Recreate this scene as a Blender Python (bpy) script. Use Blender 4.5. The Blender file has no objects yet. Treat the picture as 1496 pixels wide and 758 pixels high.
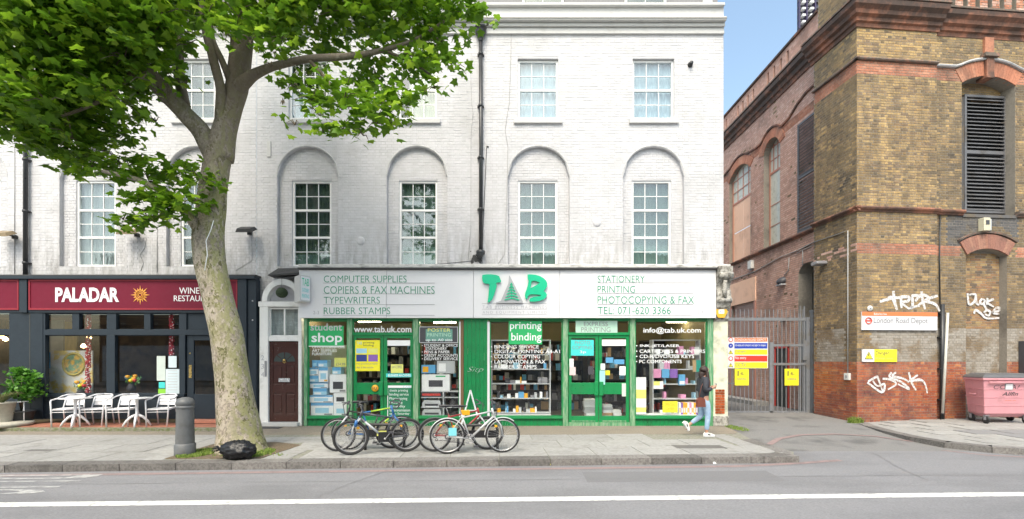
import bpy, math, random
import numpy as np
from mathutils import Vector, Matrix
random.seed(7); rng = np.random.default_rng(7)
S = bpy.context.scene
COL = S.collection
R = math.radians
# ---------------------------------------------------------------- camera
F = 680.0; CX = 744.0; HY = 527.0; EYE = 1.745
cam = bpy.data.objects.new('camera', bpy.data.cameras.new('camera')); COL.objects.link(cam); S.camera = cam
cam.location = (0, 0, EYE); cam.rotation_euler = (R(90), 0, 0)
cam.data.sensor_width = 36; cam.data.lens = 36*F/1496
cam.data.shift_y = (HY-379)/1496; cam.data.shift_x = (748-CX)/1496
cam.data.clip_end = 3000; cam.data.clip_start = 0.05
# ---------------------------------------------------------------- sky, sun, exposure
SUN_EL, SUN_AZ = 54, 196          # azimuth: direction the sun stands in, measured from +Y clockwise
w = bpy.data.worlds.new('World'); S.world = w; w.use_nodes = True
nt = w.node_tree; sky = nt.nodes.new('ShaderNodeTexSky'); sky.sky_type = 'NISHITA'; sky.sun_disc = False
sky.sun_elevation = R(SUN_EL); sky.sun_rotation = R(SUN_AZ); sky.air_density = 1.0; sky.dust_density = 3.5; sky.ozone_density = 0.2
bg = nt.nodes['Background']; tn = nt.nodes.new('ShaderNodeMix'); tn.data_type = 'RGBA'; tn.blend_type = 'MULTIPLY'; tn.inputs[0].default_value = 1; tn.inputs[7].default_value = (1.09, 1.115, 1.0, 1); nt.links.new(sky.outputs[0], tn.inputs[6]); nt.links.new(tn.outputs[2], bg.inputs[0]); bg.inputs[1].default_value = 0.15
sd = bpy.data.lights.new('sun', 'SUN'); sd.energy = .85; sd.angle = R(22); sd.color = (1, .955, .88)
so = bpy.data.objects.new('sun', sd); COL.objects.link(so)
dv = Vector((math.sin(R(SUN_AZ))*math.cos(R(SUN_EL)), math.cos(R(SUN_AZ))*math.cos(R(SUN_EL)), math.sin(R(SUN_EL))))
so.rotation_euler = dv.to_track_quat('Z', 'Y').to_euler(); so.location = (0, 0, 30)
S.view_settings.view_transform = 'Standard'; S.view_settings.look = 'None'
S.view_settings.exposure = 1.25; S.view_settings.gamma = 1
S.render.engine = 'CYCLES'; S.render.resolution_x = 1024; S.render.resolution_y = 519
S.cycles.max_bounces = 8; S.cycles.transparent_max_bounces = 12

def fx(px, Y): return (px-CX)*Y/F
def fz(py, Y): return EYE-(py-HY)*Y/F

# ---------------------------------------------------------------- materials
MAT = {}
def nd(t, ty, **k):
    n = t.nodes.new('ShaderNode'+ty)
    for a, b in k.items(): setattr(n, a, b)
    return n
def pm(name, col, rough=.6, var=.12, scale=6, bump=0, bscale=60, metal=0, col2=None, ramp=None, spec=.5, obj_rand=0.0, detail=6, c2pos=(.45, .6), coat=0, emit=0, grime=None, gscale=1.2, gpos=(.5, .7), trans=0, stretch=None):
    """procedural principled material: noise between shades, optional patches, per-island/object tone, grime and relief"""
    if name in MAT: return MAT[name]
    m = bpy.data.materials.new(name); m.use_nodes = True; t = m.node_tree; L = t.links
    b = t.nodes['Principled BSDF']; b.inputs['Roughness'].default_value = rough; b.inputs['Metallic'].default_value = metal
    b.inputs['Specular IOR Level'].default_value = spec; b.inputs['Coat Weight'].default_value = coat
    tc = nd(t, 'NewGeometry'); vec = tc.outputs['Position']
    if stretch:
        mp = nd(t, 'Mapping'); mp.inputs['Scale'].default_value = stretch; L.new(vec, mp.inputs[0]); vec = mp.outputs[0]
    def noise(s, d=6):
        n = nd(t, 'TexNoise'); n.inputs['Scale'].default_value = s; n.inputs['Detail'].default_value = d; n.inputs['Roughness'].default_value = .62
        L.new(vec, n.inputs['Vector']); return n.outputs['Fac']
    def mix(f, a, c, mode='MIX'):
        x = nd(t, 'Mix', data_type='RGBA', blend_type=mode)
        for s, v in ((0, f), (6, a), (7, c)):
            if hasattr(v, 'is_output'): L.new(v, x.inputs[s])
            elif s == 0: x.inputs[0].default_value = v
            else: x.inputs[s].default_value = (*v, 1)
        return x.outputs[2]
    def mr(v, a, c, lo=0., hi=1.):
        x = nd(t, 'MapRange'); x.inputs[1].default_value = a; x.inputs[2].default_value = c; x.inputs[3].default_value = lo; x.inputs[4].default_value = hi
        L.new(v, x.inputs[0]); return x.outputs[0]
    base = col
    if ramp:
        g = nd(t, 'NewGeometry'); oi = nd(t, 'ObjectInfo'); ad = nd(t, 'Math', operation='ADD'); fr = nd(t, 'Math', operation='FRACT')
        L.new(g.outputs['Random Per Island'], ad.inputs[0]); L.new(oi.outputs['Random'], ad.inputs[1]); L.new(ad.outputs[0], fr.inputs[0])
        r = nd(t, 'ValToRGB'); r.color_ramp.interpolation = 'LINEAR'
        e = r.color_ramp.elements
        for i, (p, c) in enumerate(ramp):
            x = e[i] if i < 2 else e.new(p)
            x.position = p; x.color = (*c, 1)
        L.new(fr.outputs[0], r.inputs[0]); base = r.outputs[0]
    if col2: base = mix(mr(noise(scale*.8, 5), *c2pos), base, col2)
    if grime: base = mix(mr(noise(gscale, 8), *gpos, 0, .85), base, grime)
    v = mr(noise(scale, detail), .25, .75, 1-var, 1+var)
    cb = nd(t, 'CombineColor'); [L.new(v, cb.inputs[i]) for i in range(3)]
    base = mix(1.0, base, cb.outputs[0], 'MULTIPLY')
    if obj_rand:
        oi = nd(t, 'ObjectInfo'); v = mr(oi.outputs['Random'], 0, 1, 1-obj_rand, 1+obj_rand)
        cb = nd(t, 'CombineColor'); [L.new(v, cb.inputs[i]) for i in range(3)]
        base = mix(1.0, base, cb.outputs[0], 'MULTIPLY')
    L.new(base, b.inputs['Base Color'])
    L.new(mr(noise(scale*2.3, 4), .3, .7, max(0, rough-.1), min(1, rough+.1)), b.inputs['Roughness'])
    if emit: b.inputs['Emission Color'].default_value = (*col, 1); b.inputs['Emission Strength'].default_value = emit
    if bump:
        bp = nd(t, 'Bump'); bp.inputs['Strength'].default_value = min(1, bump); bp.inputs['Distance'].default_value = .01
        L.new(noise(bscale, 5), bp.inputs['Height']); L.new(bp.outputs[0], b.inputs['Normal'])
    if trans:
        tr = nd(t, 'BsdfTranslucent'); L.new(base, tr.inputs[0]); ms = nd(t, 'MixShader'); ms.inputs[0].default_value = trans
        L.new(b.outputs[0], ms.inputs[1]); L.new(tr.outputs[0], ms.inputs[2]); L.new(ms.outputs[0], t.nodes['Material Output'].inputs[0])
    MAT[name] = m; return m
def glass(name, tint=(.9, .95, .93), ior=1.5, rough=.0, wob=0.0):
    if name in MAT: return MAT[name]
    m = bpy.data.materials.new(name); m.use_nodes = True; t = m.node_tree; L = t.links
    t.nodes.remove(t.nodes['Principled BSDF'])
    tr = nd(t, 'BsdfTransparent'); tr.inputs[0].default_value = (*tint, 1)
    gl = nd(t, 'BsdfGlossy'); gl.inputs['Roughness'].default_value = rough; gl.inputs[0].default_value = (.95, .97, 1, 1)
    lw = nd(t, 'LayerWeight'); lw.inputs[0].default_value = .5; pw = nd(t, 'Math', operation='POWER'); pw.inputs[1].default_value = 4.2; L.new(lw.outputs['Facing'], pw.inputs[0]); fr = nd(t, 'MapRange'); fr.inputs[3].default_value = ((ior-1)/(ior+1))**2*1.15; fr.inputs[4].default_value = .9; L.new(pw.outputs[0], fr.inputs[0])
    if wob:
        n = nd(t, 'TexNoise'); n.inputs['Scale'].default_value = 2.2; n.inputs['Detail'].default_value = 1
        tc = nd(t, 'TexCoord'); L.new(tc.outputs['Object'], n.inputs[0]); bp = nd(t, 'Bump'); bp.inputs['Strength'].default_value = wob; bp.inputs['Distance'].default_value = .02
        L.new(n.outputs[0], bp.inputs['Height']); L.new(bp.outputs[0], gl.inputs['Normal'])
    ms = nd(t, 'MixShader'); L.new(fr.outputs[0], ms.inputs[0]); L.new(tr.outputs[0], ms.inputs[1]); L.new(gl.outputs[0], ms.inputs[2])
    L.new(ms.outputs[0], t.nodes['Material Output'].inputs[0]); MAT[name] = m; return m
def flat(name, col, rough=.5, **k): return pm(name, col, rough, var=k.pop('var', .04), **k)

# ---------------------------------------------------------------- mesh builder
ORG = {}
def org(p):
    return ORG.get(p.name, Vector((0, 0, 0))) if p else Vector((0, 0, 0))
def link(o, parent=None):
    COL.objects.link(o)
    if parent: o.parent = parent
    ORG[o.name] = org(parent); return o
def tag(o, label=None, cat=None, group=None, kind=None):
    if label: o['label'] = label
    if cat: o['category'] = cat
    if group: o['group'] = group
    if kind: o['kind'] = kind
    return o
def thing(name, label, cat, loc=(0, 0, 0), rz=0, group=None, local=False):
    o = bpy.data.objects.new(name, None); COL.objects.link(o); o.location = loc; o.rotation_euler = (0, 0, rz); o.empty_display_size = .1
    ORG[o.name] = Vector((0, 0, 0)) if local else Vector(loc)
    return tag(o, label, cat, group)
class MB:
    def __init__(s): s.v = []; s.f = []; s.m = []; s.sm = []; s.cur = 0; s.smooth = False
    def add(s, vs, fs):
        o = len(s.v); s.v += [tuple(p) for p in vs]
        for f in fs: s.f.append(tuple(i+o for i in f)); s.m.append(s.cur); s.sm.append(s.smooth)
        return s
    def box(s, x0, x1, y0, y1, z0, z1):
        return s.add([(x, y, z) for x in (x0, x1) for y in (y0, y1) for z in (z0, z1)],
                     [(0, 1, 3, 2), (4, 6, 7, 5), (0, 4, 5, 1), (2, 3, 7, 6), (0, 2, 6, 4), (1, 5, 7, 3)])
    def bar(s, a, b, w, d=None, up=(0, 0, 1)):
        a = Vector(a); b = Vector(b); d = d or w; t = (b-a).normalized(); u = Vector(up)
        if abs(t.dot(u)) > .98: u = Vector((0, 1, 0))
        r = t.cross(u).normalized()*w/2; u = r.cross(t).normalized()*d/2
        return s.add([a-r-u, a-r+u, a+r+u, a+r-u, b-r-u, b-r+u, b+r+u, b+r-u], [(0, 1, 2, 3), (7, 6, 5, 4), (0, 4, 5, 1), (1, 5, 6, 2), (2, 6, 7, 3), (3, 7, 4, 0)])
    def tube(s, pts, r, n=8, cap=True, sy=1.0):
        pts = [Vector(p) for p in pts]; rs = r if isinstance(r, (list, tuple)) else [r]*len(pts)
        rings = []; ref = None
        for i, p in enumerate(pts):
            t = (pts[min(i+1, len(pts)-1)]-pts[max(i-1, 0)]).normalized()
            if ref is None:
                ref = Vector((0, 0, 1)) if abs(t.z) < .9 else Vector((1, 0, 0))
            ref = (ref-t*ref.dot(t)).normalized(); q = t.cross(ref)
            rings.append([p+(ref*math.cos(2*math.pi*k/n)*sy+q*math.sin(2*math.pi*k/n))*rs[i] for k in range(n)])
        vs = [v for rg in rings for v in rg]; fs = []
        for i in range(len(pts)-1):
            for k in range(n): fs.append((i*n+k, i*n+(k+1) % n, (i+1)*n+(k+1) % n, (i+1)*n+k))
        if cap: fs += [tuple(range(n))[::-1], tuple(range((len(pts)-1)*n, len(pts)*n))]
        o = s.smooth; s.smooth = True; s.add(vs, fs); s.smooth = o; return s
    def lathe(s, prof, c=(0, 0, 0), n=20, axis='z'):
        vs = []; fs = []; m = len(prof)
        for k in range(n):
            a = 2*math.pi*k/n
            for r, z in prof:
                p = (r*math.cos(a), r*math.sin(a), z)
                if axis == 'y': p = (p[0], p[2], p[1])
                if axis == 'x': p = (p[2], p[0], p[1])
                vs.append((p[0]+c[0], p[1]+c[1], p[2]+c[2]))
        for k in range(n):
            for i in range(m-1):
                a, b = k*m+i, ((k+1) % n)*m+i
                fs.append((a, b, b+1, a+1))
        o = s.smooth; s.smooth = True; s.add(vs, fs); s.smooth = o; return s
    def prism(s, poly, y0, y1, tf=None):
        """polygon in (x,z) from depth y0 to y1"""
        n = len(poly); vs = [(x, y0, z) for x, z in poly]+[(x, y1, z) for x, z in poly]
        if tf: vs = [tf(v) for v in vs]
        return s.add(vs, [tuple(range(n)), tuple(range(n, 2*n))[::-1]]+[(i, (i+1) % n, n+(i+1) % n, n+i) for i in range(n)])
    def torus(s, c, Rr, r, n=32, k=8, axis='y', a0=0, a1=2*math.pi):
        full = abs(a1-a0-2*math.pi) < 1e-6; N = n if full else n+1; vs = []; fs = []
        for i in range(N):
            a = a0+(a1-a0)*i/n
            for j in range(k):
                b = 2*math.pi*j/k; q = Rr+r*math.cos(b); h = r*math.sin(b)
                p = (q*math.cos(a), h, q*math.sin(a)) if axis == 'y' else (q*math.cos(a), q*math.sin(a), h)
                vs.append((p[0]+c[0], p[1]+c[1], p[2]+c[2]))
        for i in range(n):
            i2 = (i+1) % N
            for j in range(k): fs.append((i*k+j, i*k+(j+1) % k, i2*k+(j+1) % k, i2*k+j))
        o = s.smooth; s.smooth = True; s.add(vs, fs); s.smooth = o; return s
    def mesh(s, name, mats, off=None):
        me = bpy.data.meshes.new(name)
        v = np.array(s.v, dtype=np.float32).reshape(-1, 3)
        if off is not None: v = v-np.array(off, dtype=np.float32)
        me.from_pydata(v.tolist(), [], s.f)
        mats = mats if isinstance(mats, (list, tuple)) else [mats]
        for m in mats: me.materials.append(m)
        me.polygons.foreach_set('material_index', s.m); me.polygons.foreach_set('use_smooth', s.sm); me.update(); return me
    def build(s, name, mats, parent=None, label=None, cat=None, group=None, kind=None, bevel=0):
        o = bpy.data.objects.new(name, s.mesh(name, mats, org(parent))); link(o, parent); tag(o, label, cat, group, kind)
        if bevel:
            b = o.modifiers.new('bevel', 'BEVEL'); b.width = bevel; b.segments = 2; b.limit_method = 'ANGLE'; b.harden_normals = False
        return o
def bx(name, mats, parent, *a, **k): return MB().box(*a).build(name, mats, parent, **k)
def children(o): return list(o.children)
def copy_tree(o, parent=None):
    c = o.copy(); COL.objects.link(c); c.parent = parent
    for ch in o.children: copy_tree(ch, c)
    return c
UNIT = MB().box(-.5, .5, -.5, .5, -.5, .5).mesh('unit_block', [])
PIECE = {}
def piece(name, mat, parent, c, size, rot=None, bevelled=True):
    """one small block as an object of its own, sharing mesh data per material"""
    if mat.name not in PIECE:
        mb = MB(); e = .5; h = .44
        mb.box(-e, e, -.5, .5, -e, e); PIECE[mat.name] = mb.mesh(name, mat)
    o = bpy.data.objects.new(name, PIECE[mat.name]); link(o, parent); o.location = Vector(c)-org(parent); o.scale = size
    if rot: o.rotation_euler = rot
    return o
# ---------------------------------------------------------------- text
TXT = []
def text(body, rect, Y, mat, parent=None, name='lettering', bold=0.0, depth=.004, tf=None, label=None, cat=None, shear=0, keep=False, spacing=1.0):
    """rect = (x0,x1,z0,z1) metres that the text fills, on plane Y (front face), or placed by tf(x,y,z)"""
    c = bpy.data.curves.new('txt', 'FONT'); c.body = body; c.offset = bold; c.resolution_u = 3; c.shear = shear; c.space_character = spacing
    o = bpy.data.objects.new('txt', c); COL.objects.link(o)
    TXT.append((o, rect, Y, mat, parent, name, depth, tf, label, cat, keep))
def flush_text():
    bpy.context.view_layer.update(); dg = bpy.context.evaluated_depsgraph_get()
    for o, rect, Y, mat, parent, name, depth, tf, label, cat, keep in TXT:
        me = bpy.data.meshes.new_from_object(o.evaluated_get(dg))
        n = len(me.vertices); co = np.empty(n*3, np.float32); me.vertices.foreach_get('co', co); co = co.reshape(-1, 3)
        fs = [tuple(p.vertices) for p in me.polygons]
        lo = co.min(0); hi = co.max(0); sx = (rect[1]-rect[0])/(hi[0]-lo[0]); sz = (rect[3]-rect[2])/(hi[1]-lo[1])
        if keep: sx = sz = min(sx, sz)
        X = rect[0]+(co[:, 0]-lo[0])*sx; Z = rect[2]+(co[:, 1]-lo[1])*sz
        if keep: X += (rect[1]-rect[0]-(hi[0]-lo[0])*sx)/2; Z += (rect[3]-rect[2]-(hi[1]-lo[1])*sz)/2
        mb = MB(); edges = {}
        vs = [(X[i], Y, Z[i]) for i in range(n)]+[(X[i], Y+depth, Z[i]) for i in range(n)]
        fb = list(fs)
        if depth > .006:
            for f in fs:
                for a, b in zip(f, f[1:]+f[:1]):
                    k = (min(a, b), max(a, b)); edges[k] = edges.get(k, 0)+1
            fb += [(a, b, b+n, a+n) for (a, b), q in edges.items() if q == 1]
        else: vs = vs[:n]
        if tf: vs = [tf(v) for v in vs]
        mb.add(vs, fb); mb.build(name, mat, parent, label=label, cat=cat)
        bpy.data.meshes.remove(me); c = o.data; bpy.data.objects.remove(o); bpy.data.curves.remove(c)
    TXT.clear()
# ---------------------------------------------------------------- walls with openings
class Frame:
    """wall plane: u along, d into the wall, z up"""
    def __init__(s, o, ang, flip=False):
        s.o = Vector(o); s.U = Vector((math.cos(ang), math.sin(ang), 0)); s.N = Vector((-math.sin(ang), math.cos(ang), 0))
        if flip: s.N = -s.N
        s.ang = ang
    def P(s, u, d, z): return s.o+s.U*u+s.N*d+Vector((0, 0, z))
def hole_iv(h, z):
    """interval (u0,u1) of hole at height z or None; hole=(uc,hw,z0,zs,rise)"""
    uc, hw, z0, zs, rise = h
    if z < z0 or z > zs+rise: return None
    if z <= zs or rise <= 0: return (uc-hw, uc+hw)
    r = (hw*hw+rise*rise)/(2*rise); cz = zs+rise-r; q = r*r-(z-cz)**2
    if q <= 0: return None
    w_ = math.sqrt(q); return (uc-w_, uc+w_)
def hole_top(h, u):
    uc, hw, z0, zs, rise = h
    if rise <= 0: return zs
    r = (hw*hw+rise*rise)/(2*rise); cz = zs+rise-r; return cz+math.sqrt(max(0, r*r-(u-uc)**2))
def rect_hole(u0, u1, z0, z1): return ((u0+u1)/2, (u1-u0)/2, z0, z1, 0)
def wall(mb, fr, u0, u1, z0, z1, holes, d=0, reveal=None):
    """backing sheet of a wall with openings and their reveals (reveal = depth per hole)"""
    xs = {u0, u1}
    for h in holes:
        n = 14 if h[4] > 0 else 1
        for k in range(n+1): xs.add(min(u1, max(u0, h[0]-h[1]+2*h[1]*k/n)))
    xs = sorted(xs)
    for a, b in zip(xs, xs[1:]):
        if b-a < 1e-5: continue
        m = (a+b)/2; hs = sorted([h for h in holes if abs(m-h[0]) < h[1]], key=lambda h: h[2]); za = zb = z0
        for h in hs:
            if h[2] > za+1e-4: mb.add([fr.P(a, d, za), fr.P(b, d, zb), fr.P(b, d, h[2]), fr.P(a, d, h[2])], [(0, 1, 2, 3)])
            za, zb = hole_top(h, a), hole_top(h, b)
        if z1 > za+1e-4: mb.add([fr.P(a, d, za), fr.P(b, d, zb), fr.P(b, d, z1), fr.P(a, d, z1)], [(0, 1, 2, 3)])
    for i, h in enumerate(holes):
        rv = reveal[i] if isinstance(reveal, list) else reveal
        if not rv: continue
        uc, hw, a, zs, rise = h; n = 14 if rise > 0 else 1
        pts = [(uc-hw, a), (uc-hw, zs)]+[(uc-hw+2*hw*k/n, hole_top(h, uc-hw+2*hw*k/n)) for k in range(1, n)]+[(uc+hw, zs), (uc+hw, a)]
        for (p, q), (r_, t) in zip(pts, pts[1:]+pts[:1]):
            mb.add([fr.P(p, d, q), fr.P(r_, d, t), fr.P(r_, d+rv, t), fr.P(p, d+rv, q)], [(0, 1, 2, 3)])
def bricks(fr, areas, holes, matfn, d=0, proud=.006, L=.225, H=.075, joint=.01, jit=.0015, bond='flemish'):
    """list of (u0,u1,z0,z1,depth offset,mat index); clipped against openings"""
    out = []
    for (u0, u1, z0, z1) in areas:
        k = int(math.floor(z0/H))
        while k*H < z1-.02:
            za, zb = max(k*H, z0), min((k+1)*H-joint, z1); zm = (za+zb)/2
            if zb-za < .02: k += 1; continue
            iv = [(u0, u1)]
            for h in holes:
                for zz in (za+.01, zb-.01):
                    q = hole_iv(h, zz)
                    if q:
                        nv = []
                        for a, b in iv:
                            if q[1] <= a or q[0] >= b: nv.append((a, b)); continue
                            if q[0] > a: nv.append((a, q[0]))
                            if q[1] < b: nv.append((q[1], b))
                        iv = nv
            for a, b in iv:
                if bond == 'english': pitch = [L] if k % 2 else [L/2]; st = math.floor(a/L)*L-(0 if k % 2 else L/4)
                else: pitch = [L, L/2]; st = math.floor(a/(1.5*L))*1.5*L-(k % 2)*.75*L
                u = st; i = 0
                while u < b:
                    w_ = pitch[i % len(pitch)]; i += 1; p, q = max(u, a), min(u+w_-joint, b); u += w_
                    if q-p > .025: out.append((p, q, za, zb, random.uniform(-jit, jit)+proud, matfn((p+q)/2, zm)))
            k += 1
    return [(fr, d)+o for o in out]
def lay(bl, mats, parent, nparts=300, see=None, name='brick'):
    """the nparts bricks that show largest become parts, the rest one mesh"""
    def score(b):
        fr, d, p, q, za, zb, pr, mi = b; c = fr.P((p+q)/2, d, (za+zb)/2)
        px = CX+F*c.x/c.y; py = HY-F*(c.z-EYE)/c.y
        if px < 0 or px > 1496 or py < 0 or py > 758 or (see and not see(px, py)): return -1
        return (q-p)*abs(fr.N.dot((c-Vector((0, 0, EYE))).normalized()))*(zb-za)/((c.x**2+c.y**2))*1000
    sc = [(score(b), i) for i, b in enumerate(bl)]; sc.sort(reverse=True)
    top = set(i for s_, i in sc[:nparts] if s_ > 0)
    mb = MB()
    for i, (fr, d, p, q, za, zb, pr, mi) in enumerate(bl):
        if i in top:
            c = fr.P((p+q)/2, d+.015-pr/2, (za+zb)/2)
            piece(name, mats[mi], parent, c, (q-p, .03+pr, zb-za), (0, 0, fr.ang))
        else:
            mb.cur = mi; e = .004
            vs = [fr.P(p, d, za), fr.P(q, d, za), fr.P(q, d, zb), fr.P(p, d, zb), fr.P(p+e, d-pr, za+e), fr.P(q-e, d-pr, za+e), fr.P(q-e, d-pr, zb-e), fr.P(p+e, d-pr, zb-e)]
            mb.add(vs, [(4, 5, 6, 7), (0, 1, 5, 4), (1, 2, 6, 5), (2, 3, 7, 6), (3, 0, 4, 7)])
    return mb.build(name+'work', mats, parent, kind='stuff')
# ================================================================ THE GROUND
M_asphalt = pm('asphalt', (.20, .20, .212), .9, var=.25, scale=90, col2=(.23, .23, .24), c2pos=(.45, .6), bump=.5, bscale=160, grime=(.145, .145, .152), gscale=.6, gpos=(.46, .66), stretch=(.35, 1, 1))
M_road2 = pm('worn_asphalt', (.18, .177, .177), .9, var=.2, scale=60, col2=(.215, .21, .2), bump=.5, bscale=140, grime=(.10, .10, .10), gscale=.9, gpos=(.52, .66))
M_white = pm('road_paint', (.72, .72, .70), .7, var=.08, scale=30, grime=(.30, .30, .30), gscale=11, gpos=(.5, .66))
M_red = pm('red_line_paint', (.27, .195, .19), .8, var=.15, scale=25, grime=(.17, .14, .14), gscale=4, gpos=(.5, .7))
M_kerb = pm('kerb_granite', (.19, .18, .17), .8, var=.22, scale=30, col2=(.13, .12, .115), bump=.5, bscale=90, obj_rand=.25, grime=(.10, .095, .09), gscale=3)
M_slab = pm('paving_slab', (.32, .318, .31), .85, var=.1, scale=14, col2=(.28, .275, .26), bump=.3, bscale=120, obj_rand=.09, grime=(.2, .192, .178), gscale=2.2, gpos=(.52, .72))
M_joint = pm('paving_bed', (.25, .24, .215), .95, var=.2, scale=20, col2=(.18, .19, .13))
M_concrete = pm('paving_concrete', (.315, .31, .30), .88, var=.12, scale=10, col2=(.27, .265, .25), bump=.3, bscale=90, grime=(.24, .23, .21), gscale=1.4, gpos=(.55, .75))
M_tarstrip = pm('forecourt_surface', (.26, .225, .18), .95, var=.28, scale=40, col2=(.20, .17, .135), bump=.7, bscale=110, grime=(.19, .165, .14), gscale=1.5)
M_earth = pm('tree_pit_earth', (.16, .12, .08), .95, var=.3, scale=25, col2=(.10, .08, .05), bump=1, bscale=60)
M_ground = pm('far_ground', (.2, .2, .19), .95)
bx('ground', M_ground, None, -400, 400, -300, 900, -1.2, -.30, kind='structure')
def kerbY(X): return 7.757+.0547*(X+8.49)
def sy(x, y):      # height of the side road
    t = min(1, max(0, (y-9.6)/3.6)); return -.12+.115*t*t*(3-2*t)+(.07 if y > 15 else .07*max(0, (y-13.2)/1.8))
def sheet(name, mat, x0, x1, y0, y1, h, nx, ny, kind='structure'):
    mb = MB(); vs = [(x0+(x1-x0)*i/nx, y0+(y1-y0)*j/ny) for j in range(ny+1) for i in range(nx+1)]
    mb.smooth = True
    mb.add([(x, y, h(x, y)) for x, y in vs], [(j*(nx+1)+i, j*(nx+1)+i+1, (j+1)*(nx+1)+i+1, (j+1)*(nx+1)+i) for j in range(ny) for i in range(nx)])
    return mb.build(name, mat, kind=kind)
sheet('road', M_asphalt, -80, 80, -8.5, 9.6, lambda x, y: -.12, 60, 10)
sheet('side_road', M_road2, 4.6, 12.5, 9.6, 60, sy, 16, 120)
# resurfaced patches, drawn as thin sheets of asphalt
MB().add([(5.0, 9.62, sy(5, 9.62)+.004), (5.45, 11.2, sy(5, 11.2)+.004), (9.4, 11.6, sy(5, 11.6)+.004), (9.2, 10.4, sy(5, 10.4)+.004), (9.6, 9.62, sy(5, 9.62)+.004)], [(0, 1, 2, 3, 4)])
# cracks, tar seams and a patch in the asphalt
M_tar = pm('tar_seam', (.13, .13, .133), .6, var=.2, scale=20); M_patch = pm('asphalt_patch', (.175, .174, .182), .9, var=.2, scale=90, bump=.5, bscale=160)
for q_, (cx0, cy0, cx1, cy1) in enumerate(((-9, 7.0, 10, 7.75), (-4, 5.2, 9, 5.5), (6.5, 7.2, 7.3, 9.4), (-2.6, 6.35, -2.2, 8.0))):
    mb = MB(); n_ = 46; l_ = []; r_ = []; yy = 0
    for i in range(n_+1):
        f = i/n_; yy += random.uniform(-.02, .02); w_ = random.uniform(.002, .010); ddx, ddy = cx1-cx0, cy1-cy0; ll = math.hypot(ddx, ddy); nx, ny = -ddy/ll, ddx/ll
        l_.append((cx0+ddx*f+nx*(yy+w_), cy0+ddy*f+ny*(yy+w_), -.1175)); r_.append((cx0+ddx*f+nx*(yy-w_), cy0+ddy*f+ny*(yy-w_), -.1175))
    mb.add(l_+r_, [(i, i+1, n_+2+i, n_+1+i) for i in range(n_)]); mb.build('asphalt_crack', M_tar, kind='structure')
MB().add([(1.2, 7.15, -.1185), (4.3, 7.22, -.1185), (4.35, 7.9, -.1185), (1.22, 7.8, -.1185)], [(0, 1, 2, 3)]).build('asphalt_patch', M_patch, kind='structure')
MB().add([(-7.5, 4.3, -.1185), (-5.2, 4.3, -.1185), (-5.2, 5.3, -.1185), (-7.5, 5.25, -.1185)], [(0, 1, 2, 3)]).build('asphalt_patch', M_patch, kind='structure')
# white lane line
def strip(name, mat, pts, wd, z, parent=None, kind='structure'):
    mb = MB(); L_ = []; Rr = []
    for i, p in enumerate(pts):
        a = Vector(pts[max(0, i-1)]); b = Vector(pts[min(len(pts)-1, i+1)]); t = (b-a).normalized(); n = Vector((-t.y, t.x))
        zz = z if not callable(z) else z(p[0], p[1])
        L_.append((p[0]+n.x*wd/2, p[1]+n.y*wd/2, zz)); Rr.append((p[0]-n.x*wd/2, p[1]-n.y*wd/2, zz))
    n = len(pts); mb.add(L_+Rr, [(i, i+1, n+i+1, n+i) for i in range(n-1)]); return mb.build(name, mat, parent, kind=kind)
strip('lane_line', M_white, [(-60, 6.01-.0349*53.4), (0, 6.255), (60, 6.01+.0349*66.6)], .19, -.116)
strip('red_route_line', M_red, [(-60, kerbY(-60)-.22)]+[(x, kerbY(x)-.22) for x in range(-9, 5)]+[(4.6, 8.33), (5.3, 8.47), (6.2, 8.72)], .13, -.116)
strip('red_route_line', M_red, [(5.75+.0, 10.3), (6.3, 10.9), (7.1, 11.35), (8.0, 11.45), (8.8, 11.2), (9.2, 10.6)], .14, lambda x, y: sy(x, y)+.006)
strip('red_route_line', M_red, [(9.0, 9.7), (9.4, 9.2), (10.4, 8.85), (13, 8.8), (30, 9.6)], .1, -.116)
# bus lane lettering, read by drivers heading right
M_faint = pm('worn_road_paint', (.46, .46, .45), .75, var=.12, scale=20, grime=(.22, .22, .225), gscale=8, gpos=(.42, .6))
text('BUS', (0, 1.12, 0, 3.6), 0, M_faint, None, name='road_lettering', depth=0, bold=-.01, label='white BUS lane lettering painted on the road at the far left',
     tf=lambda v: (-10.2+v[2], 7.52-v[0]+.03*(v[2]), -.1155))
# ---- pavement in front of the shops
pav = thing('pavement', None, None, (0, 10, 0)); pav['kind'] = 'structure'
def prismz(mb, poly, z0, z1):
    n = len(poly); zs = z1 if callable(z1) else (lambda x, y: z1)
    vs = [(x, y, z0) for x, y in poly]+[(x, y, zs(x, y)) for x, y in poly]
    return mb.add(vs, [tuple(range(n))[::-1], tuple(range(n, 2*n))]+[(i, (i+1) % n, n+(i+1) % n, n+i) for i in range(n)])
edge = [(5.32, 8.72), (5.47, 8.95), (5.45, 9.6), (5.42, 10.5), (5.6, 11.4), (5.75, 12.3), (5.8, 12.9)]
poly = [(-60, kerbY(-60)+.04)]+[(x, kerbY(x)+.04) for x in (-10, 4.5)]+[(5.0, 8.58)]+edge+[(5.8, 13.6), (-60, 13.6)]
prismz(MB(), poly, -.3, -.008).build('paving_bed', M_joint, pav)
prismz(MB(), [(-60, 11.02), (-2.0, 11.0), (5.40, 11.15), (5.6, 11.4), (5.75, 12.3), (5.8, 12.9), (5.8, 13.6), (-60, 13.6)], -.2, -.001).build('forecourt', M_tarstrip, pav)
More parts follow.
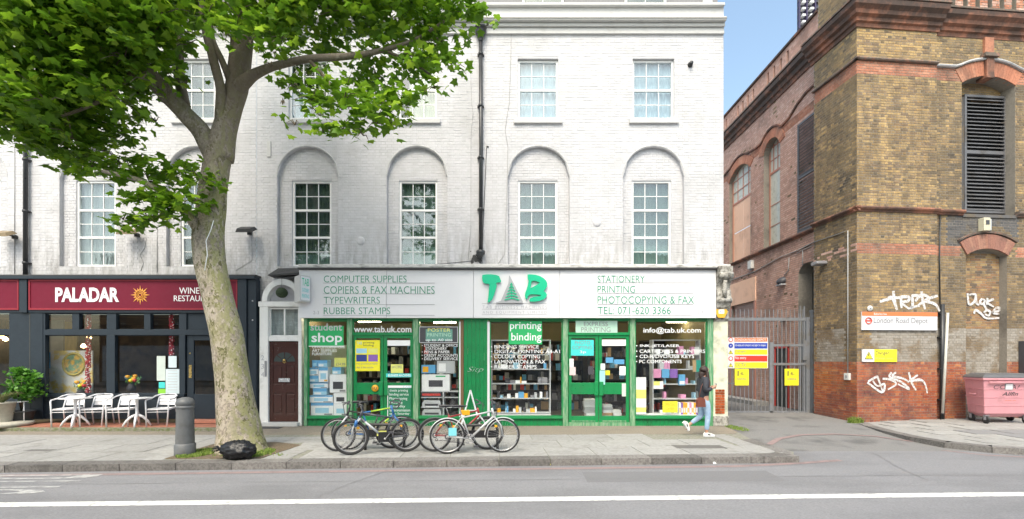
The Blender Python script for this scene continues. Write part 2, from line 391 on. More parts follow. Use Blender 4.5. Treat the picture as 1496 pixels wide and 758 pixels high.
# kerb stones
x = -13.0; k = 0
while x < 4.6:
    L_ = .915; a = math.atan(.0547); y = kerbY(x+L_/2)+.15
    piece('kerb_stone', M_kerb, pav, (x+L_/2, y, -.072+random.uniform(-.004, .004)), (L_-.012, .3, .145), (0, 0, a+random.uniform(-.004, .004))); x += L_
cur = [(4.62, 8.47), (5.0, 8.53), (5.27, 8.68), (5.42, 8.95), (5.43, 9.6), (5.41, 10.4)]
for i in range(len(cur)-1):
    p = Vector(cur[i]); q = Vector(cur[i+1]); t = (q-p).normalized(); n = Vector((-t.y, t.x))*.28
    h = 0.0 if i < 4 else -.0
    prismz(MB(), [tuple(p+t*.006), tuple(q-t*.002), tuple(q+n-t*.01*(i > 0)-t*.06), tuple(p+n+t*.02+t*.04*(i > 0))], -.2, h).build('kerb_stone', M_kerb, pav)
# slabs, three rows and one by the kerb
pit = (-6.15, -4.45, 8.35, 9.75)
a = math.atan(.0547)
for r_ in range(3):
    x = -12.8+r_*.35
    while x < 5.2:
        Ls = .9; xc = x+Ls/2; base = kerbY(xc)+.30+r_*.815; yc = base+.41; x += Ls
        if xc+Ls/2 > 5.36 or (base > 10.35): continue
        if pit[0]-.3 < xc < pit[1]+.3 and pit[2]-.3 < yc < pit[3]+.3: 
            if r_ < 2: continue
        piece('paving_slab', M_slab, pav, (xc, yc, -.028+random.uniform(-.003, .002)), (Ls-.012, .803, .056), (random.uniform(-.003, .003), random.uniform(-.003, .003), a))
# patch slabs round the tree pit and along the right edge
prismz(MB(), [(-6.9, 8.17), (-6.12, 8.2), (-6.1, 9.7), (-6.9, 9.7)], -.1, -.002).build('paving_slab', M_slab, pav)
prismz(MB(), [(-4.42, 8.3), (-3.95, 8.32), (-3.95, 9.75), (-4.42, 9.72)], -.1, -.003).build('paving_slab', M_slab, pav)
prismz(MB(), [(4.75, 8.78), (5.12, 8.8), (5.15, 9.1), (5.14, 11.1), (4.75, 11.05)], -.1, -.003).build('paving_slab', M_slab, pav)
prismz(MB(), [(-13, 10.1), (-6.2, 10.55), (-6.2, 11.7), (-13, 11.7)], -.1, -.0035).build('paving_slab', M_concrete, pav)
bx('manhole_cover', pm('cast_cover', (.13, .125, .12), .7, var=.2, scale=50), pav, 3.35, 4.35, 9.28, 9.62, -.05, .004)
bx('manhole_cover', M_concrete, pav, -.75, .85, 9.98, 10.28, -.05, .003)
bx('manhole_cover', MAT['cast_cover'], pav, -9.4, -8.9, 9.0, 9.16, -.05, .004)
prismz(MB(), [(pit[0], pit[2]-.05), (pit[1], pit[2]), (pit[1]+.15, pit[3]-.1), (-5.0, 10.0), (pit[0]-.05, pit[3])], -.1, .004).build('tree_pit', M_earth, pav)
# ---- right pavement by the depot
def rz(x, y): return .0+.055*min(1, max(0, (y-9.5)/3.5))*min(1, max(0, (x-10)/2.0))
rp = thing('pavement', None, None, (12, 11, 0)); rp['kind'] = 'structure'
rk = [(9.9, 13.3), (9.55, 12.5), (9.32, 11.6), (9.2, 10.7), (9.3, 9.95), (9.75, 9.4), (10.5, 9.05), (11.6, 8.93), (13, 8.97), (15, 9.05), (40, 10.4)]
mb = MB(); N_ = 16
for i in range(len(rk)-1):
    (xa, ya), (xb, yb) = rk[i], rk[i+1]
    for j in range(N_):
        f0, f1 = j/N_, (j+1)/N_
        q = [(xa, ya+(14.2-ya)*f0) if i > 3 else (xa+(10.6-xa)*0, ya)]
        P_ = lambda x, y, f: (x+(max(x, 10.2)-x)*f if y > 9.9 else x+(max(x, 10.2)-x)*f, y+(14.2-y)*f)
        v = [P_(xa, ya, f0), P_(xb, yb, f0), P_(xb, yb, f1), P_(xa, ya, f1)]
        mb.add([(x, y, rz(x, y)) for x, y in v], [(0, 1, 2, 3)])
mb.build('paving_surface', M_concrete, rp)
for i in range(len(rk)-1):
    p = Vector(rk[i]); q = Vector(rk[i+1]); n_ = max(1, round((q-p).length/.9))
    if i == len(rk)-2: n_ = 7; q = p+(q-p).normalized()*6.3
    for j in range(n_):
        s_ = p+(q-p)*j/n_; e_ = p+(q-p)*(j+1)/n_; t = (e_-s_).normalized(); n = Vector((-t.y, t.x))*.26
        prismz(MB(), [tuple(s_+t*.005-n*.03), tuple(e_-t*.005-n*.03), tuple(e_+n-t*.02), tuple(s_+n+t*.02)], -.2, .005).build('kerb_stone', M_kerb, rp)
M_slab3 = pm('dark_paving_patch', (.22, .22, .225), .85, var=.12, scale=14, grime=(.24, .24, .23), gscale=3)
for i, (x_, y_) in enumerate([(10.1+.9*i+(.45 if j % 2 else 0), 9.75+.6*j) for j in range(6) for i in range(6)]):
    z_ = rz(x_+.45, y_+.3); m_ = M_slab3 if (1 <= (i % 6) <= 2 and 1 <= i//6 <= 2) else M_slab
    sl = .055/3.5*min(1, max(0, (x_-9.6)/2.0))
    piece('paving_slab', m_, rp, (x_+.45, y_+.3, z_-.018), (.888, .588, .05), (sl, 0, 0))
# ================================================================ TERRACE (white painted brick)
WY = 12.70
M_wp = pm('white_painted_brick', (.56, .56, .58), .75, ramp=[(0, (.55, .55, .57)), (.3, (.57, .57, .59)), (.7, (.58, .575, .60)), (1, (.60, .595, .62))], var=.06, scale=9, bump=.5, bscale=50, grime=(.37, .365, .36), gscale=.75, gpos=(.5, .8))
M_wj = pm('white_painted_joint', (.50, .50, .52), .8, var=.05, scale=12, grime=(.36, .355, .35), gscale=.9, gpos=(.5, .8))
M_ws = pm('white_painted_stone', (.54, .54, .535), .7, var=.05, scale=12, grime=(.42, .41, .39), gscale=2.2, gpos=(.56, .8), bump=.2, bscale=50)
M_ledge = pm('weathered_ledge', (.62, .61, .59), .8, var=.15, scale=14, grime=(.17, .165, .155), gscale=3.5, gpos=(.5, .68), stretch=(1, 1, 3), bump=.3)
M_lead = pm('black_lead', (.035, .035, .037), .6, var=.3, scale=12)
M_frame = pm('white_window_paint', (.80, .80, .80), .4, var=.03)
M_glass = glass('window_glass', (.95, .985, .975), 1.7, wob=.06)
M_glass2 = glass('shop_glass', (.985, .99, .988), 1.4, wob=.02)
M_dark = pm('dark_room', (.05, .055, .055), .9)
M_blind = pm('pale_blind', (.20, .23, .25), .8, var=.05)
M_curt = pm('teal_curtain', (.065, .105, .098), .9, var=.2, scale=3, stretch=(6, 1, .4))
M_grey = pm('attic_slate', (.23, .22, .235), .7, var=.2, scale=10, stretch=(6, 1, 1))
def wx(px, Y=WY): return fx(px, Y)
def wz(py, Y=WY): return fz(py, Y)
def dirt(m, zlo, zhi, colr, amt=.8, sc=(4, 4, .8), lo=.42, hi=.62):
    """streaky dirt that has gathered between two heights (washed down, above a ledge)"""
    t = m.node_tree; b = t.nodes['Principled BSDF']; L = t.links; old = b.inputs['Base Color'].links[0].from_socket
    g = nd(t, 'NewGeometry'); sp = nd(t, 'SeparateXYZ'); L.new(g.outputs['Position'], sp.inputs[0]); mp = nd(t, 'Mapping'); mp.inputs['Scale'].default_value = sc; L.new(g.outputs['Position'], mp.inputs[0])
    n = nd(t, 'TexNoise'); n.inputs['Scale'].default_value = 2.2; n.inputs['Detail'].default_value = 8; n.inputs['Roughness'].default_value = .7; L.new(mp.outputs[0], n.inputs[0])
    a = nd(t, 'MapRange'); a.inputs[1].default_value = lo; a.inputs[2].default_value = hi; a.inputs[4].default_value = amt; L.new(n.outputs[0], a.inputs[0])
    h = nd(t, 'MapRange'); h.inputs[1].default_value = zhi; h.inputs[2].default_value = zlo; L.new(sp.outputs[2], h.inputs[0])
    mu = nd(t, 'Math', operation='MULTIPLY'); L.new(a.outputs[0], mu.inputs[0]); L.new(h.outputs[0], mu.inputs[1])
    x = nd(t, 'Mix', data_type='RGBA'); L.new(mu.outputs[0], x.inputs[0]); L.new(old, x.inputs[6]); x.inputs[7].default_value = (*colr, 1); L.new(x.outputs[2], b.inputs['Base Color'])
for m_ in (M_wp, M_wj): dirt(m_, 4.35, 5.5, (.22, .215, .20), .6); dirt(m_, 4.4, 10, (.40, .40, .395), .4, (.8, .8, .25), .45, .7)
frW = Frame((0, WY, 0), 0)
JX = wx(375)                       # where the two houses meet
terr = thing('terrace_house', 'white painted brick terrace house over the stationery shop with arched window recesses', 'house', (wx(716), WY, 0))
left = thing('terrace_house', 'white painted brick terrace house over the dark restaurant front, behind the tree', 'house', (wx(150), WY, 0))
ZT = wz(30); ZB = 4.0
arches = [(405, 494), (565, 653), (742, 832), (910.5, 999.5)]
win1 = [(424, 482), (582, 638), (757, 815), (924.5, 982.5)]
win2 = [(421.5, 478), (582, 638), (756.5, 815.5), (924.5, 985)]
archL = [(-80, 10), (87, 183), (243, 331)]; win1L = [(-60, -5), (106, 164), (260, 313)]; win2L = [(-60, -5), (107, 163), (257, 313)]
def pane_grid(win, x0, x1, z0, z1, y, cols, rows, rails, mat=None, bar=.017, gl=M_glass):
    """panes and glazing bars of one sash tier"""
    mb = MB(); cw = (x1-x0)/cols; rh = (z1-z0)/rows
    for i in range(1, cols): mb.box(x0+cw*i-bar/2, x0+cw*i+bar/2, y-.012, y+.02, z0, z1)
    for j in range(1, rows): mb.box(x0, x1, y-.010, y+.018, z0+rh*j-bar/2, z0+rh*j+bar/2)
    if cols > 1 or rows > 1: mb.build('glazing_bars', mat or M_frame, win)
    for i in range(cols):
        for j in range(rows):
            piece('pane', gl, win, (x0+cw*(i+.5), y+.006, z0+rh*(j+.5)), (cw-bar*.6, .004, rh-bar*.6), (random.uniform(-.006, .006), 0, random.uniform(-.006, .006)))
def sash(house, x0, x1, z0, z1, y, tiers, cols, rowsper, room=.9, curtain=None):
    """multi-tier sash window; the frame is the part, panes and bars its sub-parts"""
    f = .055; mb = MB()
    mb.box(x0, x0+f, y-.02, y+.06, z0, z1); mb.box(x1-f, x1, y-.02, y+.06, z0, z1)
    mb.box(x0+f, x1-f, y-.02, y+.06, z1-f, z1); mb.box(x0+f, x1-f, y-.025, y+.06, z0, z0+f*1.3)
    zi0, zi1 = z0+f*1.3, z1-f; th = (zi1-zi0)/tiers
    for k in range(1, tiers): mb.box(x0+f, x1-f, y-.015, y+.05, zi0+th*k-.028, zi0+th*k+.028)
    w_ = mb.build('window', M_frame, house)
    for k in range(tiers):
        pane_grid(w_, x0+f, x1-f, zi0+th*k+(.028 if k else 0), zi0+th*(k+1)-(.028 if k < tiers-1 else 0), y+.015, cols, rowsper, None)
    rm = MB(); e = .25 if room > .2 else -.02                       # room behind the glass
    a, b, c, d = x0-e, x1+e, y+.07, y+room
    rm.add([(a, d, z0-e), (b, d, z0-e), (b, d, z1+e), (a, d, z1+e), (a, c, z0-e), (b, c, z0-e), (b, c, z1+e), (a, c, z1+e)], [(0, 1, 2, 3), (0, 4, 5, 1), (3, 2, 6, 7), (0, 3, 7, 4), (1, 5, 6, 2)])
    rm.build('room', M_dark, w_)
    if curtain:
        for (ca, cb, za, zb, mt) in curtain:
            mb = MB(); n = 26; mb.smooth = True; X0 = x0+(x1-x0)*ca; X1 = x0+(x1-x0)*cb; Z0 = z0+(z1-z0)*za; Z1 = z0+(z1-z0)*zb
            vs = [(X0+(X1-X0)*i/n, y+.11+.02*math.sin(i*1.9)+.01*math.sin(i*.7), z) for z in (Z0, Z1) for i in range(n+1)]
            mb.add(vs, [(i, i+1, n+2+i, n+1+i) for i in range(n)]); mb.build('curtain', mt, w_)
    return w_
M_net = pm('net_curtain', (.30, .39, .48), .8, var=.15, scale=3, stretch=(5, 1, .3))
M_cream = pm('cream_curtain', (.40, .40, .33), .8, var=.12, scale=3, stretch=(5, 1, .3))
M_teal = pm('pale_teal_fabric', (.13, .20, .19), .8, var=.25, scale=2.5)
def facade(house, x0, x1, arches, w1, w2, curt1, curt2, see):
    holes = []; rev = []; inner = MB()
    for (a, b), (c, d) in zip(arches, w1):
        xa, xb = wx(a), wx(b); hw = (xb-xa)/2; zc = wz(214); zs = zc-hw*.98
        holes.append(((xa+xb)/2, hw, wz(389), zs, zc-zs)); rev.append(.11)
    for (a, b) in w2: holes.append(rect_hole(wx(a), wx(b), wz(174.5), wz(85.5))); rev.append(.14)
    for i, h in enumerate(holes):          # clip openings at the house ends
        pass
    mb = MB(); wall(mb, frW, x0, x1, ZB, ZT, holes, 0, rev)
    inn = []
    for (a, b), (c, d) in zip(arches, w1):
        xa, xb = wx(a), wx(b)
        h = rect_hole(wx(c), wx(d), wz(389.5), wz(261.5)); inn.append((h, xa, xb))
        wall(mb, frW, xa-.01, xb+.01, wz(392), wz(212), [h], .11, .10)
    mb.build('wall', M_wj, house)
    bl = bricks(frW, [(x0+.02, x1-.003, ZB+.02, ZT-.35)], [(h[0], h[1]+.006, h[2]-.01, h[3], h[4]) for h in holes], lambda u, z: 0, jit=.0025, proud=.0036)
    for (h, xa, xb), H_ in zip(inn, holes):
        hh = (H_[0], H_[1]-.01, H_[2], H_[3], H_[4])
        tmp = bricks(frW, [(xa, xb, wz(388), wz(215))], [(h[0], h[1]+.005, h[2], h[3]+.005, 0)], lambda u, z: 0, d=.11, jit=.003, proud=.005)
        for t in tmp:
            iv = hole_iv(hh, t[5]); iv0 = hole_iv(hh, t[4])
            if iv and iv0:
                p, q = max(t[2], iv[0]), min(t[3], iv[1])
                if q-p > .03: bl.append((t[0], t[1], p, q)+t[4:])
    lay(bl, [M_wp], house, 300, see)
    for i, ((a, b), c_) in enumerate(zip(w1, curt1)):
        sash(house, wx(a), wx(b), wz(389), wz(261.5), WY+.16, 3, 3, 2, curtain=c_)
    for i, ((a, b), c_) in enumerate(zip(w2, curt2)):
        sash(house, wx(a), wx(b), wz(174), wz(86), WY+.09, 2, 3, 2, curtain=c_)
        bx('window_sill', M_ws, house, wx(a)-.11, wx(b)+.11, WY-.07, WY+.08, wz(174)-.13, wz(174)-.015, bevel=.008)
    for (a, b) in arches:                  # raised rim of each arch
        xa, xb = wx(a), wx(b); hw = (xb-xa)/2; zc = wz(214); zs = zc-hw*.98
        MB().torus(((xa+xb)/2, WY, zs), hw+.01, .014, 40, 6, 'y', 0, math.pi).build('arch_rim', M_ws, house)
M_dim = pm('dim_teal_blind', (.06, .085, .08), .9, var=.2, scale=2)
facade(terr, JX, wx(1057), arches, win1, win2, [[(0, 1, 0, .16, M_teal), (0, 1, .16, 1, M_dim)], [(0, 1, 0, .25, M_teal), (0, 1, .25, 1, M_curt)], [(0, 1, .0, .34, M_teal), (0, 1, .34, 1, M_curt)], [(.0, 1, .35, 1, M_curt), (0, 1, 0, .35, M_teal)]],
       [[(.0, .5, 0, .5, M_net), (.7, 1, 0, 1, M_cream)], [(.25, 1, 0, 1, M_cream)], [(0, 1, 0, 1, M_net)], [(0, 1, 0, 1, M_net)]], lambda px, py: py > 180 and 380 < px)
facade(left, wx(-160), JX-.004, archL, win1L, win2L, [None, [(0, 1, .0, 1, M_blind)], [(0, 1, 0, 1, M_dim)]], [None, None, [(0, 1, 0, 1, M_dim)]], lambda px, py: py > 250)
# cornice, coping and attic over both
for h, a, b in ((terr, JX, wx(1057)), (left, wx(-160), JX-.004)):
    g = .0 if h is left else .0
    y0 = WY
    mb = MB()
    mb.box(a, b, y0-.06, y0+.3, wz(51), wz(46.5)); mb.box(a, b, y0-.10, y0+.3, wz(41.5), wz(36.5)); mb.box(a, b, y0-.20, y0+.3, wz(36.5)+.004, wz(31)); mb.box(a, b, y0-.04, y0+.3, wz(46.5)+.002, wz(41.5)-.002)
    mb.build('cornice', M_ws, h, bevel=.012)
    bx('cornice_gutter', pm('dirty_gutter', (.3, .29, .27), .8, var=.3, scale=20, stretch=(1, 1, 4)), h, a, b, y0-.215, y0+.2, wz(34.5)-.0, wz(33.3))
    bx('parapet', M_ws, h, a, b, y0-.01, y0+.28, wz(31)+.003, wz(11.5))
    bx('coping', M_ws, h, a, b, y0-.10, y0+.34, wz(11.2), wz(7), bevel=.012)
    aw = bx('attic_wall', M_grey, h, a, b, y0+.36, y0+.7, wz(9), wz(-70))
for h, ws in ((terr, [(763, 823), (913, 973)]), (left, [(110, 165)])):
    for a, b in ws:
        sash(h, fx(a, 13), fx(b, 13), fz(9, 13), fz(-52, 13), WY+.30, 2, 2, 1, room=.055, curtain=None)
bx('attic_corner_post', M_ws, terr, wx(1034), wx(1048), WY+.30, WY+.5, wz(7)+.003, wz(-70))
# side wall of the corner house (facing the depot yard) and back
bx('side_wall', M_wj, terr, wx(1057)-.3, wx(1057)-.002, WY+.34, WY+9, 0, wz(12))
for a, b in ((wx(700), JX),):
    pass
# rainwater pipes
M_pipe = pm('black_pipe_paint', (.03, .032, .035), .35, var=.2)
def downpipe(house, px, top, bot, hop=True):
    X = wx(px); y = WY-.09; mb = MB(); mb.tube([(X, y, wz(bot)), (X+.01, y, wz((top+bot)/2)), (X, y, wz(top))], .052, 12)
    for py in np.arange(top+30, bot, 75): mb.lathe([(.052, -.03), (.066, -.03), (.066, .03), (.052, .03)], (X, y, wz(py)), 12)
    for py in np.arange(top+30, bot, 75): mb.box(X-.09, X+.09, y+.0, y+.09, wz(py)-.015, wz(py)+.015)
    d = mb.build('downpipe', M_pipe, house)
    if hop:
        m2 = MB(); m2.lathe([(.055, -.22), (.075, -.12), (.13, -.05), (.15, .0), (.15, .1), (.17, .11), (.17, .15), (.12, .15), (.1, .02)], (X, y-.02, wz(top)), 8)
        m2.build('hopper', M_pipe, d)
        m3 = MB(); m3.tube([(X, y-.01, wz(bot)+.12), (X, y-.03, wz(bot)+.02), (X-.02, y-.1, wz(bot)-.05)], [.07, .085, .075], 10); m3.lathe([(.06, .0), (.12, .05), (.12, .14), (.06, .16)], (X, y-.02, wz(bot)-.02), 8); m3.build('pipe_shoe', M_pipe, d)
downpipe(terr, 702.5, 52, 374); downpipe(left, 42, -20, 404, False)
# soot stain with a shape of its own round the pipe shoe
mb = MB(); 
for i in range(40):
    a_ = random.uniform(0, 6.3); r_ = abs(random.gauss(0, .16)); mb.cur = 0
    c = (wx(697)+r_*math.cos(a_)*1.0, WY-.009-.0002*i, wz(376)+r_*math.sin(a_)*.9-.03); s_ = random.uniform(.01, .06)
    n = 7; mb.add([(c[0]+s_*random.uniform(.6, 1.3)*math.cos(k*6.283/n), c[1], c[2]+s_*random.uniform(.5, 1.2)*math.sin(k*6.283/n)) for k in range(n)], [tuple(range(n))])
mb.build('soot_stain', M_lead, terr)
# thin cables on the wall
M_cable = pm('grey_cable', (.35, .35, .35), .6)
def cable(house, pts, r=.007, mat=None, y=WY-.012, name='cable'):
    P_ = [(wx(a), y, wz(b)) for a, b in pts]; return MB().tube(P_, r, 5).build(name, mat or M_cable, house)
cable(terr, [(747, 45), (746, 90), (744, 150), (740, 175), (738, 190), (742, 215), (741, 260), (739, 330), (737, 372), (728, 385)])
cable(terr, [(688, 75), (688, 120), (689, 150), (691, 165), (688, 200), (688, 330), (684, 380)], .005)
cable(terr, [(711, 214), (709, 260), (706, 330), (704, 385)], .009, M_pipe)
cable(terr, [(711, 214), (714, 215)], .02, M_pipe)
cable(terr, [(560, 388), (640, 386), (700, 380), (704, 388)], .006, M_pipe)
cable(left, [(214, 348), (212, 362), (205, 372), (210, 385), (206, 396)], .006)
cable(left, [(22, 205), (22, 400)], .008); cable(left, [(36, 205), (36, 400)], .006)
cable(left, [(368, 346), (369, 380), (345, 395)], .005)
cable(left, [(230, 330), (230, 398)], .008)
for px, py in ((872, 325), (527, 352), ):
    MB().lathe([(0, -.03), (.07, -.03), (.11, -.015), (.12, 0)], (wx(px), WY, wz(py)), 18, 'y').build('wall_roundel', M_wp, terr)
mb = MB(); mb.box(wx(391), wx(396), WY-.03, WY, wz(229), wz(207)); mb.build('wall_bracket', M_ws, terr)
mb = MB().lathe([(0, -.12), (.05, -.12), (.05, -.04), (.07, -.03), (.07, 0)], (wx(1008), WY, wz(95)), 14, 'y'); mb.build('sensor_cap', M_pipe, terr)
# flood lamps on the wall
def flood(px, py, mat, label, rot):
    t = thing('flood_lamp', label, 'lamp', (wx(px), WY-.01, wz(py)))
    X, Y, Z = wx(px), WY-.01, wz(py)
    bx('back_box', M_pipe, t, X-.05, X+.05, Y-.07, Y, Z-.05, Z+.05)
    MB().bar((X, Y-.04, Z), (X-.04*rot, Y-.2, Z+.03), .03).build('arm', M_pipe, t)
    c, s = math.cos(.5), math.sin(.5); mb = MB(); vs = []
    for (x_, y_, z_) in [(-.24, -.16, -.035), (.22, -.16, -.035), (.22, .16, -.035), (-.24, .16, -.035), (-.19, -.12, .06), (.17, -.12, .06), (.17, .12, .05), (-.19, .12, .05)]:
        vs.append((X-.05*rot+x_, Y-.27+y_*c-z_*s, Z+.03+y_*s+z_*c))
    mb.add(vs, [(3, 2, 1, 0), (4, 5, 6, 7), (0, 1, 5, 4), (1, 2, 6, 5), (2, 3, 7, 6), (3, 0, 4, 7)]); mb.build('lamp_body', mat, t, bevel=.012)
M_tan = pm('tan_lamp_metal', (.26, .20, .12), .5, var=.2)
flood(24, 347, M_tan, 'tan flood lamp on the white wall left of the black downpipe', 1)
flood(202, 344, M_tan, 'tan flood lamp on the white wall between the two restaurant windows', 1)
flood(366, 341, M_lead, 'black flood lamp on the white wall right of the tree trunk', -1)
# ================================================================ STATIONERY SHOP FRONT
SY = 12.50
def X(px, Y=SY): return fx(px, Y)
def Z(py, Y=SY): return fz(py, Y)
def Q(p0, p1, q0, q1, Y=SY): return (fx(p0, Y), fx(p1, Y), fz(q1, Y), fz(q0, Y))    # x0,x1,z0,z1 of a rectangle on plane Y
M_green = pm('green_gloss_paint', (.008, .235, .072), .35, var=.12, scale=6, grime=(.02, .14, .05), gscale=3, gpos=(.5, .75), bump=.15, bscale=20)
M_greenw = pm('weathered_green_paint', (.07, .26, .12), .6, var=.2, scale=12, col2=(.26, .40, .25), c2pos=(.42, .62), stretch=(3, 3, .35), grime=(.30, .33, .27), gscale=6, gpos=(.56, .7))
M_fascia = pm('fascia_white', (.75, .75, .775), .45, var=.02, scale=3, grime=(.66, .66, .69), gscale=1.2, gpos=(.6, .9))
M_ltgreen = flat('sign_letter_green', (.035, .29, .17), .5)
M_logo = flat('logo_green', (.0, .50, .26), .4)
M_lgrey = flat('logo_grey', (.42, .43, .45), .4)
M_rule = flat('sign_rule_grey', (.34, .34, .36), .5)
M_gtxt = flat('sign_small_grey', (.42, .43, .46), .5)
M_vinyl = flat('white_vinyl', (.82, .84, .86), .5)
M_black = flat('black_plastic', (.02, .02, .022), .4)
M_wood = pm('old_wood', (.20, .12, .06), .7, var=.25, scale=6, stretch=(1, 1, .1))
# stone ledge and lead gutter over both shopfronts
bx('ledge', M_ledge, terr, X(441), wx(1057), 12.28, WY-.004, Z(396)+.05, Z(388)+.0, bevel=.015)
bx('lead_strip', M_lead, terr, X(441), X(1050), 12.25, 12.5, Z(396)+.005, Z(396)+.045)
bx('fascia_panel', M_fascia, terr, X(441), X(566.5), 12.33, SY+.1, Z(465), Z(396))
bx('fascia_panel', M_fascia, terr, X(567), X(692), 12.332, SY+.1, Z(465), Z(396))
bx('fascia_panel', M_fascia, terr, X(692.5), X(816.5), 12.33, SY+.1, Z(465), Z(396))
bx('fascia_panel', M_fascia, terr, X(817), X(1042), 12.332, SY+.1, Z(465), Z(396))
FY = 12.324
def Qf(a, b, c, d): return Q(a, b, c, d, FY)
def X_(p): return fx(p, FY)
fl = [("COMPUTER SUPPLIES", 473, 594, 402.5, 412.5), ("COPIERS & FAX MACHINES", 473, 635, 418, 429), ("TYPEWRITERS", 473, 555, 433.5, 443.5), ("RUBBER STAMPS", 473, 570, 449, 459)]
fr_ = [("STATIONERY", 873, 942, 402.5, 412.5), ("PRINTING", 873, 928, 417.5, 427.5), ("PHOTOCOPYING & FAX", 873, 1014, 432.5, 443.5), ("TEL: 071-620 3366", 873, 980, 448, 458.5)]
for s_, a, b, c, d in fl+fr_: text(s_, Qf(a, b, c, d), FY, M_ltgreen, terr, name='sign_lettering', bold=-.008)
for y_ in (415, 430.5, 446, 461.5):
    bx('sign_rule', M_rule, terr, X_(472), X_(635), FY-.001, FY+.01, Z(y_)-.004, Z(y_)+.006)
    bx('sign_rule', M_rule, terr, X_(873), X_(1013), FY-.001, FY+.01, Z(y_-.5)-.004, Z(y_-.5)+.006)
text("2-3", Qf(457.5, 466, 454, 459), FY, M_gtxt, terr, name='sign_lettering'); text("2-3", Qf(1018.5, 1027, 453, 458), FY, M_gtxt, terr, name='sign_lettering')
text("TAB BUSINESS MACHINES", Qf(705, 799, 446.3, 450.8), FY, M_gtxt, terr, name='sign_lettering', bold=-.01, spacing=1.4); text("AND EQUIPMENT LIMITED", Qf(705, 799, 454.3, 458.8), FY, M_gtxt, terr, name='sign_lettering', bold=-.01, spacing=1.4)
for y_ in (444.6, 452.6, 460.4): bx('sign_rule', M_rule, terr, X_(704), X_(799), FY-.001, FY+.01, Z(y_)-.003, Z(y_)+.004)
# the raised logo, cut from thick board
def lp(pts): return [(fx(690+a/9.477, 12.28), fz(390+b/9.477, 12.28)) for a, b in pts]
T_ = [(140, 112), (200, 104), (270, 104), (330, 112), (372, 128), (385, 160), (400, 200), (390, 212), (350, 215), (330, 226), (338, 262), (330, 300), (300, 390), (275, 450), (240, 485), (212, 492), (218, 440), (230, 330), (238, 236), (190, 232), (160, 222), (142, 195), (136, 150)]
MB().prism(lp(T_), 12.25, 12.31).build('logo_letter', M_logo, terr)
MB().prism(lp([(510, 115), (523, 130), (700, 480), (700, 498), (330, 498), (330, 490), (395, 470), (500, 225)]), 12.27, 12.31).build('logo_letter', M_lgrey, terr)
tr = MB()
for i in range(6):                       # the little fir tree on the A
    t_ = i/5; cx_ = 538+6*t_; wl = 18+85*t_; yy = 225+205*t_
    tr.prism(lp([(cx_-wl, yy+24), (cx_-wl+10, yy+34), (cx_+2, yy+8), (cx_+wl, yy+34), (cx_+wl+4, yy+22), (cx_+4, yy-8)]), 12.25-.001*i, 12.272)
tr.prism(lp([(534, 215), (542, 215), (552, 445), (538, 445)]), 12.258, 12.272)
tr.build('logo_tree', M_logo, terr)
Bo = [(765, 104), (820, 104), (880, 112), (940, 130), (990, 160), (1025, 195), (1038, 230), (1030, 275), (1008, 310), (985, 335), (1015, 352), (1034, 385), (1022, 420), (985, 450), (930, 470), (860, 480), (795, 478), (788, 455), (800, 435), (850, 415), (905, 408), (950, 400), (940, 385), (880, 378), (800, 380), (775, 400), (762, 438), (740, 446), (730, 400), (732, 360), (748, 320), (768, 250), (782, 190), (768, 165)]
hole_ = [(822, 195), (870, 192), (930, 215), (900, 245), (855, 270), (808, 292)]
bl_ = lp(Bo); 
def ringed(outer, inner, y0, y1):
    """polygon with one hole: bridge the two loops"""
    bi = min(((i, j) for i in range(len(outer)) for j in range(len(inner))), key=lambda q: (outer[q[0]][0]-inner[q[1]][0])**2+(outer[q[0]][1]-inner[q[1]][1])**2)
    i, j = bi; inn = inner[::-1]; j2 = len(inner)-1-j
    return outer[:i+1]+inn[j2:]+inn[:j2+1]+outer[i:]
MB().prism(ringed(bl_, lp(hole_), 0, 0), 12.25, 12.31).build('logo_letter', M_logo, terr)
# frames: posts
mbp = []
for a, b in ((445, 449.5), (508, 515), (604, 611.5), (822, 829.5), (920, 927.5), (1033, 1041)):
    bx('post', M_greenw, terr, X(a), X(b), SY-.05, SY+.1, 0.0, Z(465)-.0, bevel=.006)
bx('head_rail', M_green, terr, X(445)+.003, X(1041)-.003, SY-.02, SY+.12, Z(467.5), Z(464)+.02)
for i, (a, b) in enumerate(((449.5, 508), (611.5, 677), (713, 822), (927.5, 1033))):      # boarded stall risers
    n = int((X(b)-X(a))/.11)
    for k in range(n):
        wd_ = (X(b)-X(a))/n
        piece('board', M_green, terr, (X(a)+wd_*(k+.5), SY+.02, Z(622)/1+(Z(611)-Z(622))/2), (wd_-.006, .03, Z(611)-Z(622)))
    bx('sill', M_green, terr, X(a), X(b), SY-.06, SY+.06, Z(611.5), Z(608.5), bevel=.006)
    bx('backing', M_dark, terr, X(a), X(b), SY+.04, SY+.06, .0, Z(611))
n = 6
for k in range(n):
    a, b = X(677.5), X(713); wd_ = (b-a)/n
    piece('board', M_green, terr, (a+wd_*(k+.5), SY-.0+.002*(k % 2), (Z(622)+Z(467))/2), (wd_-.005, .03, Z(467)-Z(622)))
bx('door_post', M_wood, terr, X(672), X(677.3), SY-.03, SY+.08, 0, Z(467))
text('Sitp', Q(683, 706, 536, 545, SY-.02), SY-.022, M_vinyl, terr, name='graffiti_tag', bold=-.03, depth=0, shear=.4)
bx('white_strip', M_fascia, terr, X(712), X(715.5), SY-.03, SY+.05, Z(609), Z(470))
bx('white_strip', M_fascia, terr, X(671), X(673), SY-.035, SY+.05, Z(609), Z(470))
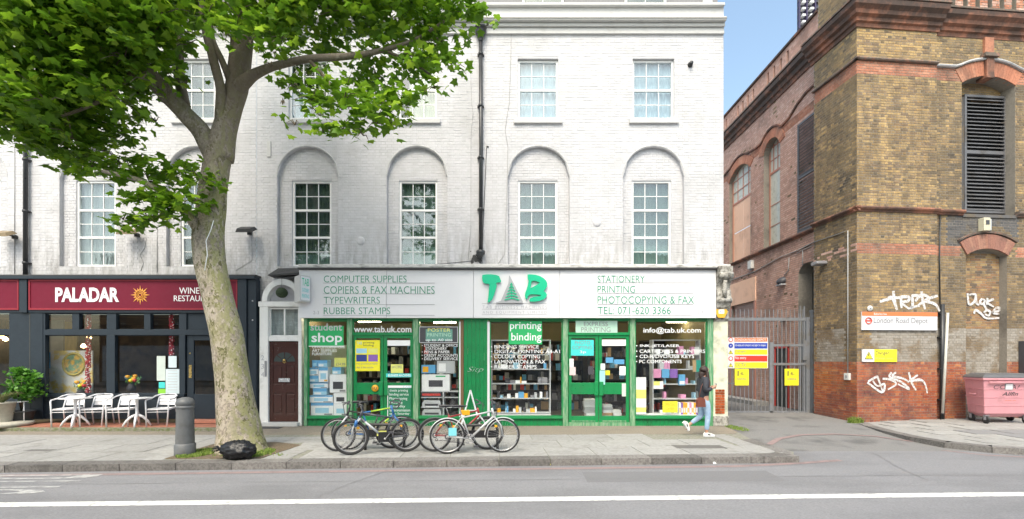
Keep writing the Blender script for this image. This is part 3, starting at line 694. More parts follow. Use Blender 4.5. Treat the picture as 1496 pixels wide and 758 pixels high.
# shop windows
def shopwin(house, a, b, t, bt, fmat=M_fascia, fw=.03, gl=M_glass2, y=SY):
    mb = MB(); x0, x1, z0, z1 = Q(a, b, t, bt, y)
    mb.box(x0, x0+fw, y, y+.05, z0, z1); mb.box(x1-fw, x1, y, y+.05, z0, z1); mb.box(x0+fw, x1-fw, y, y+.05, z1-fw, z1); mb.box(x0+fw, x1-fw, y, y+.05, z0, z0+fw)
    w_ = mb.build('shop_window', fmat, house)
    piece('pane', gl, w_, ((x0+x1)/2, y+.03, (z0+z1)/2), (x1-x0-fw, .006, z1-z0-fw)); return w_
w1 = shopwin(terr, 449.5, 508, 468, 608.5, M_green); w2 = shopwin(terr, 611.5, 671.5, 468, 608.5, M_green)
w3 = shopwin(terr, 715.5, 822, 468, 608.5, M_green); w4 = shopwin(terr, 927.5, 1033, 468, 608.5, M_green)
t1 = shopwin(terr, 515, 604, 467.5, 487, M_green); t2 = shopwin(terr, 829.5, 920, 467.5, 487, M_green)
def leaf_door(a, b, hinge):
    """one green door leaf: rails and stiles, two panes, pull handle"""
    x0, x1 = X(a), X(b); y = SY+.02; z0, zt = Z(617), Z(489); zm0, zm1 = Z(576), Z(559); s = .085
    mb = MB()
    mb.box(x0, x0+s, y, y+.05, z0, zt); mb.box(x1-s, x1, y, y+.05, z0, zt)
    mb.box(x0+s, x1-s, y+.002, y+.048, zt-.09, zt); mb.box(x0+s, x1-s, y+.002, y+.048, zm0, zm1); mb.box(x0+s, x1-s, y+.002, y+.048, z0, z0+.17)
    d = mb.build('door', M_green, terr, bevel=.005)
    piece('pane', M_glass2, d, ((x0+x1)/2, y+.03, (zt-.09+zm1)/2), (x1-x0-2*s, .006, zt-.09-zm1))
    piece('pane', M_glass2, d, ((x0+x1)/2, y+.03, (z0+.17+zm0)/2), (x1-x0-2*s, .006, zm0-z0-.17))
    hx = x1-.06 if hinge < 0 else x0+.06
    MB().box(hx-.055, hx+.055, y-.05, y-.003, zm0-.03, zm1+.03).build('handle', M_green, d, bevel=.01)
    bx('kick_plate', M_greenw, d, x0+s, x1-s, y-.006, y-.001, z0+.02, z0+.05)
    return d
d1 = leaf_door(516, 560, -1); d2 = leaf_door(560.6, 603.5, 1); d3 = leaf_door(830.5, 874.5, -1); d4 = leaf_door(875.1, 919.5, 1)
bx('door_head', M_green, terr, X(515), X(604), SY-.01, SY+.08, Z(489.5), Z(486.5)); bx('door_head', M_green, terr, X(829.5), X(920), SY-.01, SY+.08, Z(489.5), Z(486.5))
bx('threshold', M_greenw, terr, X(515), X(604), SY-.02, SY+.1, 0, Z(617)); bx('threshold', M_greenw, terr, X(829.5), X(920), SY-.02, SY+.1, 0, Z(617))
# window lettering
def vt(lines, a, w, LY=SY-.006, bold=.007, sx=1.0):
    for s_, x1_, y0_, y1_ in lines: text(s_, Q(a, x1_, y0_, y1_, LY), LY, M_vinyl, w, name='window_lettering', bold=bold, depth=0)
vt([("www.tab.uk.com", 601, 476, 485.5)], 517, t1, bold=.015)
vt([("OFFICE FURNITURE", 504, 505.5, 508.8), ("ART SUPPLIES", 492, 510, 514), ("FURNITURE", 485, 515, 519)], 456, w1)
vt([("• STUDENT & OFFICE", 669, 502.5, 506.5), ("• PENS & PAPER", 657, 512, 516), ("• CREDIT ACCOUNTS", 669, 517, 521), ("• DELIVERY SERVICE", 669, 522, 526)], 616, w2); vt([("STATIONERY", 653, 507.2, 511.2)], 621.5, w2)
vt([("• BINDING SERVICE", 787, 504, 509), ("• DIGITAL PRINTING A4-A1", 818, 510.7, 516), ("• COLOUR COPYING", 789, 518, 523.5), ("• LAMINATION & FAX", 797, 525.5, 531), ("• RUBBER STAMPS", 784, 533, 538.5)], 717, w3)
vt([("info@tab.uk.com", 1024, 478, 488)], 940, w4, bold=.012)
vt([("• INK-JET/LASER", 993, 503, 508), ("• CARTRIDGES & PRINTERS", 1030, 510.5, 515.5), ("• CD-R/DVD/USB KEYS", 1014, 518, 523), ("• PC COMPONENTS", 996, 525.5, 530.5)], 929, w4)
# posters and signs behind / on the glass: things of their own
def poster(label, rect, mat, lines=(), Y=SY-.012, cat='poster', th=.006, name='poster', group=None, extra=None):
    a, b, c, d = rect; x0, x1, z0, z1 = Q(a, b, c, d, Y)
    t = thing(name, label, cat, ((x0+x1)/2, Y, z0), group=group)
    bx('sheet', mat, t, x0, x1, Y, Y+th, z0, z1)
    for l in lines:
        s_, la, lb, lc, ld, m_ = l[:6]; text(s_, Q(la, lb, lc, ld, Y), Y-.002, m_, t, name='print', depth=0, bold=l[6] if len(l) > 6 else .0)
    for e in (extra or []):
        ea, eb, ec, ed, m_ = e; x0, x1, z0, z1 = Q(ea, eb, ec, ed, Y); bx('picture', m_, t, x0, x1, Y-.0015, Y, z0, z1)
    return t
C = {}
def col(name, rgb, r=.5): return flat(name, rgb, r, var=.06)
c_gsign = col('sign_green', (.02, .42, .13)); c_yel = col('poster_yellow', (.85, .78, .03)); c_lem = col('pale_yellow_card', (.75, .76, .2)); c_cy = col('poster_cyan', (.06, .60, .58)); c_wht = col('paper_white', (.86, .87, .88)); c_blu = col('carton_blue', (.12, .38, .66)); c_sky = col('carton_sky', (.35, .62, .78)); c_or = col('orange_disc', (.85, .42, .02)); c_dg = col('dark_green_panel', (.015, .19, .09)); c_pg = col('pale_green_sign', (.45, .68, .55)); c_dk = col('dark_grey_print', (.06, .06, .07)); c_gr = col('mid_grey', (.25, .25, .27)); c_red = col('red_card', (.55, .05, .04)); c_pur = col('purple_card', (.25, .12, .45)); c_pink = col('pink_card', (.7, .3, .5)); c_navy = col('navy_print', (.03, .05, .25)); c_lg = col('light_grey_plastic', (.5, .52, .54)); c_tan = col('kraft_card', (.45, .3, .16))
poster('green and white sign reading student shop at the top left of the stationery window', (451, 502, 476, 506), c_gsign, [("shop", 455, 500, 486, 504, M_vinyl, .02)], cat='sign', name='window_sign', extra=[(451, 503, 505, 506.5, c_wht)])
text("student", Q(454, 500, 472.5, 483), SY-.016, c_lg, w1, name='window_lettering', bold=.015, depth=0)
poster('green sign reading printing binding hung in the shop window right of the boarded panel', (743, 792, 469, 503), c_gsign, [("printing", 745, 791, 470.5, 484, M_vinyl, .01), ("binding", 747, 791, 486, 501, M_vinyl, .01)], cat='sign', name='window_sign')
poster('yellow printing and binding poster with four pictures on the left green door', (519, 555, 497, 542), c_yel, [("TAB", 521, 529, 499, 503, c_sky), ("printing", 531, 547, 499, 502.5, c_dk), ("binding", 531, 546, 503, 506.5, c_dk), ("Free quotations on request", 521, 552, 530, 533, c_gr), ("Ask at the counter", 521, 546, 535, 538, c_gr)], extra=[(520.5, 536, 509, 516, c_sky), (538, 552, 509, 516, c_lem), (520.5, 536, 518, 528, c_navy), (538, 552, 518, 528, c_pur)])
poster('green service list poster low on the right door leaf under the cyan strip', (566, 601, 563, 608), c_dg, [("TAB", 588, 600, 563.6, 566.2, c_sky), ("thesis printing", 569, 596, 568.5, 573, M_vinyl), ("binding service", 569, 597, 574, 579, M_vinyl), ("Photocopying", 569, 595, 580, 585, M_vinyl), ("laminating", 569, 588, 586, 590.5, M_vinyl), ("same day", 569, 592, 591.5, 596, M_vinyl), ("fax transmission", 569, 599, 597, 601, M_vinyl), ("open Saturday", 569, 598, 602.5, 606.5, M_vinyl)], extra=[(566, 601, 563, 566.5, c_wht), (566, 567, 567, 608, c_wht)])
poster('long cyan strip notice across the right green door above its middle rail', (564, 601, 545.5, 551), c_cy, [("BUSINESS MACHINES", 567, 600, 546.5, 550, M_vinyl, .02)], cat='notice')
poster('blank white blind strip at the top of the right leaf of the first green door', (565, 602, 497, 505), c_wht, cat='notice', Y=SY+.04)
poster('pale yellow notice in the right leaf of the first green door', (571, 589, 532, 545), c_lem, [("A4 COPIES", 573, 587, 534, 538, c_gr)], cat='notice', Y=SY+.04)
poster('pale yellow price card above the boxed printer in the left shop window', (488.5, 506, 522.5, 535.5), c_lem, [("£14.99", 491, 504, 530, 534, c_gr)], cat='price card', Y=SY+.06)
t = thing('door_sticker', 'round orange sticker on the lower pane of the left green door', 'sticker', (X(548), SY, Z(567)))
MB().lathe([(0, -.008), (.092, -.008), (.092, 0), (0, 0)], (X(548), SY-.004, Z(567)), 24, 'y').build('disc', c_or, t)
text("FAX", Q(544.5, 551.5, 564.5, 569.5), SY-.014, c_dk, t, name='print', depth=0)
t = poster('black framed poster printing sign with a glowing green centre in the second shop window', (612.5, 669, 477, 501), c_dk, [("POSTER", 625, 658, 479.5, 484.5, c_lem), ("PRINTING", 624, 659, 486.5, 491.5, c_pg), ("up to A0 size", 622, 661, 494.5, 499.5, M_vinyl, .01)], cat='sign', name='window_sign', extra=[(613, 669, 477, 478, c_lg), (613, 669, 500, 501, c_lg), (612.5, 613.5, 478, 500, c_lg), (668, 669, 478, 500, c_lg), (622, 661, 481, 498, col('glow_green', (.14, .33, .27)))])
poster('pale green express printing sign over the right hand green doors', (841, 902, 468.5, 486), c_pg, [("EXPRESS", 853, 888, 470, 476.5, c_gr), ("PRINTING", 849, 892, 478, 485, c_gr)], cat='sign', name='window_sign')
poster('cyan photo copying poster on the left leaf of the right hand green doors', (834, 867.5, 496.5, 519.5), c_cy, [("PHOTO", 840, 862, 498, 503, c_gr), ("COPYING", 836, 865, 505, 510, c_gr), ("3p", 847, 856, 512, 517, M_vinyl)])
poster('blank white strip at the top of the right leaf of the right hand green doors', (878, 914.5, 496, 505), c_wht, cat='notice', Y=SY+.04)
for i, (lab, r_, m_) in enumerate([('small white and blue leaflet low left on the right hand door pane', (832, 838, 524, 536), c_wht), ('pinkish white leaflet on the left leaf of the right hand doors', (832, 841, 536, 548), col('leaflet_pink', (.7, .55, .55))), ('small black handwritten card beside the middle stile of the right hand doors', (859, 867, 535, 547), c_dk), ('white and blue leaflet stuck on the right leaf beside the handles', (877.5, 884, 531, 540), c_wht), ('pale cyan hanging notice over the door handles of the right hand doors', (876, 884, 541, 562), col('notice_cyan', (.35, .65, .66))), ('white notice at right edge of the right leaf above the middle rail', (905, 914, 535, 548), c_wht), ('tall narrow white leaflet at right edge below the middle rail', (908.5, 914.5, 560, 579), col('leaflet_grey', (.6, .63, .6))), ('blue house shaped card in the right hand doors', (885, 896, 522, 530), c_blu), ('blue oblong card right of the house shaped card in the right hand doors', (897, 912, 525, 532), c_blu), ('yellow card by the middle stile of the right hand doors', (884, 891, 541, 548), c_yel), ('small white card under the middle rail of the left leaf of the right hand doors', (832, 838, 560, 565), c_wht)]):
    poster(lab, r_, m_, Y=SY+.005 if i < 7 else SY+.06, cat='notice', name='notice')
poster('long white and yellow notice sheets hung down the left edge of the right shop window', (928.5, 944, 551, 605), c_wht, cat='notice', Y=SY+.06, extra=[(928.5, 944, 569, 582, c_lem), (928.5, 944, 595, 602, c_lem)])
poster('yellow sale card on the floor of the right shop window', (968, 990, 586, 602.5), c_yel, [("SPECIAL", 971, 987, 589, 593, c_or), ("OFFER", 973, 985, 595, 599, c_or)], cat='price card', Y=SY+.10)
poster('teal and kraft brown notice board at the right edge of the right shop window', (1012, 1024, 526, 543), col('teal_card', (.02, .33, .27)), cat='notice', Y=SY+.3, extra=[(1012, 1017, 526, 543, c_tan)])
poster('tilted white card with a yellow patch on the shelf of the right shop window', (955, 969, 557, 568), c_wht, cat='notice', Y=SY+.22, extra=[(955, 964, 557, 563, c_lem)])
# ---- shop interior
M_wallin = pm('cream_shop_wall', (.24, .20, .11), .9, var=.15, scale=2); M_floorin = pm('shop_floor', (.16, .13, .10), .8)
M_tube = flat('lit_tube', (1, .88, .6), .5, emit=16)
mb = MB(); a, b, c, d = X(441)+.02, X(1050)-.15, SY+.14, 16.8
mb.add([(a, d, 0), (b, d, 0), (b, d, 3.1), (a, d, 3.1), (a, c, 0), (b, c, 0), (b, c, 3.1), (a, c, 3.1)], [(0, 1, 2, 3), (3, 2, 6, 7), (0, 3, 7, 4), (1, 5, 6, 2)])
mb.build('shop_room', M_wallin, terr)
bx('shop_floor', M_floorin, terr, a, b, SY+.1, d, -.02, .004)
for i, (px, yy) in enumerate(((540, 14.2), (650, 14.6), (760, 14.4), (900, 13.8), (990, 14.4), (478, 13.1), (641, 13.1), (770, 13.3), (975, 13.3))):  # the last four are added to brighten the goods in the windows
    t = thing('strip_light', 'lit ceiling strip light '+['far back behind the first green doors', 'far back behind the second shop window', 'far back behind the printing window', 'behind the right hand green doors', 'far back in the right shop window', 'added to brighten the front of the first shop window', 'added to brighten the front of the second shop window', 'added to brighten the front of the printing window', 'added to brighten the front of the right shop window'][i], 'light', (fx(px, yy), yy, 3.0), group='ceiling strip lights in the shop')
    bx('light_body', c_wht, t, fx(px, yy)-.38, fx(px, yy)+.38, yy-.06, yy+.06, 3.0, 3.08); MB().tube([(fx(px, yy)-.34, yy, 2.96), (fx(px, yy)+.34, yy, 2.96)], .035, 8).build('lit_tube', M_tube, t)
bx('display_back', pm('cream_backboard', (.55, .52, .42), .8), terr, X(451), X(507), SY+.75, SY+.78, .25, 2.2)
# dark shelving units deeper in the shop with rows of goods
M_shelf = flat('dark_shelf', (.06, .05, .04), .6)
gm = [c_dk, c_dk, c_tan, c_gr, c_wht, c_gr, M_shelf, c_blu, M_shelf, c_red, c_dk]
M_shelf = flat('dark_shelf', (.10, .08, .06), .6)
def rack(label, px0, px1, y, h, levels, dens=.8, mat=M_shelf, back=True, z0=0.02, dep=.4, hmax=.85, pal=None):
    gm_ = pal or gm
    x0, x1 = fx(px0, y), fx(px1, y); t = thing('shelf_unit', label, 'shelves', ((x0+x1)/2, y, z0))
    mb = MB()
    for k in range(levels+1): mb.box(x0, x1, y, y+dep, z0+h*k/levels, z0+h*k/levels+.025)
    mb.box(x0-.03, x0, y, y+dep, z0, z0+h+.025); mb.box(x1, x1+.03, y, y+dep, z0, z0+h+.025)
    if back: mb.box(x0, x1, y+dep, y+dep+.02, z0, z0+h)
    mb.build('shelf_frame', mat, t)
    g = MB(); 
    for k in range(levels):
        x = x0+.02
        while x < x1-.05:
            w_ = random.uniform(.03, .16); hh = random.uniform(.15 if pal else .3, hmax)*h/levels
            if random.random() < dens: g.cur = random.randrange(len(gm_)); g.box(x, min(x+w_-.008, x1), y+.03, y+dep*random.uniform(.5, .9), z0+h*k/levels+.026, z0+h*k/levels+.026+hh)
            x += w_
    g.build('goods', gm_, t, kind='stuff'); return t
rack('dark shelf unit of goods at the back behind the first green doors', 520, 600, 15.5, 2.3, 6); rack('shelf unit of goods at the back of the second shop window', 618, 690, 15.8, 2.3, 6)
rack('long shelf unit of goods at the back behind the printing binding window', 705, 850, 16.2, 2.4, 7); rack('shelf unit of goods at the back behind the right hand doors', 862, 925, 15.3, 2.2, 6, .9); rack('tall shelf unit of goods at the back of the right shop window', 940, 1010, 16.0, 2.4, 6)
rack('white framed display shelves with ink boxes in the printing binding window', 719, 803, 12.78, 2.0, 5, .5, c_lg, False, .30, .3, .45, [c_wht, c_blu, c_wht, c_lg, c_dk, c_sky, c_gr, c_or])
rack('white display shelves of printer supplies in the right shop window', 955, 1022, 12.95, 2.05, 5, .35, c_lg, False, .26, .3, .6, [c_wht, c_lg, c_dk, c_sky, c_gr, c_pink])
# goods in the windows
def carton(label, rect, Y, mats, dep=.3, name='carton', cat='box', pic=None, rot=0, group=None):
    a, b, c, d = rect; x0, x1, z0, z1 = Q(a, b, c, d, Y)
    t = thing(name, label, cat, ((x0+x1)/2, Y, z0), group=group)
    bx('box_body', mats[0], t, x0, x1, Y, Y+dep, z0, z1, bevel=.006)
    for i, p in enumerate(pic or []):
        u0, u1, v0, v1, m_ = p; bx('printed_panel', m_, t, x0+(x1-x0)*u0, x0+(x1-x0)*u1, Y-.002-.0005*i, Y, z0+(z1-z0)*v0, z0+(z1-z0)*v1)
    return t
pr = lambda top, dev: [(.0, 1, .8, 1, top), (.2, .8, .25, .6, dev), (.1, .45, .08, .18, c_gr)]
W1 = [('blue ink carton on top of the stack at the left of the first shop window', (456, 464, 526, 536.5), [c_blu]), ('white and blue carton topping the right of the stack in the first shop window', (464.5, 478, 526, 536), [c_sky]), ('white carton with blue print second from the top left', (451, 465, 537, 548.5), [c_wht]), ('tall white carton with an orange spot in the left stack', (465.5, 479, 536.5, 558), [c_wht]), ('pale blue carton under the white one at the left of the stack', (452, 465, 549, 558), [c_sky]), ('wide white and blue carton across the middle of the stack', (453, 479, 558.3, 567), [c_wht]), ('blue carton with a small dark printer on it in the stack', (457, 477, 567.3, 577), [c_sky]), ('wide white and cyan scanner carton low in the stack', (452, 486, 577.3, 588), [c_wht]), ('large white and blue carton at the bottom of the left stack', (454, 487, 588.3, 607), [c_wht]), ('small light blue carton on the boxed printer in the first window', (485.5, 498, 536.5, 546.5), [c_sky]), ('large white printer box with a black picture in the first shop window', (481.5, 506, 547, 573.5), [c_wht]), ('plain white printer carton under the large printer box in the first window', (487.5, 507, 574, 589.5), [c_wht]), ('lowest white printer carton at the right of the first shop window', (487.5, 507, 590, 607), [c_wht])]
for i, (lab, r_, m_) in enumerate(W1):
    pic = [(0, 1, .55, 1, c_blu), (.1, .6, .1, .4, c_wht)] if m_[0] is c_sky else [(.0, 1, .78, 1, c_blu if i not in (10, 11, 12) else c_wht), (.2, .8, .2, .6, c_dk if i in (10, 11) else c_sky), (.6, .95, .05, .16, c_or if i == 3 else c_gr)]
    carton(lab, r_, SY+.08+.02*(i % 3), m_, .28, pic=pic)
W2 = [('blue ink carton on the upper shelf of the second shop window', (615.5, 636, 533, 545.5), [c_blu]), ('plain grey carton beside the blue one on the upper shelf of the second window', (638, 664.5, 527, 545.5), [c_lg]), ('white printer box with a black printer picture on the middle of the second window', (616, 657, 547, 571), [c_wht]), ('black and red carton on the shelf under the white printer box', (615.5, 645, 573.5, 580), [c_dk])]
for i, (lab, r_, m_) in enumerate(W2):
    carton(lab, r_, SY+.1, m_, .3, pic=[(.25, .75, .25, .65, c_dk), (.5, .85, .85, .93, c_gsign)] if i == 2 else ([(.05, .95, .3, .8, c_red)] if i == 3 else [(.1, .5, .15, .8, c_or if i == 0 else c_wht)]))
t = thing('display_shelves', 'grey open display shelves holding two printers in the second shop window', 'shelves', (X(640), SY+.1, .25)); mb = MB()
for y_ in (572.3, 581, 595.5, 608.3): mb.box(X(614), X(671), SY+.09, SY+.45, Z(y_)-.012, Z(y_)+.012)
mb.box(X(646), X(648), SY+.09, SY+.45, .26, Z(572.5)); mb.build('shelf_frame', c_lg, t)
for lab, r_ in (('light grey desktop printer on the middle shelf, second shop window', (617, 643, 585, 594.8)), ('white desktop printer with a dark front on the bottom shelf of the second shop window', (617, 644, 598, 607.6))):
    x0, x1, z0, z1 = Q(*r_, SY+.1); t = thing('printer', lab, 'printer', ((x0+x1)/2, SY+.15, z0)); h = z1-z0
    MB().prism([(x0, z0), (x1, z0), (x1, z0+h*.6), (x1-.03, z1), (x0+.05, z1), (x0, z0+h*.6)], SY+.13, SY+.4).build('printer_body', c_lg, t, bevel=.008); bx('paper_slot', c_dk, t, x0+.06, x1-.06, SY+.125, SY+.13, z0+h*.2, z0+h*.5); bx('paper_tray', c_wht, t, x0+.1, x1-.1, SY+.11, SY+.16, z0+.002, z0+.02)
t = thing('equipment_cover', 'crumpled black plastic cover over equipment at the right of the second shop window', 'cover', (X(660), SY+.25, .26))
mb = MB(); mb.smooth = False; n = 10; vs = []
for j in range(7):
    for i in range(n): a_ = 2*math.pi*i/n; rr = (.24-.02*j)*(1+.25*random.uniform(-1, 1)); vs.append((X(660)+rr*math.cos(a_), SY+.32+rr*.8*math.sin(a_), .26+j*.11))
mb.add(vs, [(j*n+i, j*n+(i+1) % n, (j+1)*n+(i+1) % n, (j+1)*n+i) for j in range(6) for i in range(n)]+[tuple(range(6*n, 7*n))]); mb.build('cover_sheet', M_black, t)
for a_, b_, nm in ((715.5, 806, 'printing'), (927.5, 1022, 'right')): bx('window_shelf', c_wht, terr, X(a_)+.02, X(b_), SY+.06, SY+.6, .25, .275)
# stacks of paper behind the right hand doors
for j, (pa, pb, n_, lab) in enumerate(((855, 869, 9, 'ream up in the paper stack behind the left leaf'), (881, 894, 7, 'ream up in the taller paper stack behind the right leaf'), (895, 907, 5, 'ream up in the shorter paper stack behind the right leaf'))):
    for k in range(n_):
        yy = 12.9; x0, x1 = fx(pa, yy)+random.uniform(-.03, .03), fx(pb, yy)+random.uniform(-.03, .03); z0 = .006+k*.075+.0
        t = thing('paper_ream', ['lowest', 'second', 'third', 'fourth', 'fifth', 'sixth', 'seventh', 'eighth', 'ninth'][k]+' '+lab, 'paper ream', ((x0+x1)/2, yy, z0), group='paper reams stacked inside the right hand doors')
        bx('paper_block', [c_wht, c_lg, c_tan][random.choice((0, 0, 1, 2))] if j < 2 else c_wht, t, x0, x1, yy, yy+.3, z0, z0+.07)
for k in range(9):   # ring binders
    x0 = fx(992+k*3.1, 12.72); m_ = [c_wht, c_pur, c_or, c_or, c_wht, c_pink, c_wht, c_or, c_pur][k]
    t = thing('ring_binder', ['first white binder', 'dark purple binder second', 'bright orange binder third', 'orange binder fourth', 'white binder fifth, in the middle', 'pink binder sixth', 'white binder seventh', 'orange binder eighth', 'purple binder last'][k]+' from the left in the row on the window floor', 'binder', (x0, 12.72, .27))
    bx('binder_cover', m_, t, x0, x0+.05, 12.72, 12.98, .27, .60); bx('spine_label', c_wht if m_ is not c_wht else c_or, t, x0+.01, x0+.04, 12.717, 12.72, .33, .46)
for k, (m_, nm) in enumerate(((c_pink, 'pink'), (c_blu, 'blue'), (c_pur, 'purple'))):
    carton(nm+' folder standing on the upper shelf of the right shop window', (955+k*12, 966+k*12, 539, 552), 12.9, [m_], .03, 'folder', 'folder')
carton('blue and white box on the shelf right of the folders', (992, 1001, 547, 563), 12.9, [c_blu], .1, pic=[(.1, .9, .1, .4, c_wht)])
t = thing('a_frame', 'white wooden A frame leaning against the green boarded panel', 'easel', (X(687), 12.2, 0))
mb = MB(); mb.bar((fx(687, 12.3), 12.36, fz(570, 12.3)), (fx(673, 12.1), 12.1, 0), .04, .02); mb.bar((fx(687, 12.3), 12.36, fz(570, 12.3)), (fx(702, 12.1), 12.1, 0), .04, .02); mb.build('leg', M_fascia, t)
MB().bar((fx(679, 12.2), 12.18, .45), (fx(696, 12.2), 12.18, .45), .03, .02).build('crossbar', M_fascia, t)
# ---- pier at the corner of the shop
M_pier = pm('cream_pier_paint', (.66, .66, .52), .75, var=.1, scale=6, grime=(.36, .37, .27), gscale=2.2, gpos=(.48, .62), bump=.3, bscale=30)
M_corbel = pm('eroded_stone', (.40, .385, .35), .9, var=.4, scale=14, col2=(.16, .15, .13), bump=1, bscale=22)
bx('pier', M_pier, terr, X(1041), wx(1057), SY-.06, WY+.33, 0, Z(470), bevel=.01)
for k in range(9):
    for j in range(2 if k % 2 else 3):
        w_ = .115 if k % 2 else .075
        piece('brick', pm('glazed_red_brick', (.36, .09, .03), .25, var=.2, scale=12, obj_rand=.3), terr, (X(1043)+.005+(j+.5)*(.255/(2 if k % 2 else 3)), SY-.063, Z(604)+k*.073+.036), (.255/(2 if k % 2 else 3)-.01, .025, .062))
bx('pier_base', M_corbel, terr, X(1041)-.01, wx(1057)+.02, SY-.09, WY+.0, 0, Z(607), bevel=.02)
mb = MB(); x0, x1 = X(1042.5), wx(1057)
prof = [(SY-.05, 470), (SY-.1, 466), (SY-.12, 455), (SY-.2, 450), (SY-.26, 440), (SY-.24, 430), (SY-.17, 422), (SY-.2, 416), (SY-.3, 408), (SY-.34, 400), (SY-.34, 392)]
for (ya, pa), (yb, pb) in zip(prof, prof[1:]):
    mb.add([(x0, ya, Z(pa)), (x1, ya, Z(pa)), (x1, yb, Z(pb)), (x0, yb, Z(pb)), (x0, SY+.3, Z(pa)), (x1, SY+.3, Z(pa)), (x1, SY+.3, Z(pb)), (x0, SY+.3, Z(pb))], [(0, 1, 2, 3), (0, 3, 7, 4), (1, 5, 6, 2)])
mb.tube([(x0-.01, SY-.22, Z(440)), (x1+.01, SY-.22, Z(440))], .07, 12); mb.tube([(x0-.01, SY-.29, Z(405)), (x1+.01, SY-.29, Z(405))], .09, 12)
mb.tube([((x0+x1)/2, SY-.27, Z(436)), ((x0+x1)/2, SY-.22, Z(425)), ((x0+x1)/2, SY-.3, Z(412))], [.05, .07, .05], 8)
mb.build('corbel', M_corbel, terr)
t = thing('alarm_box', 'yellow hexagonal alarm box on the cream pier', 'alarm', (X(1050), SY-.1, Z(456)))
MB().prism([(X(1050)+.155*math.cos(k*math.pi/3+.0), Z(456)+.175*math.sin(k*math.pi/3)) for k in range(6)], SY-.16, SY-.062).build('alarm_body', col('alarm_yellow', (.75, .42, .04)), t, bevel=.012)
x0, x1, z0, z1 = Q(1046, 1054, 453, 459); bx('alarm_label', c_wht, t, x0, x1, SY-.164, SY-.158, z0, z1)
text('ADT', (x0+.02, x1-.02, z0+.03, z1-.03), SY-.167, c_navy, t, name='print', depth=0)
# ---- white doorway with brown door
M_brown = pm('brown_door_gloss', (.06, .022, .017), .2, var=.1, scale=4); M_dp = pm('doorcase_white', (.78, .78, .77), .5, var=.05, scale=8, grime=(.5, .49, .46), gscale=3, gpos=(.55, .75))
DYo = SY-.02
dx0, dx1 = X(392), X(436)
bx('door_jamb', M_dp, terr, X(379.5), dx0, DYo, WY-.004, 0, Z(447), bevel=.01); bx('door_jamb', M_dp, terr, dx1, X(441)+.0, DYo+.004, WY-.004, 0, Z(447), bevel=.01)
bx('door_transom', M_dp, terr, dx0, dx1, DYo+.03, WY, Z(498), Z(491.5)); bx('door_lintel', M_dp, terr, X(378), X(442), DYo-.01, WY, Z(448), Z(440.5), bevel=.01)
bx('doorstep', M_ws, terr, X(386), X(438), SY-.16, WY, 0, Z(616.5), bevel=.01)
bx('door_mat', flat('grey_mat', (.07, .07, .07), .9), terr, X(387), X(421), 11.95, 12.25, .0, .012)
# panelled door
mb = MB(); y = DYo+.09; z0, z1 = Z(616.5), Z(498.5)
d = bx('door', M_brown, terr, dx0, dx1, y, y+.05, z0, z1)
W_ = dx1-dx0; H_ = z1-z0
mr = MB(); st = .1
mr.box(dx0, dx0+st, y-.018, y, z0, z1); mr.box(dx1-st, dx1, y-.018, y, z0, z1); mr.box((dx0+dx1)/2-.045, (dx0+dx1)/2+.045, y-.017, y, z0, z0+H_*.72)
for q0, q1 in ((0, .1), (.36, .47), (.7, .74), (.93, 1.0)): mr.box(dx0+st, dx1-st, y-.016, y, z0+H_*q0, z0+H_*q1)
mr.build('door_rails', M_brown, d, bevel=.006)
for (ua, ub) in ((dx0+st+.03, (dx0+dx1)/2-.075), ((dx0+dx1)/2+.075, dx1-st-.03)):
    for q0, q1 in ((.12, .34), (.49, .68)): bx('door_panel', M_brown, d, ua, ub, y-.012, y, z0+H_*q0, z0+H_*q1, bevel=.008)
cxd = (dx0+dx1)/2; zf = z0+H_*.745
for k in range(4):                    # fan light panes
    a0, a1 = math.pi*k/4+.05, math.pi*(k+1)/4-.05; r0, r1 = .07, .29
    pts = [(cxd+r0*math.cos(a0), zf+r0*math.sin(a0))]+[(cxd+r1*math.cos(a0+(a1-a0)*i/4), zf+.9*r1*math.sin(a0+(a1-a0)*i/4)) for i in range(5)]+[(cxd+r0*math.cos(a1), zf+r0*math.sin(a1))]
    MB().prism(pts, y-.006, y-.001).build('fanlight_pane', flat('dark_pane', (.05, .06, .055), .08), d)
bx('letter_plate', flat('steel_plate', (.7, .7, .7), .25, metal=.6), d, cxd-.15, cxd+.15, y-.024, y-.0165, Z(558), Z(552.5))
MB().lathe([(0, -.05), (.03, -.045), (.035, -.02), (.02, 0)], (cxd, y-.005, Z(526)), 10, 'y').build('knocker', flat('brass', (.6, .42, .15), .3, metal=.8), d)
MB().torus((cxd, y-.03, Z(526)-.04), .035, .008, 16, 6).build('knocker_ring', MAT['brass'], d)
# overdoor window
x0, x1, z0, z1 = Q(392, 436, 449, 491.5); mb = MB(); y = DYo+.08
for q in ((x0, x0+.04), (x1-.04, x1), ((x0+x1)/2-.02, (x0+x1)/2+.02)): mb.box(q[0], q[1], y, y+.04, z0, z1)
mb.box(x0+.04, x1-.04, y+.002, y+.038, z0, z0+.04); mb.box(x0+.04, x1-.04, y+.002, y+.038, z1-.04, z1); w_ = mb.build('overdoor_window', M_dp, terr)
for k in (0, 1): piece('pane', M_glass, w_, ((x0*(3-2*k)+x1*(1+2*k))/4, y+.02, (z0+z1)/2), ((x1-x0)/2-.05, .005, z1-z0-.07), (0, 0, .01*k))
mb = MB(); mb.add([(x0, y+.3, z0), (x1, y+.3, z0), (x1, y+.3, z1), (x0, y+.3, z1)], [(0, 1, 2, 3)]); mb.build('hall_panel', c_lg, w_)
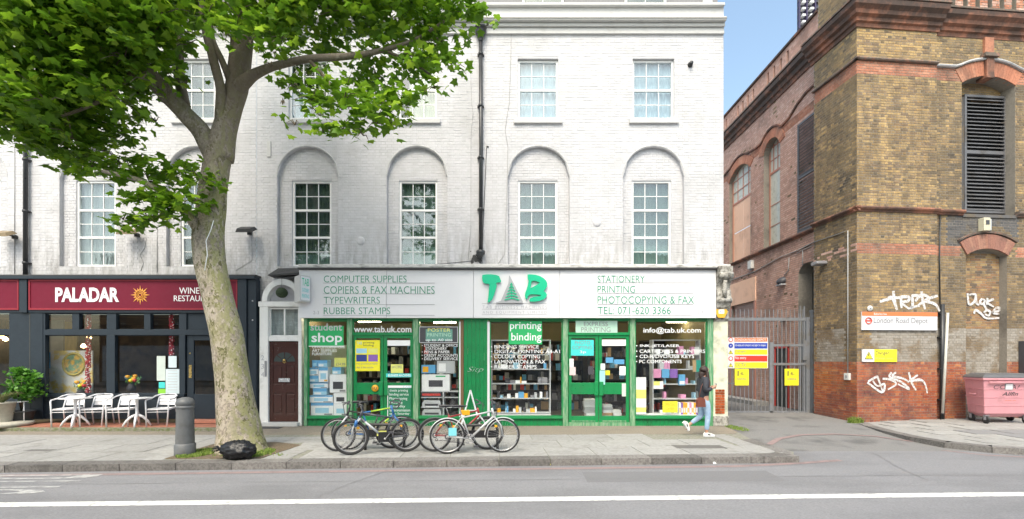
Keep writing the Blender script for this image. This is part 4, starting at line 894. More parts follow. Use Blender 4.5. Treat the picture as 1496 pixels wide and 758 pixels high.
# arched tympanum above, hood, lantern
cx_, zs = X(413), Z(440.5); hw = X(441)-X(413)
mb = MB(); mb.add([(cx_-hw, WY-.02, zs), (cx_+hw, WY-.02, zs), (cx_+hw, WY-.02, Z(402)), (cx_-hw, WY-.02, Z(402))], [(0, 1, 2, 3)]); 
mb2 = MB(); n = 20
for k in range(n):
    a0, a1 = math.pi*k/n, math.pi*(k+1)/n; ri, ro, sq = hw-.11, hw+.03, 1.12
    q = [(cx_+r_*math.cos(a_), zs+sq*r_*math.sin(a_)) for r_, a_ in ((ri, a0), (ro, a0), (ro, a1), (ri, a1))]; mb2.prism(q, DYo-.02, WY)
mb2.build('door_arch', M_dp, terr)
MB().prism([(cx_+(hw-.1)*math.cos(math.pi*k/16), zs+1.12*(hw-.1)*math.sin(math.pi*k/16)) for k in range(17)], WY-.05, WY-.02).build('tympanum', pm('pale_grey_render', (.6, .6, .64), .8), terr)
wall_ = MB(); wall_.box(JX+.002, X(442), WY+.001, WY+.12, 2.4, 4.0); wall_.build('spandrel', M_wj, terr); lay(bricks(frW, [(JX+.01, X(441), 2.3, 4.0)], [], lambda u, z: 0, jit=.0028, proud=.0035), [M_wp], terr, 0)
mb = MB(); mb.add([(cx_-.32, 12.34, Z(403)), (cx_+.50, 12.3, Z(400)), (cx_+.56, WY, Z(389)), (cx_-.22, WY, Z(389.5)), (cx_-.32, 12.34, Z(404)), (cx_+.50, 12.3, Z(403)), (cx_+.56, WY, Z(400)), (cx_-.34, WY, Z(404))], [(0, 1, 2, 3), (4, 7, 6, 5), (0, 4, 5, 1), (0, 3, 7, 4), (1, 5, 6, 2)]); mb.build('porch_hood', M_lead, terr)
t = thing('hanging_basket', 'dark green hanging ball in the arch over the brown door', 'plant ball', (cx_, 12.4, Z(428)))
mb = MB(); mb.smooth = True; mb.lathe([(.15*math.sin(math.pi*k/10), -.14*math.cos(math.pi*k/10)) for k in range(11)], (cx_, 12.45, Z(428)), 16); mb.build('ball', pm('dark_moss', (.03, .05, .02), .8, var=.6, scale=20, bump=1, bscale=40), t)
MB().tube([(cx_, 12.45, Z(422)), (cx_, 12.45, Z(406))], .004, 4).build('chain', M_pipe, t)
for s_, y0_ in (('2', 519), ('3', 531.5), ('4', 543.5)): text(s_, Q(381.5, 386, y0_, y0_+7, DYo), DYo-.003, M_gtxt, terr, name='door_number', depth=0)
mb = MB(); mb.box(X(387.5), X(390), DYo-.02, DYo, Z(550), Z(527)); mb.build('doorbell_panel', c_gr, terr)
# projecting box sign
t = thing('projecting_sign', 'white projecting box sign with green letters beside the arch over the brown door', 'sign', (X(437), 12.2, Z(425)))
P0 = (fx(429.5, 12.36), 12.36); P1 = (fx(440, 12.2), 12.2); P2 = (fx(453, 12.2)-.02, 12.31+.0)
# slim box: edge face towards the street, broad face turned to the right
c0 = Vector((X(431), 12.33, 0)); ex = Vector((.185, -.03, 0)); ey = Vector((.24, .33, 0))
q = [c0, c0+ex, c0+ex+Vector((.26, .10, 0)), c0+Vector((.26, .10, 0))]
q = [Vector((fx(430, 12.32), 12.32, 0)), Vector((fx(438.5, 11.95), 11.95, 0)), Vector((fx(453.5, 12.25), 12.25, 0)), Vector((fx(446, 12.33), 12.328, 0))]
mb = MB(); zt, zb = fz(401, 12), fz(440, 12); mb.add([(p.x, p.y, zb) for p in q]+[(p.x, p.y, zt) for p in q], [(3, 2, 1, 0), (4, 5, 6, 7), (0, 1, 5, 4), (1, 2, 6, 5), (2, 3, 7, 6), (3, 0, 4, 7)]); mb.build('sign_box', M_ws, t, bevel=.01)
u = (q[2]-q[1]); nrm = Vector((u.y, -u.x, 0)).normalized()
bx_ = MB(); f0, f1 = .06, .94
a_, b_ = q[1]+u*f0+nrm*.004, q[1]+u*f1+nrm*.004; bx_.add([(a_.x, a_.y, zb+.04), (b_.x, b_.y, zb+.04), (b_.x, b_.y, zt-.04), (a_.x, a_.y, zt-.04)], [(0, 1, 2, 3)]); bx_.build('sign_face', M_fascia, t)
for s_, v0, v1, m_ in (('TAB', .60, .88, M_logo), ('STATIONERY', .36, .50, c_cy), ('PRINTING', .14, .28, c_cy)):
    text(s_, (.16, .84, v0, v1), 0, m_, t, name='sign_print', depth=0, tf=(lambda v, q1=q[1], u=u, nn=nrm: ((q1+u*v[0]+nn*.008).x, (q1+u*v[0]+nn*.008).y, zb+(zt-zb)*v[2])))
# ================================================================ RESTAURANT FRONT
M_navy = pm('navy_shopfront_paint', (.018, .028, .040), .5, var=.12, scale=4, spec=.35, bump=.1, bscale=15)
M_maroon = pm('maroon_sign', (.155, .008, .028), .6, var=.06, scale=3, spec=.25); M_maroonl = pm('maroon_trim', (.27, .03, .045), .6, spec=.25)
M_terra = pm('terracotta_tile', (.36, .15, .10), .6, var=.12, scale=20, obj_rand=.15)
def nb(name, a, b, c, d, y0=SY, y1=SY+.12, m=M_navy, bev=.006): x0, x1, z0, z1 = Q(a, b, c, d); return bx(name, m, left, x0, x1, y0, y1, z0, z1, bevel=bev)
nb('fascia_head', -120, 376, 404, 408.5, SY-.14); nb('fascia_foot', -120, 356, 452.5, 457, SY-.05)
bx('lead_flashing', M_lead, left, X(-120), X(376), SY-.1, WY-.006, Z(404)+.001, Z(402.5)+.01)
nb('fascia_sign', 46, 349, 410.5, 452.5, SY-.06, SY+.1, M_maroon); nb('fascia_sign', -120, 31.5, 410.5, 452.5, SY-.06, SY+.1, M_maroon)
for a, b in ((46, 349), (-120, 31.5)):
    for (c, d) in ((409, 411.5), (450.5, 453)): nb('sign_trim', a, b, c, d, SY-.08, SY-.0605, M_maroonl, 0)
    nb('sign_trim', b-1.8, b, 411.5, 450.5, SY-.079, SY-.0605, M_maroonl, 0); nb('sign_trim', a, a+1.8, 411.5, 450.5, SY-.079, SY-.0605, M_maroonl, 0)
nb('pilaster', 33, 44, 408.5, 457, SY-.09, SY+.1); nb('pilaster', 15, 64, 457, 612, SY-.03, SY+.1); nb('pilaster_board', 44.5, 46, 457, 612, SY-.033, SY+.1, M_dark, 0)
nb('corner_pilaster', 350, 363, 408.5, 624, SY-.1, SY+.15); nb('corner_pilaster', 363.5, 376, 408.5, 624, SY-.06, SY+.15)
for xx, yy in ((371, 440), (371, 468)): MB().lathe([(0, -.02), (.02, -.015), (.02, 0)], (X(xx), SY-.06, Z(yy)), 8, 'y').build('fixing_stud', c_lg, left)
nb('stall_riser', 64, 270, 576, 612, SY+.01, SY+.1); nb('stall_rail', 64, 270, 575, 580, SY-.03, SY+.0); 
for a, b in ((67, 156), (169, 262)): nb('stall_panel', a+2, b-2, 585, 607, SY-.004, SY+.01)
nb('rail', 64, 325, 481.5, 489.5, SY-.02, SY+.1); nb('rail', 64, 350, 457, 458, SY-.02, SY+.1)
for a, b in ((64, 67), (156.5, 168.5), (262.5, 271)): nb('mullion', a, b, 489.5, 575, SY-.02, SY+.1)
for a, b in ((64, 67), (106.5, 116.5), (157, 170.5), (211.5, 220.5), (262.5, 273)): nb('mullion', a, b, 458, 481.5, SY-.02, SY+.1)
def rwin(a, b, c, d, y=SY+.03):
    w_ = shopwin(left, a, b, c, d, M_navy, .02, M_glass2, y); return w_
for a, b in ((67, 106.5), (116.5, 157), (170.5, 211.5), (220.5, 262.5)): rwin(a, b, 458, 481.5)
wA = rwin(67, 156.5, 489.5, 575); wB = rwin(168.5, 262.5, 489.5, 575); wC = rwin(-100, 15, 489.5, 575); rwin(-100, 15, 458, 481.5); nb('rail', -100, 15, 481.5, 489.5, SY-.02, SY+.1); nb('stall_riser', -100, 15, 575, 612, SY, SY+.1)
nb('door_overpanel', 273, 350, 458, 489.5, SY+.02, SY+.1); nb('panel_trim', 276, 330, 461, 481, SY+.012, SY+.02)
# restaurant door
x0, x1, z0, z1 = Q(272, 334, 489.5, 612); y = SY+.03; mb = MB(); s = .12
mb.box(x0, x0+s+.06, y, y+.06, z0, z1); mb.box(x1-s, x1, y, y+.06, z0, z1); mb.box(x0+s+.06, x1-s, y+.002, y+.058, z1-.14, z1); mb.box(x0+s+.06, x1-s, y+.002, y+.058, z0, Z(576))
d = mb.build('door', M_navy, left, bevel=.006); piece('pane', M_glass2, d, ((x0+x1)/2+.03, y+.03, (Z(576)+z1-.14)/2), (x1-x0-2*s-.06, .006, z1-.14-Z(576)))
bx('push_plate', MAT['brass'], d, X(275), X(279), y-.008, y, Z(552), Z(533))
bx('keyhole', MAT['brass'], d, X(275.5), X(277.5), y-.006, y, Z(517), Z(515))
nb('side_panel', 334, 350, 489.5, 612, SY+.02, SY+.1)
bx('doorstep', M_terra, left, X(270), X(350), SY-.28, SY+.02, .10, Z(612), bevel=.008); bx('doorstep', M_lead, left, X(270), X(350), SY-.26, SY-.0, .0, .097)
# lettering
LY = SY-.064
text('PALADAR', Q(81, 174, 420, 441, LY), LY-.006, M_vinyl, left, name='sign_lettering', bold=.035, depth=.01)
text('WINE BAR &', Q(262, 326, 420, 429, LY), LY-.004, M_vinyl, left, name='sign_lettering', depth=.007); text('RESTAURANT', Q(254, 322, 431.5, 440, LY), LY-.004, M_vinyl, left, name='sign_lettering', depth=.007)
cx_, cz_ = fx(205, LY), fz(430.8, LY); mb = MB(); M_sun = flat('sun_logo_orange', (.78, .36, .06), .5)
for k in range(16):
    a_ = k*math.pi/8; ro = .265 if k % 2 == 0 else .2; b_ = .11; mb.add([(cx_+.135*math.cos(a_-b_*1.3), LY-.006, cz_+.135*math.sin(a_-b_*1.3)), (cx_+ro*math.cos(a_), LY-.006, cz_+ro*math.sin(a_)), (cx_+.135*math.cos(a_+b_*1.3), LY-.006, cz_+.135*math.sin(a_+b_*1.3))], [(0, 1, 2)])
for r_ in (.125, .085, .045): mb.torus((cx_, LY-.004, cz_), r_, .012, 28, 6)
mb.build('sun_logo', M_sun, left)
# forecourt step of the restaurant: terracotta tiles
step = thing('restaurant_forecourt', None, None, (X(100), 11.9, 0)); step['kind'] = 'structure'
del step['kind']; step['kind'] = 'structure'
ST0, ST1, STZ = -14.0, fx(337, 11.7), .085
M_mossy = pm('mossy_step_edge', (.22, .21, .17), .9, var=.3, scale=15, col2=(.13, .15, .07), c2pos=(.4, .6))
bx('step_edge', M_mossy, step, ST0, ST1, 11.52, 11.66, -.02, STZ-.004, bevel=.01); bx('step_bed', M_mossy, step, ST0, ST1, 11.66, SY+.02, -.02, STZ-.012)
for i in range(int((ST1-ST0)/.2)):
    for j in range(4): piece('floor_tile', M_terra, step, (ST0+.1+i*.2, 11.77+j*.2, STZ-.008), (.194, .194, .02))
# restaurant inside
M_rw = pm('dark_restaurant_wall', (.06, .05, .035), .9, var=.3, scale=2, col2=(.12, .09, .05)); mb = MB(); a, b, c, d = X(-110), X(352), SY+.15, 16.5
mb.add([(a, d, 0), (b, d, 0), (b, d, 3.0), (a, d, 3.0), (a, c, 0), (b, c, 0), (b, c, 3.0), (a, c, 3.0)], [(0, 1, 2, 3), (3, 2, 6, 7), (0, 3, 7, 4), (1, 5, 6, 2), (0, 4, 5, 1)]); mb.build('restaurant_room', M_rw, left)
M_bulb = flat('warm_bulb', (1, .62, .28), .5, emit=6)
for i, (px, yy, zz) in enumerate(((92, 14.0, 2.3), (104, 14.6, 2.45), (122, 14.2, 2.2), (130, 15.0, 2.5), (8, 14.0, 2.4), (2, 14.3, 2.5))):
    t = thing('pendant_lamp', 'small glowing amber pendant lamp '+['leftmost in the left restaurant window', 'second from left in the left restaurant window', 'lowest one near the tinsel garland', 'highest one near the tinsel garland', 'right one at the far left restaurant window', 'left one at the far left restaurant window'][i], 'lamp', (fx(px, yy), yy, zz), group='amber pendant lamps in the restaurant')
    MB().lathe([(0, -.07), (.06, -.04), (.07, 0), (.03, .06), (0, .07)], (fx(px, yy), yy, zz), 10).build('shade', M_bulb, t); MB().tube([(fx(px, yy), yy, zz+.06), (fx(px, yy), yy, 2.99)], .006, 4).build('cord', M_pipe, t)
M_gold = pm('ochre_drape', (.50, .34, .10), .8, var=.3, scale=4, stretch=(4, 1, .5)); M_beige = pm('beige_panel', (.55, .50, .40), .8, var=.1)
bx('interior_panel', M_beige, left, fx(70, 13.2), fx(92, 13.2), 13.2, 13.25, .3, 2.9); bx('interior_panel', M_gold, left, fx(93, 13.8), fx(112, 13.8), 13.8, 13.85, .3, 2.9)
t = thing('reflection_panel', 'added panel with a yellow ring imitating a vehicle reflection in the left restaurant window', 'reflection_panel', (fx(112, 13.0), 13.0, 1.0)); x0, x1, z0, z1 = Q(70, 135, 512, 575, 13.0)  # added panel: a vehicle's reflection in the glass, put into its colours
bx('panel_sheet', pm('pale_reflection', (.55, .56, .55), .7, var=.2, scale=4, col2=(.62, .48, .15), c2pos=(.5, .6)), t, x0, x1, 13.0, 13.04, z0, z1)
MB().torus(((x0+x1)/2+.1, 12.995, (z0+z1)/2+.22), .30, .035, 30, 4).build('reflected_ring', col('ochre_reflection', (.42, .34, .08)), t); mb = MB(); mb.lathe([(0, 0), (.27, 0)], ((x0+x1)/2+.1, 12.996, (z0+z1)/2+.22), 24, 'y'); mb.build('reflected_disc', pm('green_patches', (.10, .22, .14), .7, var=.5, scale=9, col2=(.5, .3, .05)), t)
bx('reflected_bar', c_blu, t, x0, x0+.07, 12.994, 13.0, z1-.5, z1-.05)
M_gar = flat('red_tinsel', (.38, .02, .04), .5)
for px, (a_, b_), lab in ((129, (459, 574), 'long red tinsel garland with small white lights in the left restaurant window'), (251, (459, 519), 'short red tinsel garland with small white lights in the right restaurant window')):
    t = thing('tinsel_garland', lab, 'garland', (fx(px, 12.7), 12.7, fz(b_, 12.7))); mb = MB(); mc = MB(); z_ = fz(a_, 12.7)
    while z_ > fz(b_, 12.7):
        for k in range(5):
            an = random.uniform(0, 6.28); mb.bar((fx(px, 12.7), 12.7, z_), (fx(px, 12.7)+.075*math.cos(an), 12.7+.05*math.sin(an), z_+random.uniform(-.04, .04)), .018)
        if random.random() < .55: mc.lathe([(0, -.014), (.014, 0), (0, .014)], (fx(px, 12.64)+random.uniform(-.06, .06), 12.64, z_), 5)
        z_ -= .022
    mb.build('tinsel', M_gar, t, kind='stuff'); mc.build('fairy_lights', c_wht, t, kind='stuff')
def rose(label, px, Y, z):
    t = thing('flower_vase', label, 'flowers', (fx(px, Y), Y, z)); x = fx(px, Y)
    MB().lathe([(0, 0), (.08, 0), (.11, .08), (.07, .16), (.08, .2)], (x, Y, z), 12).build('vase', c_dk, t)
    for k, m_ in enumerate((c_or, c_or, c_yel, c_red, c_sky, c_or, c_yel, c_red)):
        a_ = k*.85; MB().lathe([(0, -.05), (.055, -.01), (.05, .04), (0, .05)], (x+.16*math.cos(a_)*(.4+.6*(k % 3)/2), Y+.05*math.sin(a_), z+.33+.07*math.sin(a_*2)), 8).build('flower', m_, t)
    mb = MB()
    for k in range(40):
        a_ = random.uniform(0, 6.28); r_ = random.uniform(.05, .24); zz = z+random.uniform(.15, .35); mb.add([(x+r_*math.cos(a_), Y+.4*r_*math.sin(a_), zz), (x+r_*math.cos(a_)+.05, Y, zz+.02), (x+r_*math.cos(a_)+.02, Y+.02, zz+.09)], [(0, 1, 2)])
    mb.build('leaves', pm('house_leaf', (.06, .2, .04), .6, var=.3), t, kind='stuff')
rose('vase of orange and yellow flowers on the right restaurant windowsill', 192, 12.8, Z(572)); rose('vase of red and orange flowers on the left restaurant windowsill', 118, 12.8, Z(580))
poster('tall pale menu sheet on the glass left of the restaurant door', (229, 241.5, 520, 556), col('menu_pale', (.55, .62, .58)), cat='menu', name='menu', Y=SY+.02); poster('white menu sheet above the large blue one by the restaurant door', (246, 258, 520, 537), col('menu_blue', (.58, .68, .72)), cat='menu', name='menu', Y=SY+.02)
poster('large pale blue menu sheet low by the restaurant door', (242, 262, 539, 575), MAT['menu_blue'], cat='menu', name='menu', Y=SY+.021, extra=[(245, 259, 541+4*k, 542+4*k, c_lg) for k in range(8)]); poster('turquoise sticker between the menus by the restaurant door', (232, 241, 558, 567), c_cy, cat='sticker', name='sticker', Y=SY+.02); poster('lime green sticker under the turquoise one by the restaurant door', (231, 242, 568, 575), col('lime', (.25, .6, .05)), cat='sticker', name='sticker', Y=SY+.02)
# tables and chairs of the restaurant
M_alu = pm('brushed_aluminium', (.85, .85, .88), .4, var=.05, metal=.3)
def make_chair(label):
    t = thing('cafe_chair', label, 'chair', (0, 0, 0), group='aluminium chairs outside the restaurant', local=True)
    w_, dp, sh = .25, .24, .44
    for s_ in (-1, 1):
        # front leg runs up into the arm and round to the back
        MB().tube([(s_*w_-.02*s_, -.26, 0), (s_*w_, -.24, .42), (s_*(w_+.01), -.24, .62), (s_*(w_+.02), -.2, .665), (s_*(w_+.02), .05, .69), (s_*(w_), .2, .74), (s_*(w_*.7), .3, .775), (0, .33, .78)], .018, 8).build('arm_frame', M_alu, t)
        MB().tube([(s_*(w_-.02), .30, 0), (s_*(w_-.03), .20, .44), (s_*(w_-.06), .27, .72)], .016, 8).build('rear_leg', M_alu, t)
    mb = MB()
    for k in range(7): mb.box(-w_+.02, w_-.02, -.22+k*.062, -.22+k*.062+.052, sh-.005, sh+.007)
    mb.build('seat', M_alu, t); mb = MB(); mb.tube([(-w_, -.24, sh-.02), (w_, -.24, sh-.02)], .011, 6); mb.tube([(-w_, -.24, sh-.08), (w_, -.24, sh-.08)], .009, 6)
    for s_ in (-1, 1): mb.tube([(s_*w_, -.24, sh-.02), (s_*(w_-.03), .2, sh-.02)], .011, 6)
    mb.build('seat_frame', M_alu, t)
    for k in range(3): MB().add([(-.19, .235+.02*k, .50+.085*k), (.19, .235+.02*k, .50+.085*k), (.19, .25+.02*k, .575+.085*k), (-.19, .25+.02*k, .575+.085*k)], [(0, 1, 2, 3)]).build('back_slat', M_alu, t)
    return t
ch0 = make_chair('leftmost of the four silver cafe chairs, behind the left table')
spots = [(101, 11.95, .30, None), (142, 11.98, .25, 'second silver cafe chair from the left, right of the left table'), (180, 11.95, .22, 'third silver cafe chair from the left, behind the right table'), (237, 12.0, .20, 'rightmost silver cafe chair, beside the grey bollard')]
for i, (px, yy, r_, lab) in enumerate(spots):
    c_ = ch0 if i == 0 else copy_tree(ch0)
    c_.location = (fx(px, yy), yy, STZ+.004); c_.rotation_euler = (0, 0, r_)
    if lab: c_['label'] = lab
def make_table(label):
    t = thing('cafe_table', label, 'table', (0, 0, 0), group='silver pedestal tables outside the restaurant', local=True)
    MB().lathe([(0, .70), (.32, .70), (.335, .712), (.33, .725), (0, .728)], (0, 0, 0), 28).build('table_top', M_alu, t)
    MB().lathe([(.0, .70), (.06, .695), (.033, .66), (.033, .28), (.05, .25), (.0, .24)], (0, 0, 0), 14).build('pedestal', M_alu, t)
    for k in range(4):
        a_ = k*math.pi/2+.5; c_, s_ = math.cos(a_), math.sin(a_)
        MB().tube([(0.03*c_, .03*s_, .29), (.12*c_, .12*s_, .24), (.22*c_, .22*s_, .13), (.285*c_, .285*s_, .012)], [.035, .032, .026, .02], 8).build('leg', M_alu, t)
    return t
tb0 = make_table('silver round pedestal table at the left outside the restaurant'); tb0.location = (fx(110, 11.75), 11.75, STZ+.004)
tb1 = copy_tree(tb0); tb1.location = (fx(200, 11.75), 11.75, STZ+.004); tb1['label'] = 'silver round pedestal table at the right outside the restaurant'
# ================================================================ BRICK DEPOT
A5 = R(5.0); PC = (9.86, 13.2)
depot = thing('brick_depot', 'yellow and red Victorian brick depot with tall louvred arches, right of the gate', 'depot', (PC[0], PC[1], 0))
fF = Frame((PC[0], PC[1], 0), A5)
fS = Frame((PC[0], PC[1], 0), A5+math.pi/2, flip=True)       # side of the corner pier, running back
fL = Frame((9.95, 0, 0), math.pi/2, flip=True)               # long side wall, u is the world y
def fu(px): return ((px-744)*13.2-6704.8)/(677.4-.0872*(px-744))
def fzd(py, u=1.2): return EYE+(HY-py)*(13.2+.0872*u)/F
yb = [(0, (.43, .28, .12)), (.2, (.52, .36, .16)), (.4, (.35, .24, .12)), (.6, (.44, .31, .15)), (.8, (.30, .205, .115)), (.93, (.21, .15, .10)), (1, (.38, .26, .13))]
M_yb = pm('yellow_stock_brick', (.4, .3, .1), .9, var=.3, scale=30, ramp=yb, grime=(.17, .105, .05), gscale=.8, gpos=(.46, .76), bump=.5, bscale=60)
db = [(0, (.24, .175, .095)), (.3, (.31, .22, .11)), (.55, (.19, .145, .09)), (.75, (.34, .24, .12)), (.9, (.14, .11, .075)), (1, (.26, .18, .10))]
M_db = pm('sooty_stock_brick', (.2, .15, .08), .9, var=.25, scale=30, ramp=db, grime=(.055, .048, .042), gscale=1.1, gpos=(.5, .7), bump=.5, bscale=60)
M_pb = pm('pinkish_brick', (.3, .17, .13), .9, var=.2, scale=30, ramp=[(0, (.58, .36, .29)), (.35, (.50, .30, .24)), (.6, (.64, .43, .36)), (.8, (.43, .26, .21)), (1, (.58, .36, .29))], grime=(.10, .07, .06), gscale=.8, gpos=(.52, .8), bump=.4)
M_rb = pm('glazed_plinth_brick', (.36, .1, .05), .35, var=.2, scale=20, ramp=[(0, (.34, .085, .035)), (.3, (.44, .13, .05)), (.55, (.28, .065, .035)), (.75, (.50, .19, .07)), (.9, (.24, .07, .045)), (1, (.38, .10, .04))], grime=(.13, .05, .045), gscale=1.0, gpos=(.5, .68), spec=.6)
M_gb = pm('grey_painted_brick', (.3, .28, .25), .85, var=.2, scale=18, ramp=[(0, (.30, .27, .23)), (.4, (.36, .33, .29)), (.7, (.25, .215, .17)), (1, (.33, .30, .265))], grime=(.19, .13, .07), gscale=1.6, gpos=(.5, .62), bump=.4)
M_ob = pm('orange_band_brick', (.5, .19, .1), .85, var=.25, scale=20, ramp=[(0, (.46, .19, .115)), (.5, (.38, .15, .09)), (.8, (.52, .25, .16)), (1, (.42, .18, .11))], grime=(.13, .08, .06), gscale=1.3, gpos=(.48, .7))
M_kb = pm('dark_painted_brick', (.1, .1, .105), .8, var=.2, scale=20, ramp=[(0, (.085, .082, .085)), (.6, (.12, .115, .115)), (1, (.07, .07, .075))], grime=(.16, .12, .07), gscale=3)
M_inf = pm('infill_brick', (.35, .22, .1), .9, var=.2, scale=30, ramp=[(0, (.36, .23, .10)), (.35, (.28, .15, .08)), (.6, (.42, .29, .13)), (.85, (.14, .10, .07)), (1, (.34, .20, .09))], grime=(.09, .075, .06), gscale=2, gpos=(.5, .7))
M_mort = pm('mortar', (.26, .235, .20), .95, var=.2, scale=20, grime=(.10, .09, .08), gscale=1, gpos=(.5, .72)); M_mortr = pm('pale_mortar', (.42, .30, .25), .9, var=.2, scale=20, grime=(.14, .08, .07), gscale=1, gpos=(.5, .7))
M_terr = pm('terracotta_moulding', (.33, .14, .085), .8, var=.3, scale=10, grime=(.07, .05, .042), gscale=2.2, gpos=(.36, .56), bump=.3, bscale=40)
M_cop = pm('sooty_coping', (.15, .12, .10), .85, var=.3, scale=12, col2=(.26, .14, .10), c2pos=(.5, .62), grime=(.04, .036, .033), gscale=3, bump=.4)
dirt(M_terr, 11.75, 11.35, (.06, .045, .04), .85, (2, 2, 2), .3, .5)
for m_ in (M_yb, M_db): dirt(m_, 9.6, 11.4, (.10, .075, .05), .6, (1.5, 1.5, .5), .4, .6); dirt(m_, 2.7, 4.6, (.17, .12, .07), .5, (1.2, 1.2, 1.2), .4, .6)
dirt(M_rb, .05, .9, (.12, .055, .05), .8, (1.2, 1.2, 1.2), .35, .6); dirt(M_rb, 1.7, .9, (.35, .20, .14), .5, (2, 2, 1), .45, .6)
MATS = [M_yb, M_db, M_pb, M_rb, M_gb, M_ob, M_kb, M_inf]
ZP, ZG, ZB1, ZB2, ZU1, ZU2 = 1.695, 2.685, 4.78, 5.13, 9.9, 10.27
def fud(px, d):   # u on a plane d into the front wall
    k = (px-744)/F; o = fF.o+fF.N*d; return (k*o.y-o.x)/(fF.U.x-k*fF.U.y)
uo0, uo1 = fud(1405, .1), fud(1483, .1); uc = (uo0+uo1)/2; hw_ = (uo1-uo0)/2; UP = fu(1368.5)
zsF = EYE+(HY-118)*13.5/F; zcF = EYE+(HY-107.5)*13.55/F
def nz(u, z, s=1.0): return math.sin(u*3.1*s+z*1.7)+math.sin(u*1.3*s-z*2.9+1)+math.sin(u*5.1+z*4.7)*.5
def mfF(u, z):
    j = random.uniform(-.0, .0)
    if z < ZP: return 3
    if z < ZG and (u > .78 or (u > .3 and nz(u, z) > .2)): return 4
    if ZB1 <= z < ZB2 and u < uo0-.05: return 5
    if ZU1 <= z < ZU2: return 5
    if u > UP+.02:
        return 1 if random.random() < .7 else 0
    e = (UP-u)
    return 1 if random.random() < max(.08, .7-e*1.3) or z < 3.2 and random.random() < .3 else 0
def mfM(u, z):
    if z < ZP: return 3
    if z < ZG: return 4
    if ZU1 <= z < ZU2: return 5
    if 5.1 < z < 6.1 and u > uo0-.55 and u < uo1+.1: return 6 if nz(u, z) > -1 else 1
    if ZB1 <= z < ZB2 and not (uo0-.05 < u < uo1): return 5
    return 1 if random.random() < .75 else 0
hF = (uc, hw_, 6.0, zsF, zcF-zsF)
lo0, lo1 = fud(1411, .1), fud(1471, .1); zl = EYE+(HY-371)*13.5/F; hL = ((lo0+lo1)/2, (lo1-lo0)/2, -.5, zl, .18)
TOPZ = 11.25
wb = MB()
wb.cur = 0
wall(wb, fF, 0, UP, 0, TOPZ, [], 0); wall(wb, fF, UP, 9.5, 0, TOPZ, [hF, hL], .10, [.38, .20])
wb.add([fF.P(UP, 0, 0), fF.P(UP, .1, 0), fF.P(UP, .1, TOPZ), fF.P(UP, 0, TOPZ)], [(0, 1, 2, 3)])
wall(wb, fF, uo0-.1, uo1+.1, 5.9, 10.3, [], .48); wall(wb, fF, lo0-.05, lo1+.05, 0, 5.4, [], .30)
wall(wb, fS, 0, 1.654, 0, TOPZ, [], 0)
wb.build('wall', M_mort, depot)
BL = bricks(fF, [(0, UP, 0, TOPZ)], [], mfF, bond='english', jit=.003)
BL += bricks(fF, [(UP+.01, 6.6, .02, TOPZ)], [(uc, hw_+.002, 6.0, zsF, zcF-zsF), (hL[0], hL[1]+.002, -1, zl, .18), (uc, hw_+.3, zsF, zsF+.0, zcF-zsF+.30) if False else (0, -1, 0, 0, 0)], mfM, d=.10, bond='english', jit=.003)
BL += bricks(fF, [(lo0+.005, lo1-.005, .02, zl+.1)], [], lambda u, z: 4 if z < 2.68 else 7, d=.30, bond='flemish', jit=.003)
BL += bricks(fF, [(uo0, uo1, 9.55, zcF)], [], lambda u, z: 0, d=.48, jit=.002)
def mfS(u, z):
    if z < ZP: return 3
    if z < ZG and u < 1.5 and u > .35: return 4
    if ZB1 <= z < ZB2 or ZU1 <= z < ZU2: return 5 if z > 9 else (1 if random.random() < .5 else 2)
    return 1 if random.random() < .72 else 0
BL += bricks(fS, [(.0, 1.654, 0.01, TOPZ)], [], mfS, bond='english', jit=.003)
for hh in (0,):
    mb = MB(); mb.add([fF.P(9.5, .1, 0), fF.P(9.5, 5, 0), fF.P(9.5, 5, TOPZ), fF.P(9.5, .1, TOPZ)], [(0, 1, 2, 3)]); mb.build('end_wall', M_mort, depot)
# long side wall
WINS = [('A', 19.2, 21.05), ('B', 17.1, 18.2), ('D', 22.4, 24.2), ('E', 26, 27.6)]
hl = []
for n_, a, b in WINS: hl.append(((a+b)/2, (b-a)/2, 6.1, 9.75, .42))
hl.append(((15.05+16.02)/2, .485, 0, 4.75, .28)); hl.append(rect_hole(18.9, 20.8, 0, 4.18))
wb = MB(); wall(wb, fL, 14.6, 34, 0, 11.6, hl, 0, [.22, .30, .3, .3, .5, .12]); wb.build('side_wall', M_mort, depot)
BL += bricks(fL, [(14.75, 23.0, 0.0, 11.5)], [(h[0], h[1]+.002, h[2], h[3], h[4]) for h in hl], lambda u, z: 5 if ZU1+.05 <= z < ZU2-.02 else (2 if random.random() < .985 else 1), bond='english', jit=.003)
lay(BL, MATS, depot, 300, lambda px, py: px > 1195 and 480 < py)
M_archr = pm('red_brown_arch_brick', (.34, .17, .12), .9, var=.25, scale=25, ramp=[(0, (.34, .16, .11)), (.5, (.27, .13, .10)), (1, (.38, .20, .14))], grime=(.10, .07, .06), gscale=3, gpos=(.5, .7))
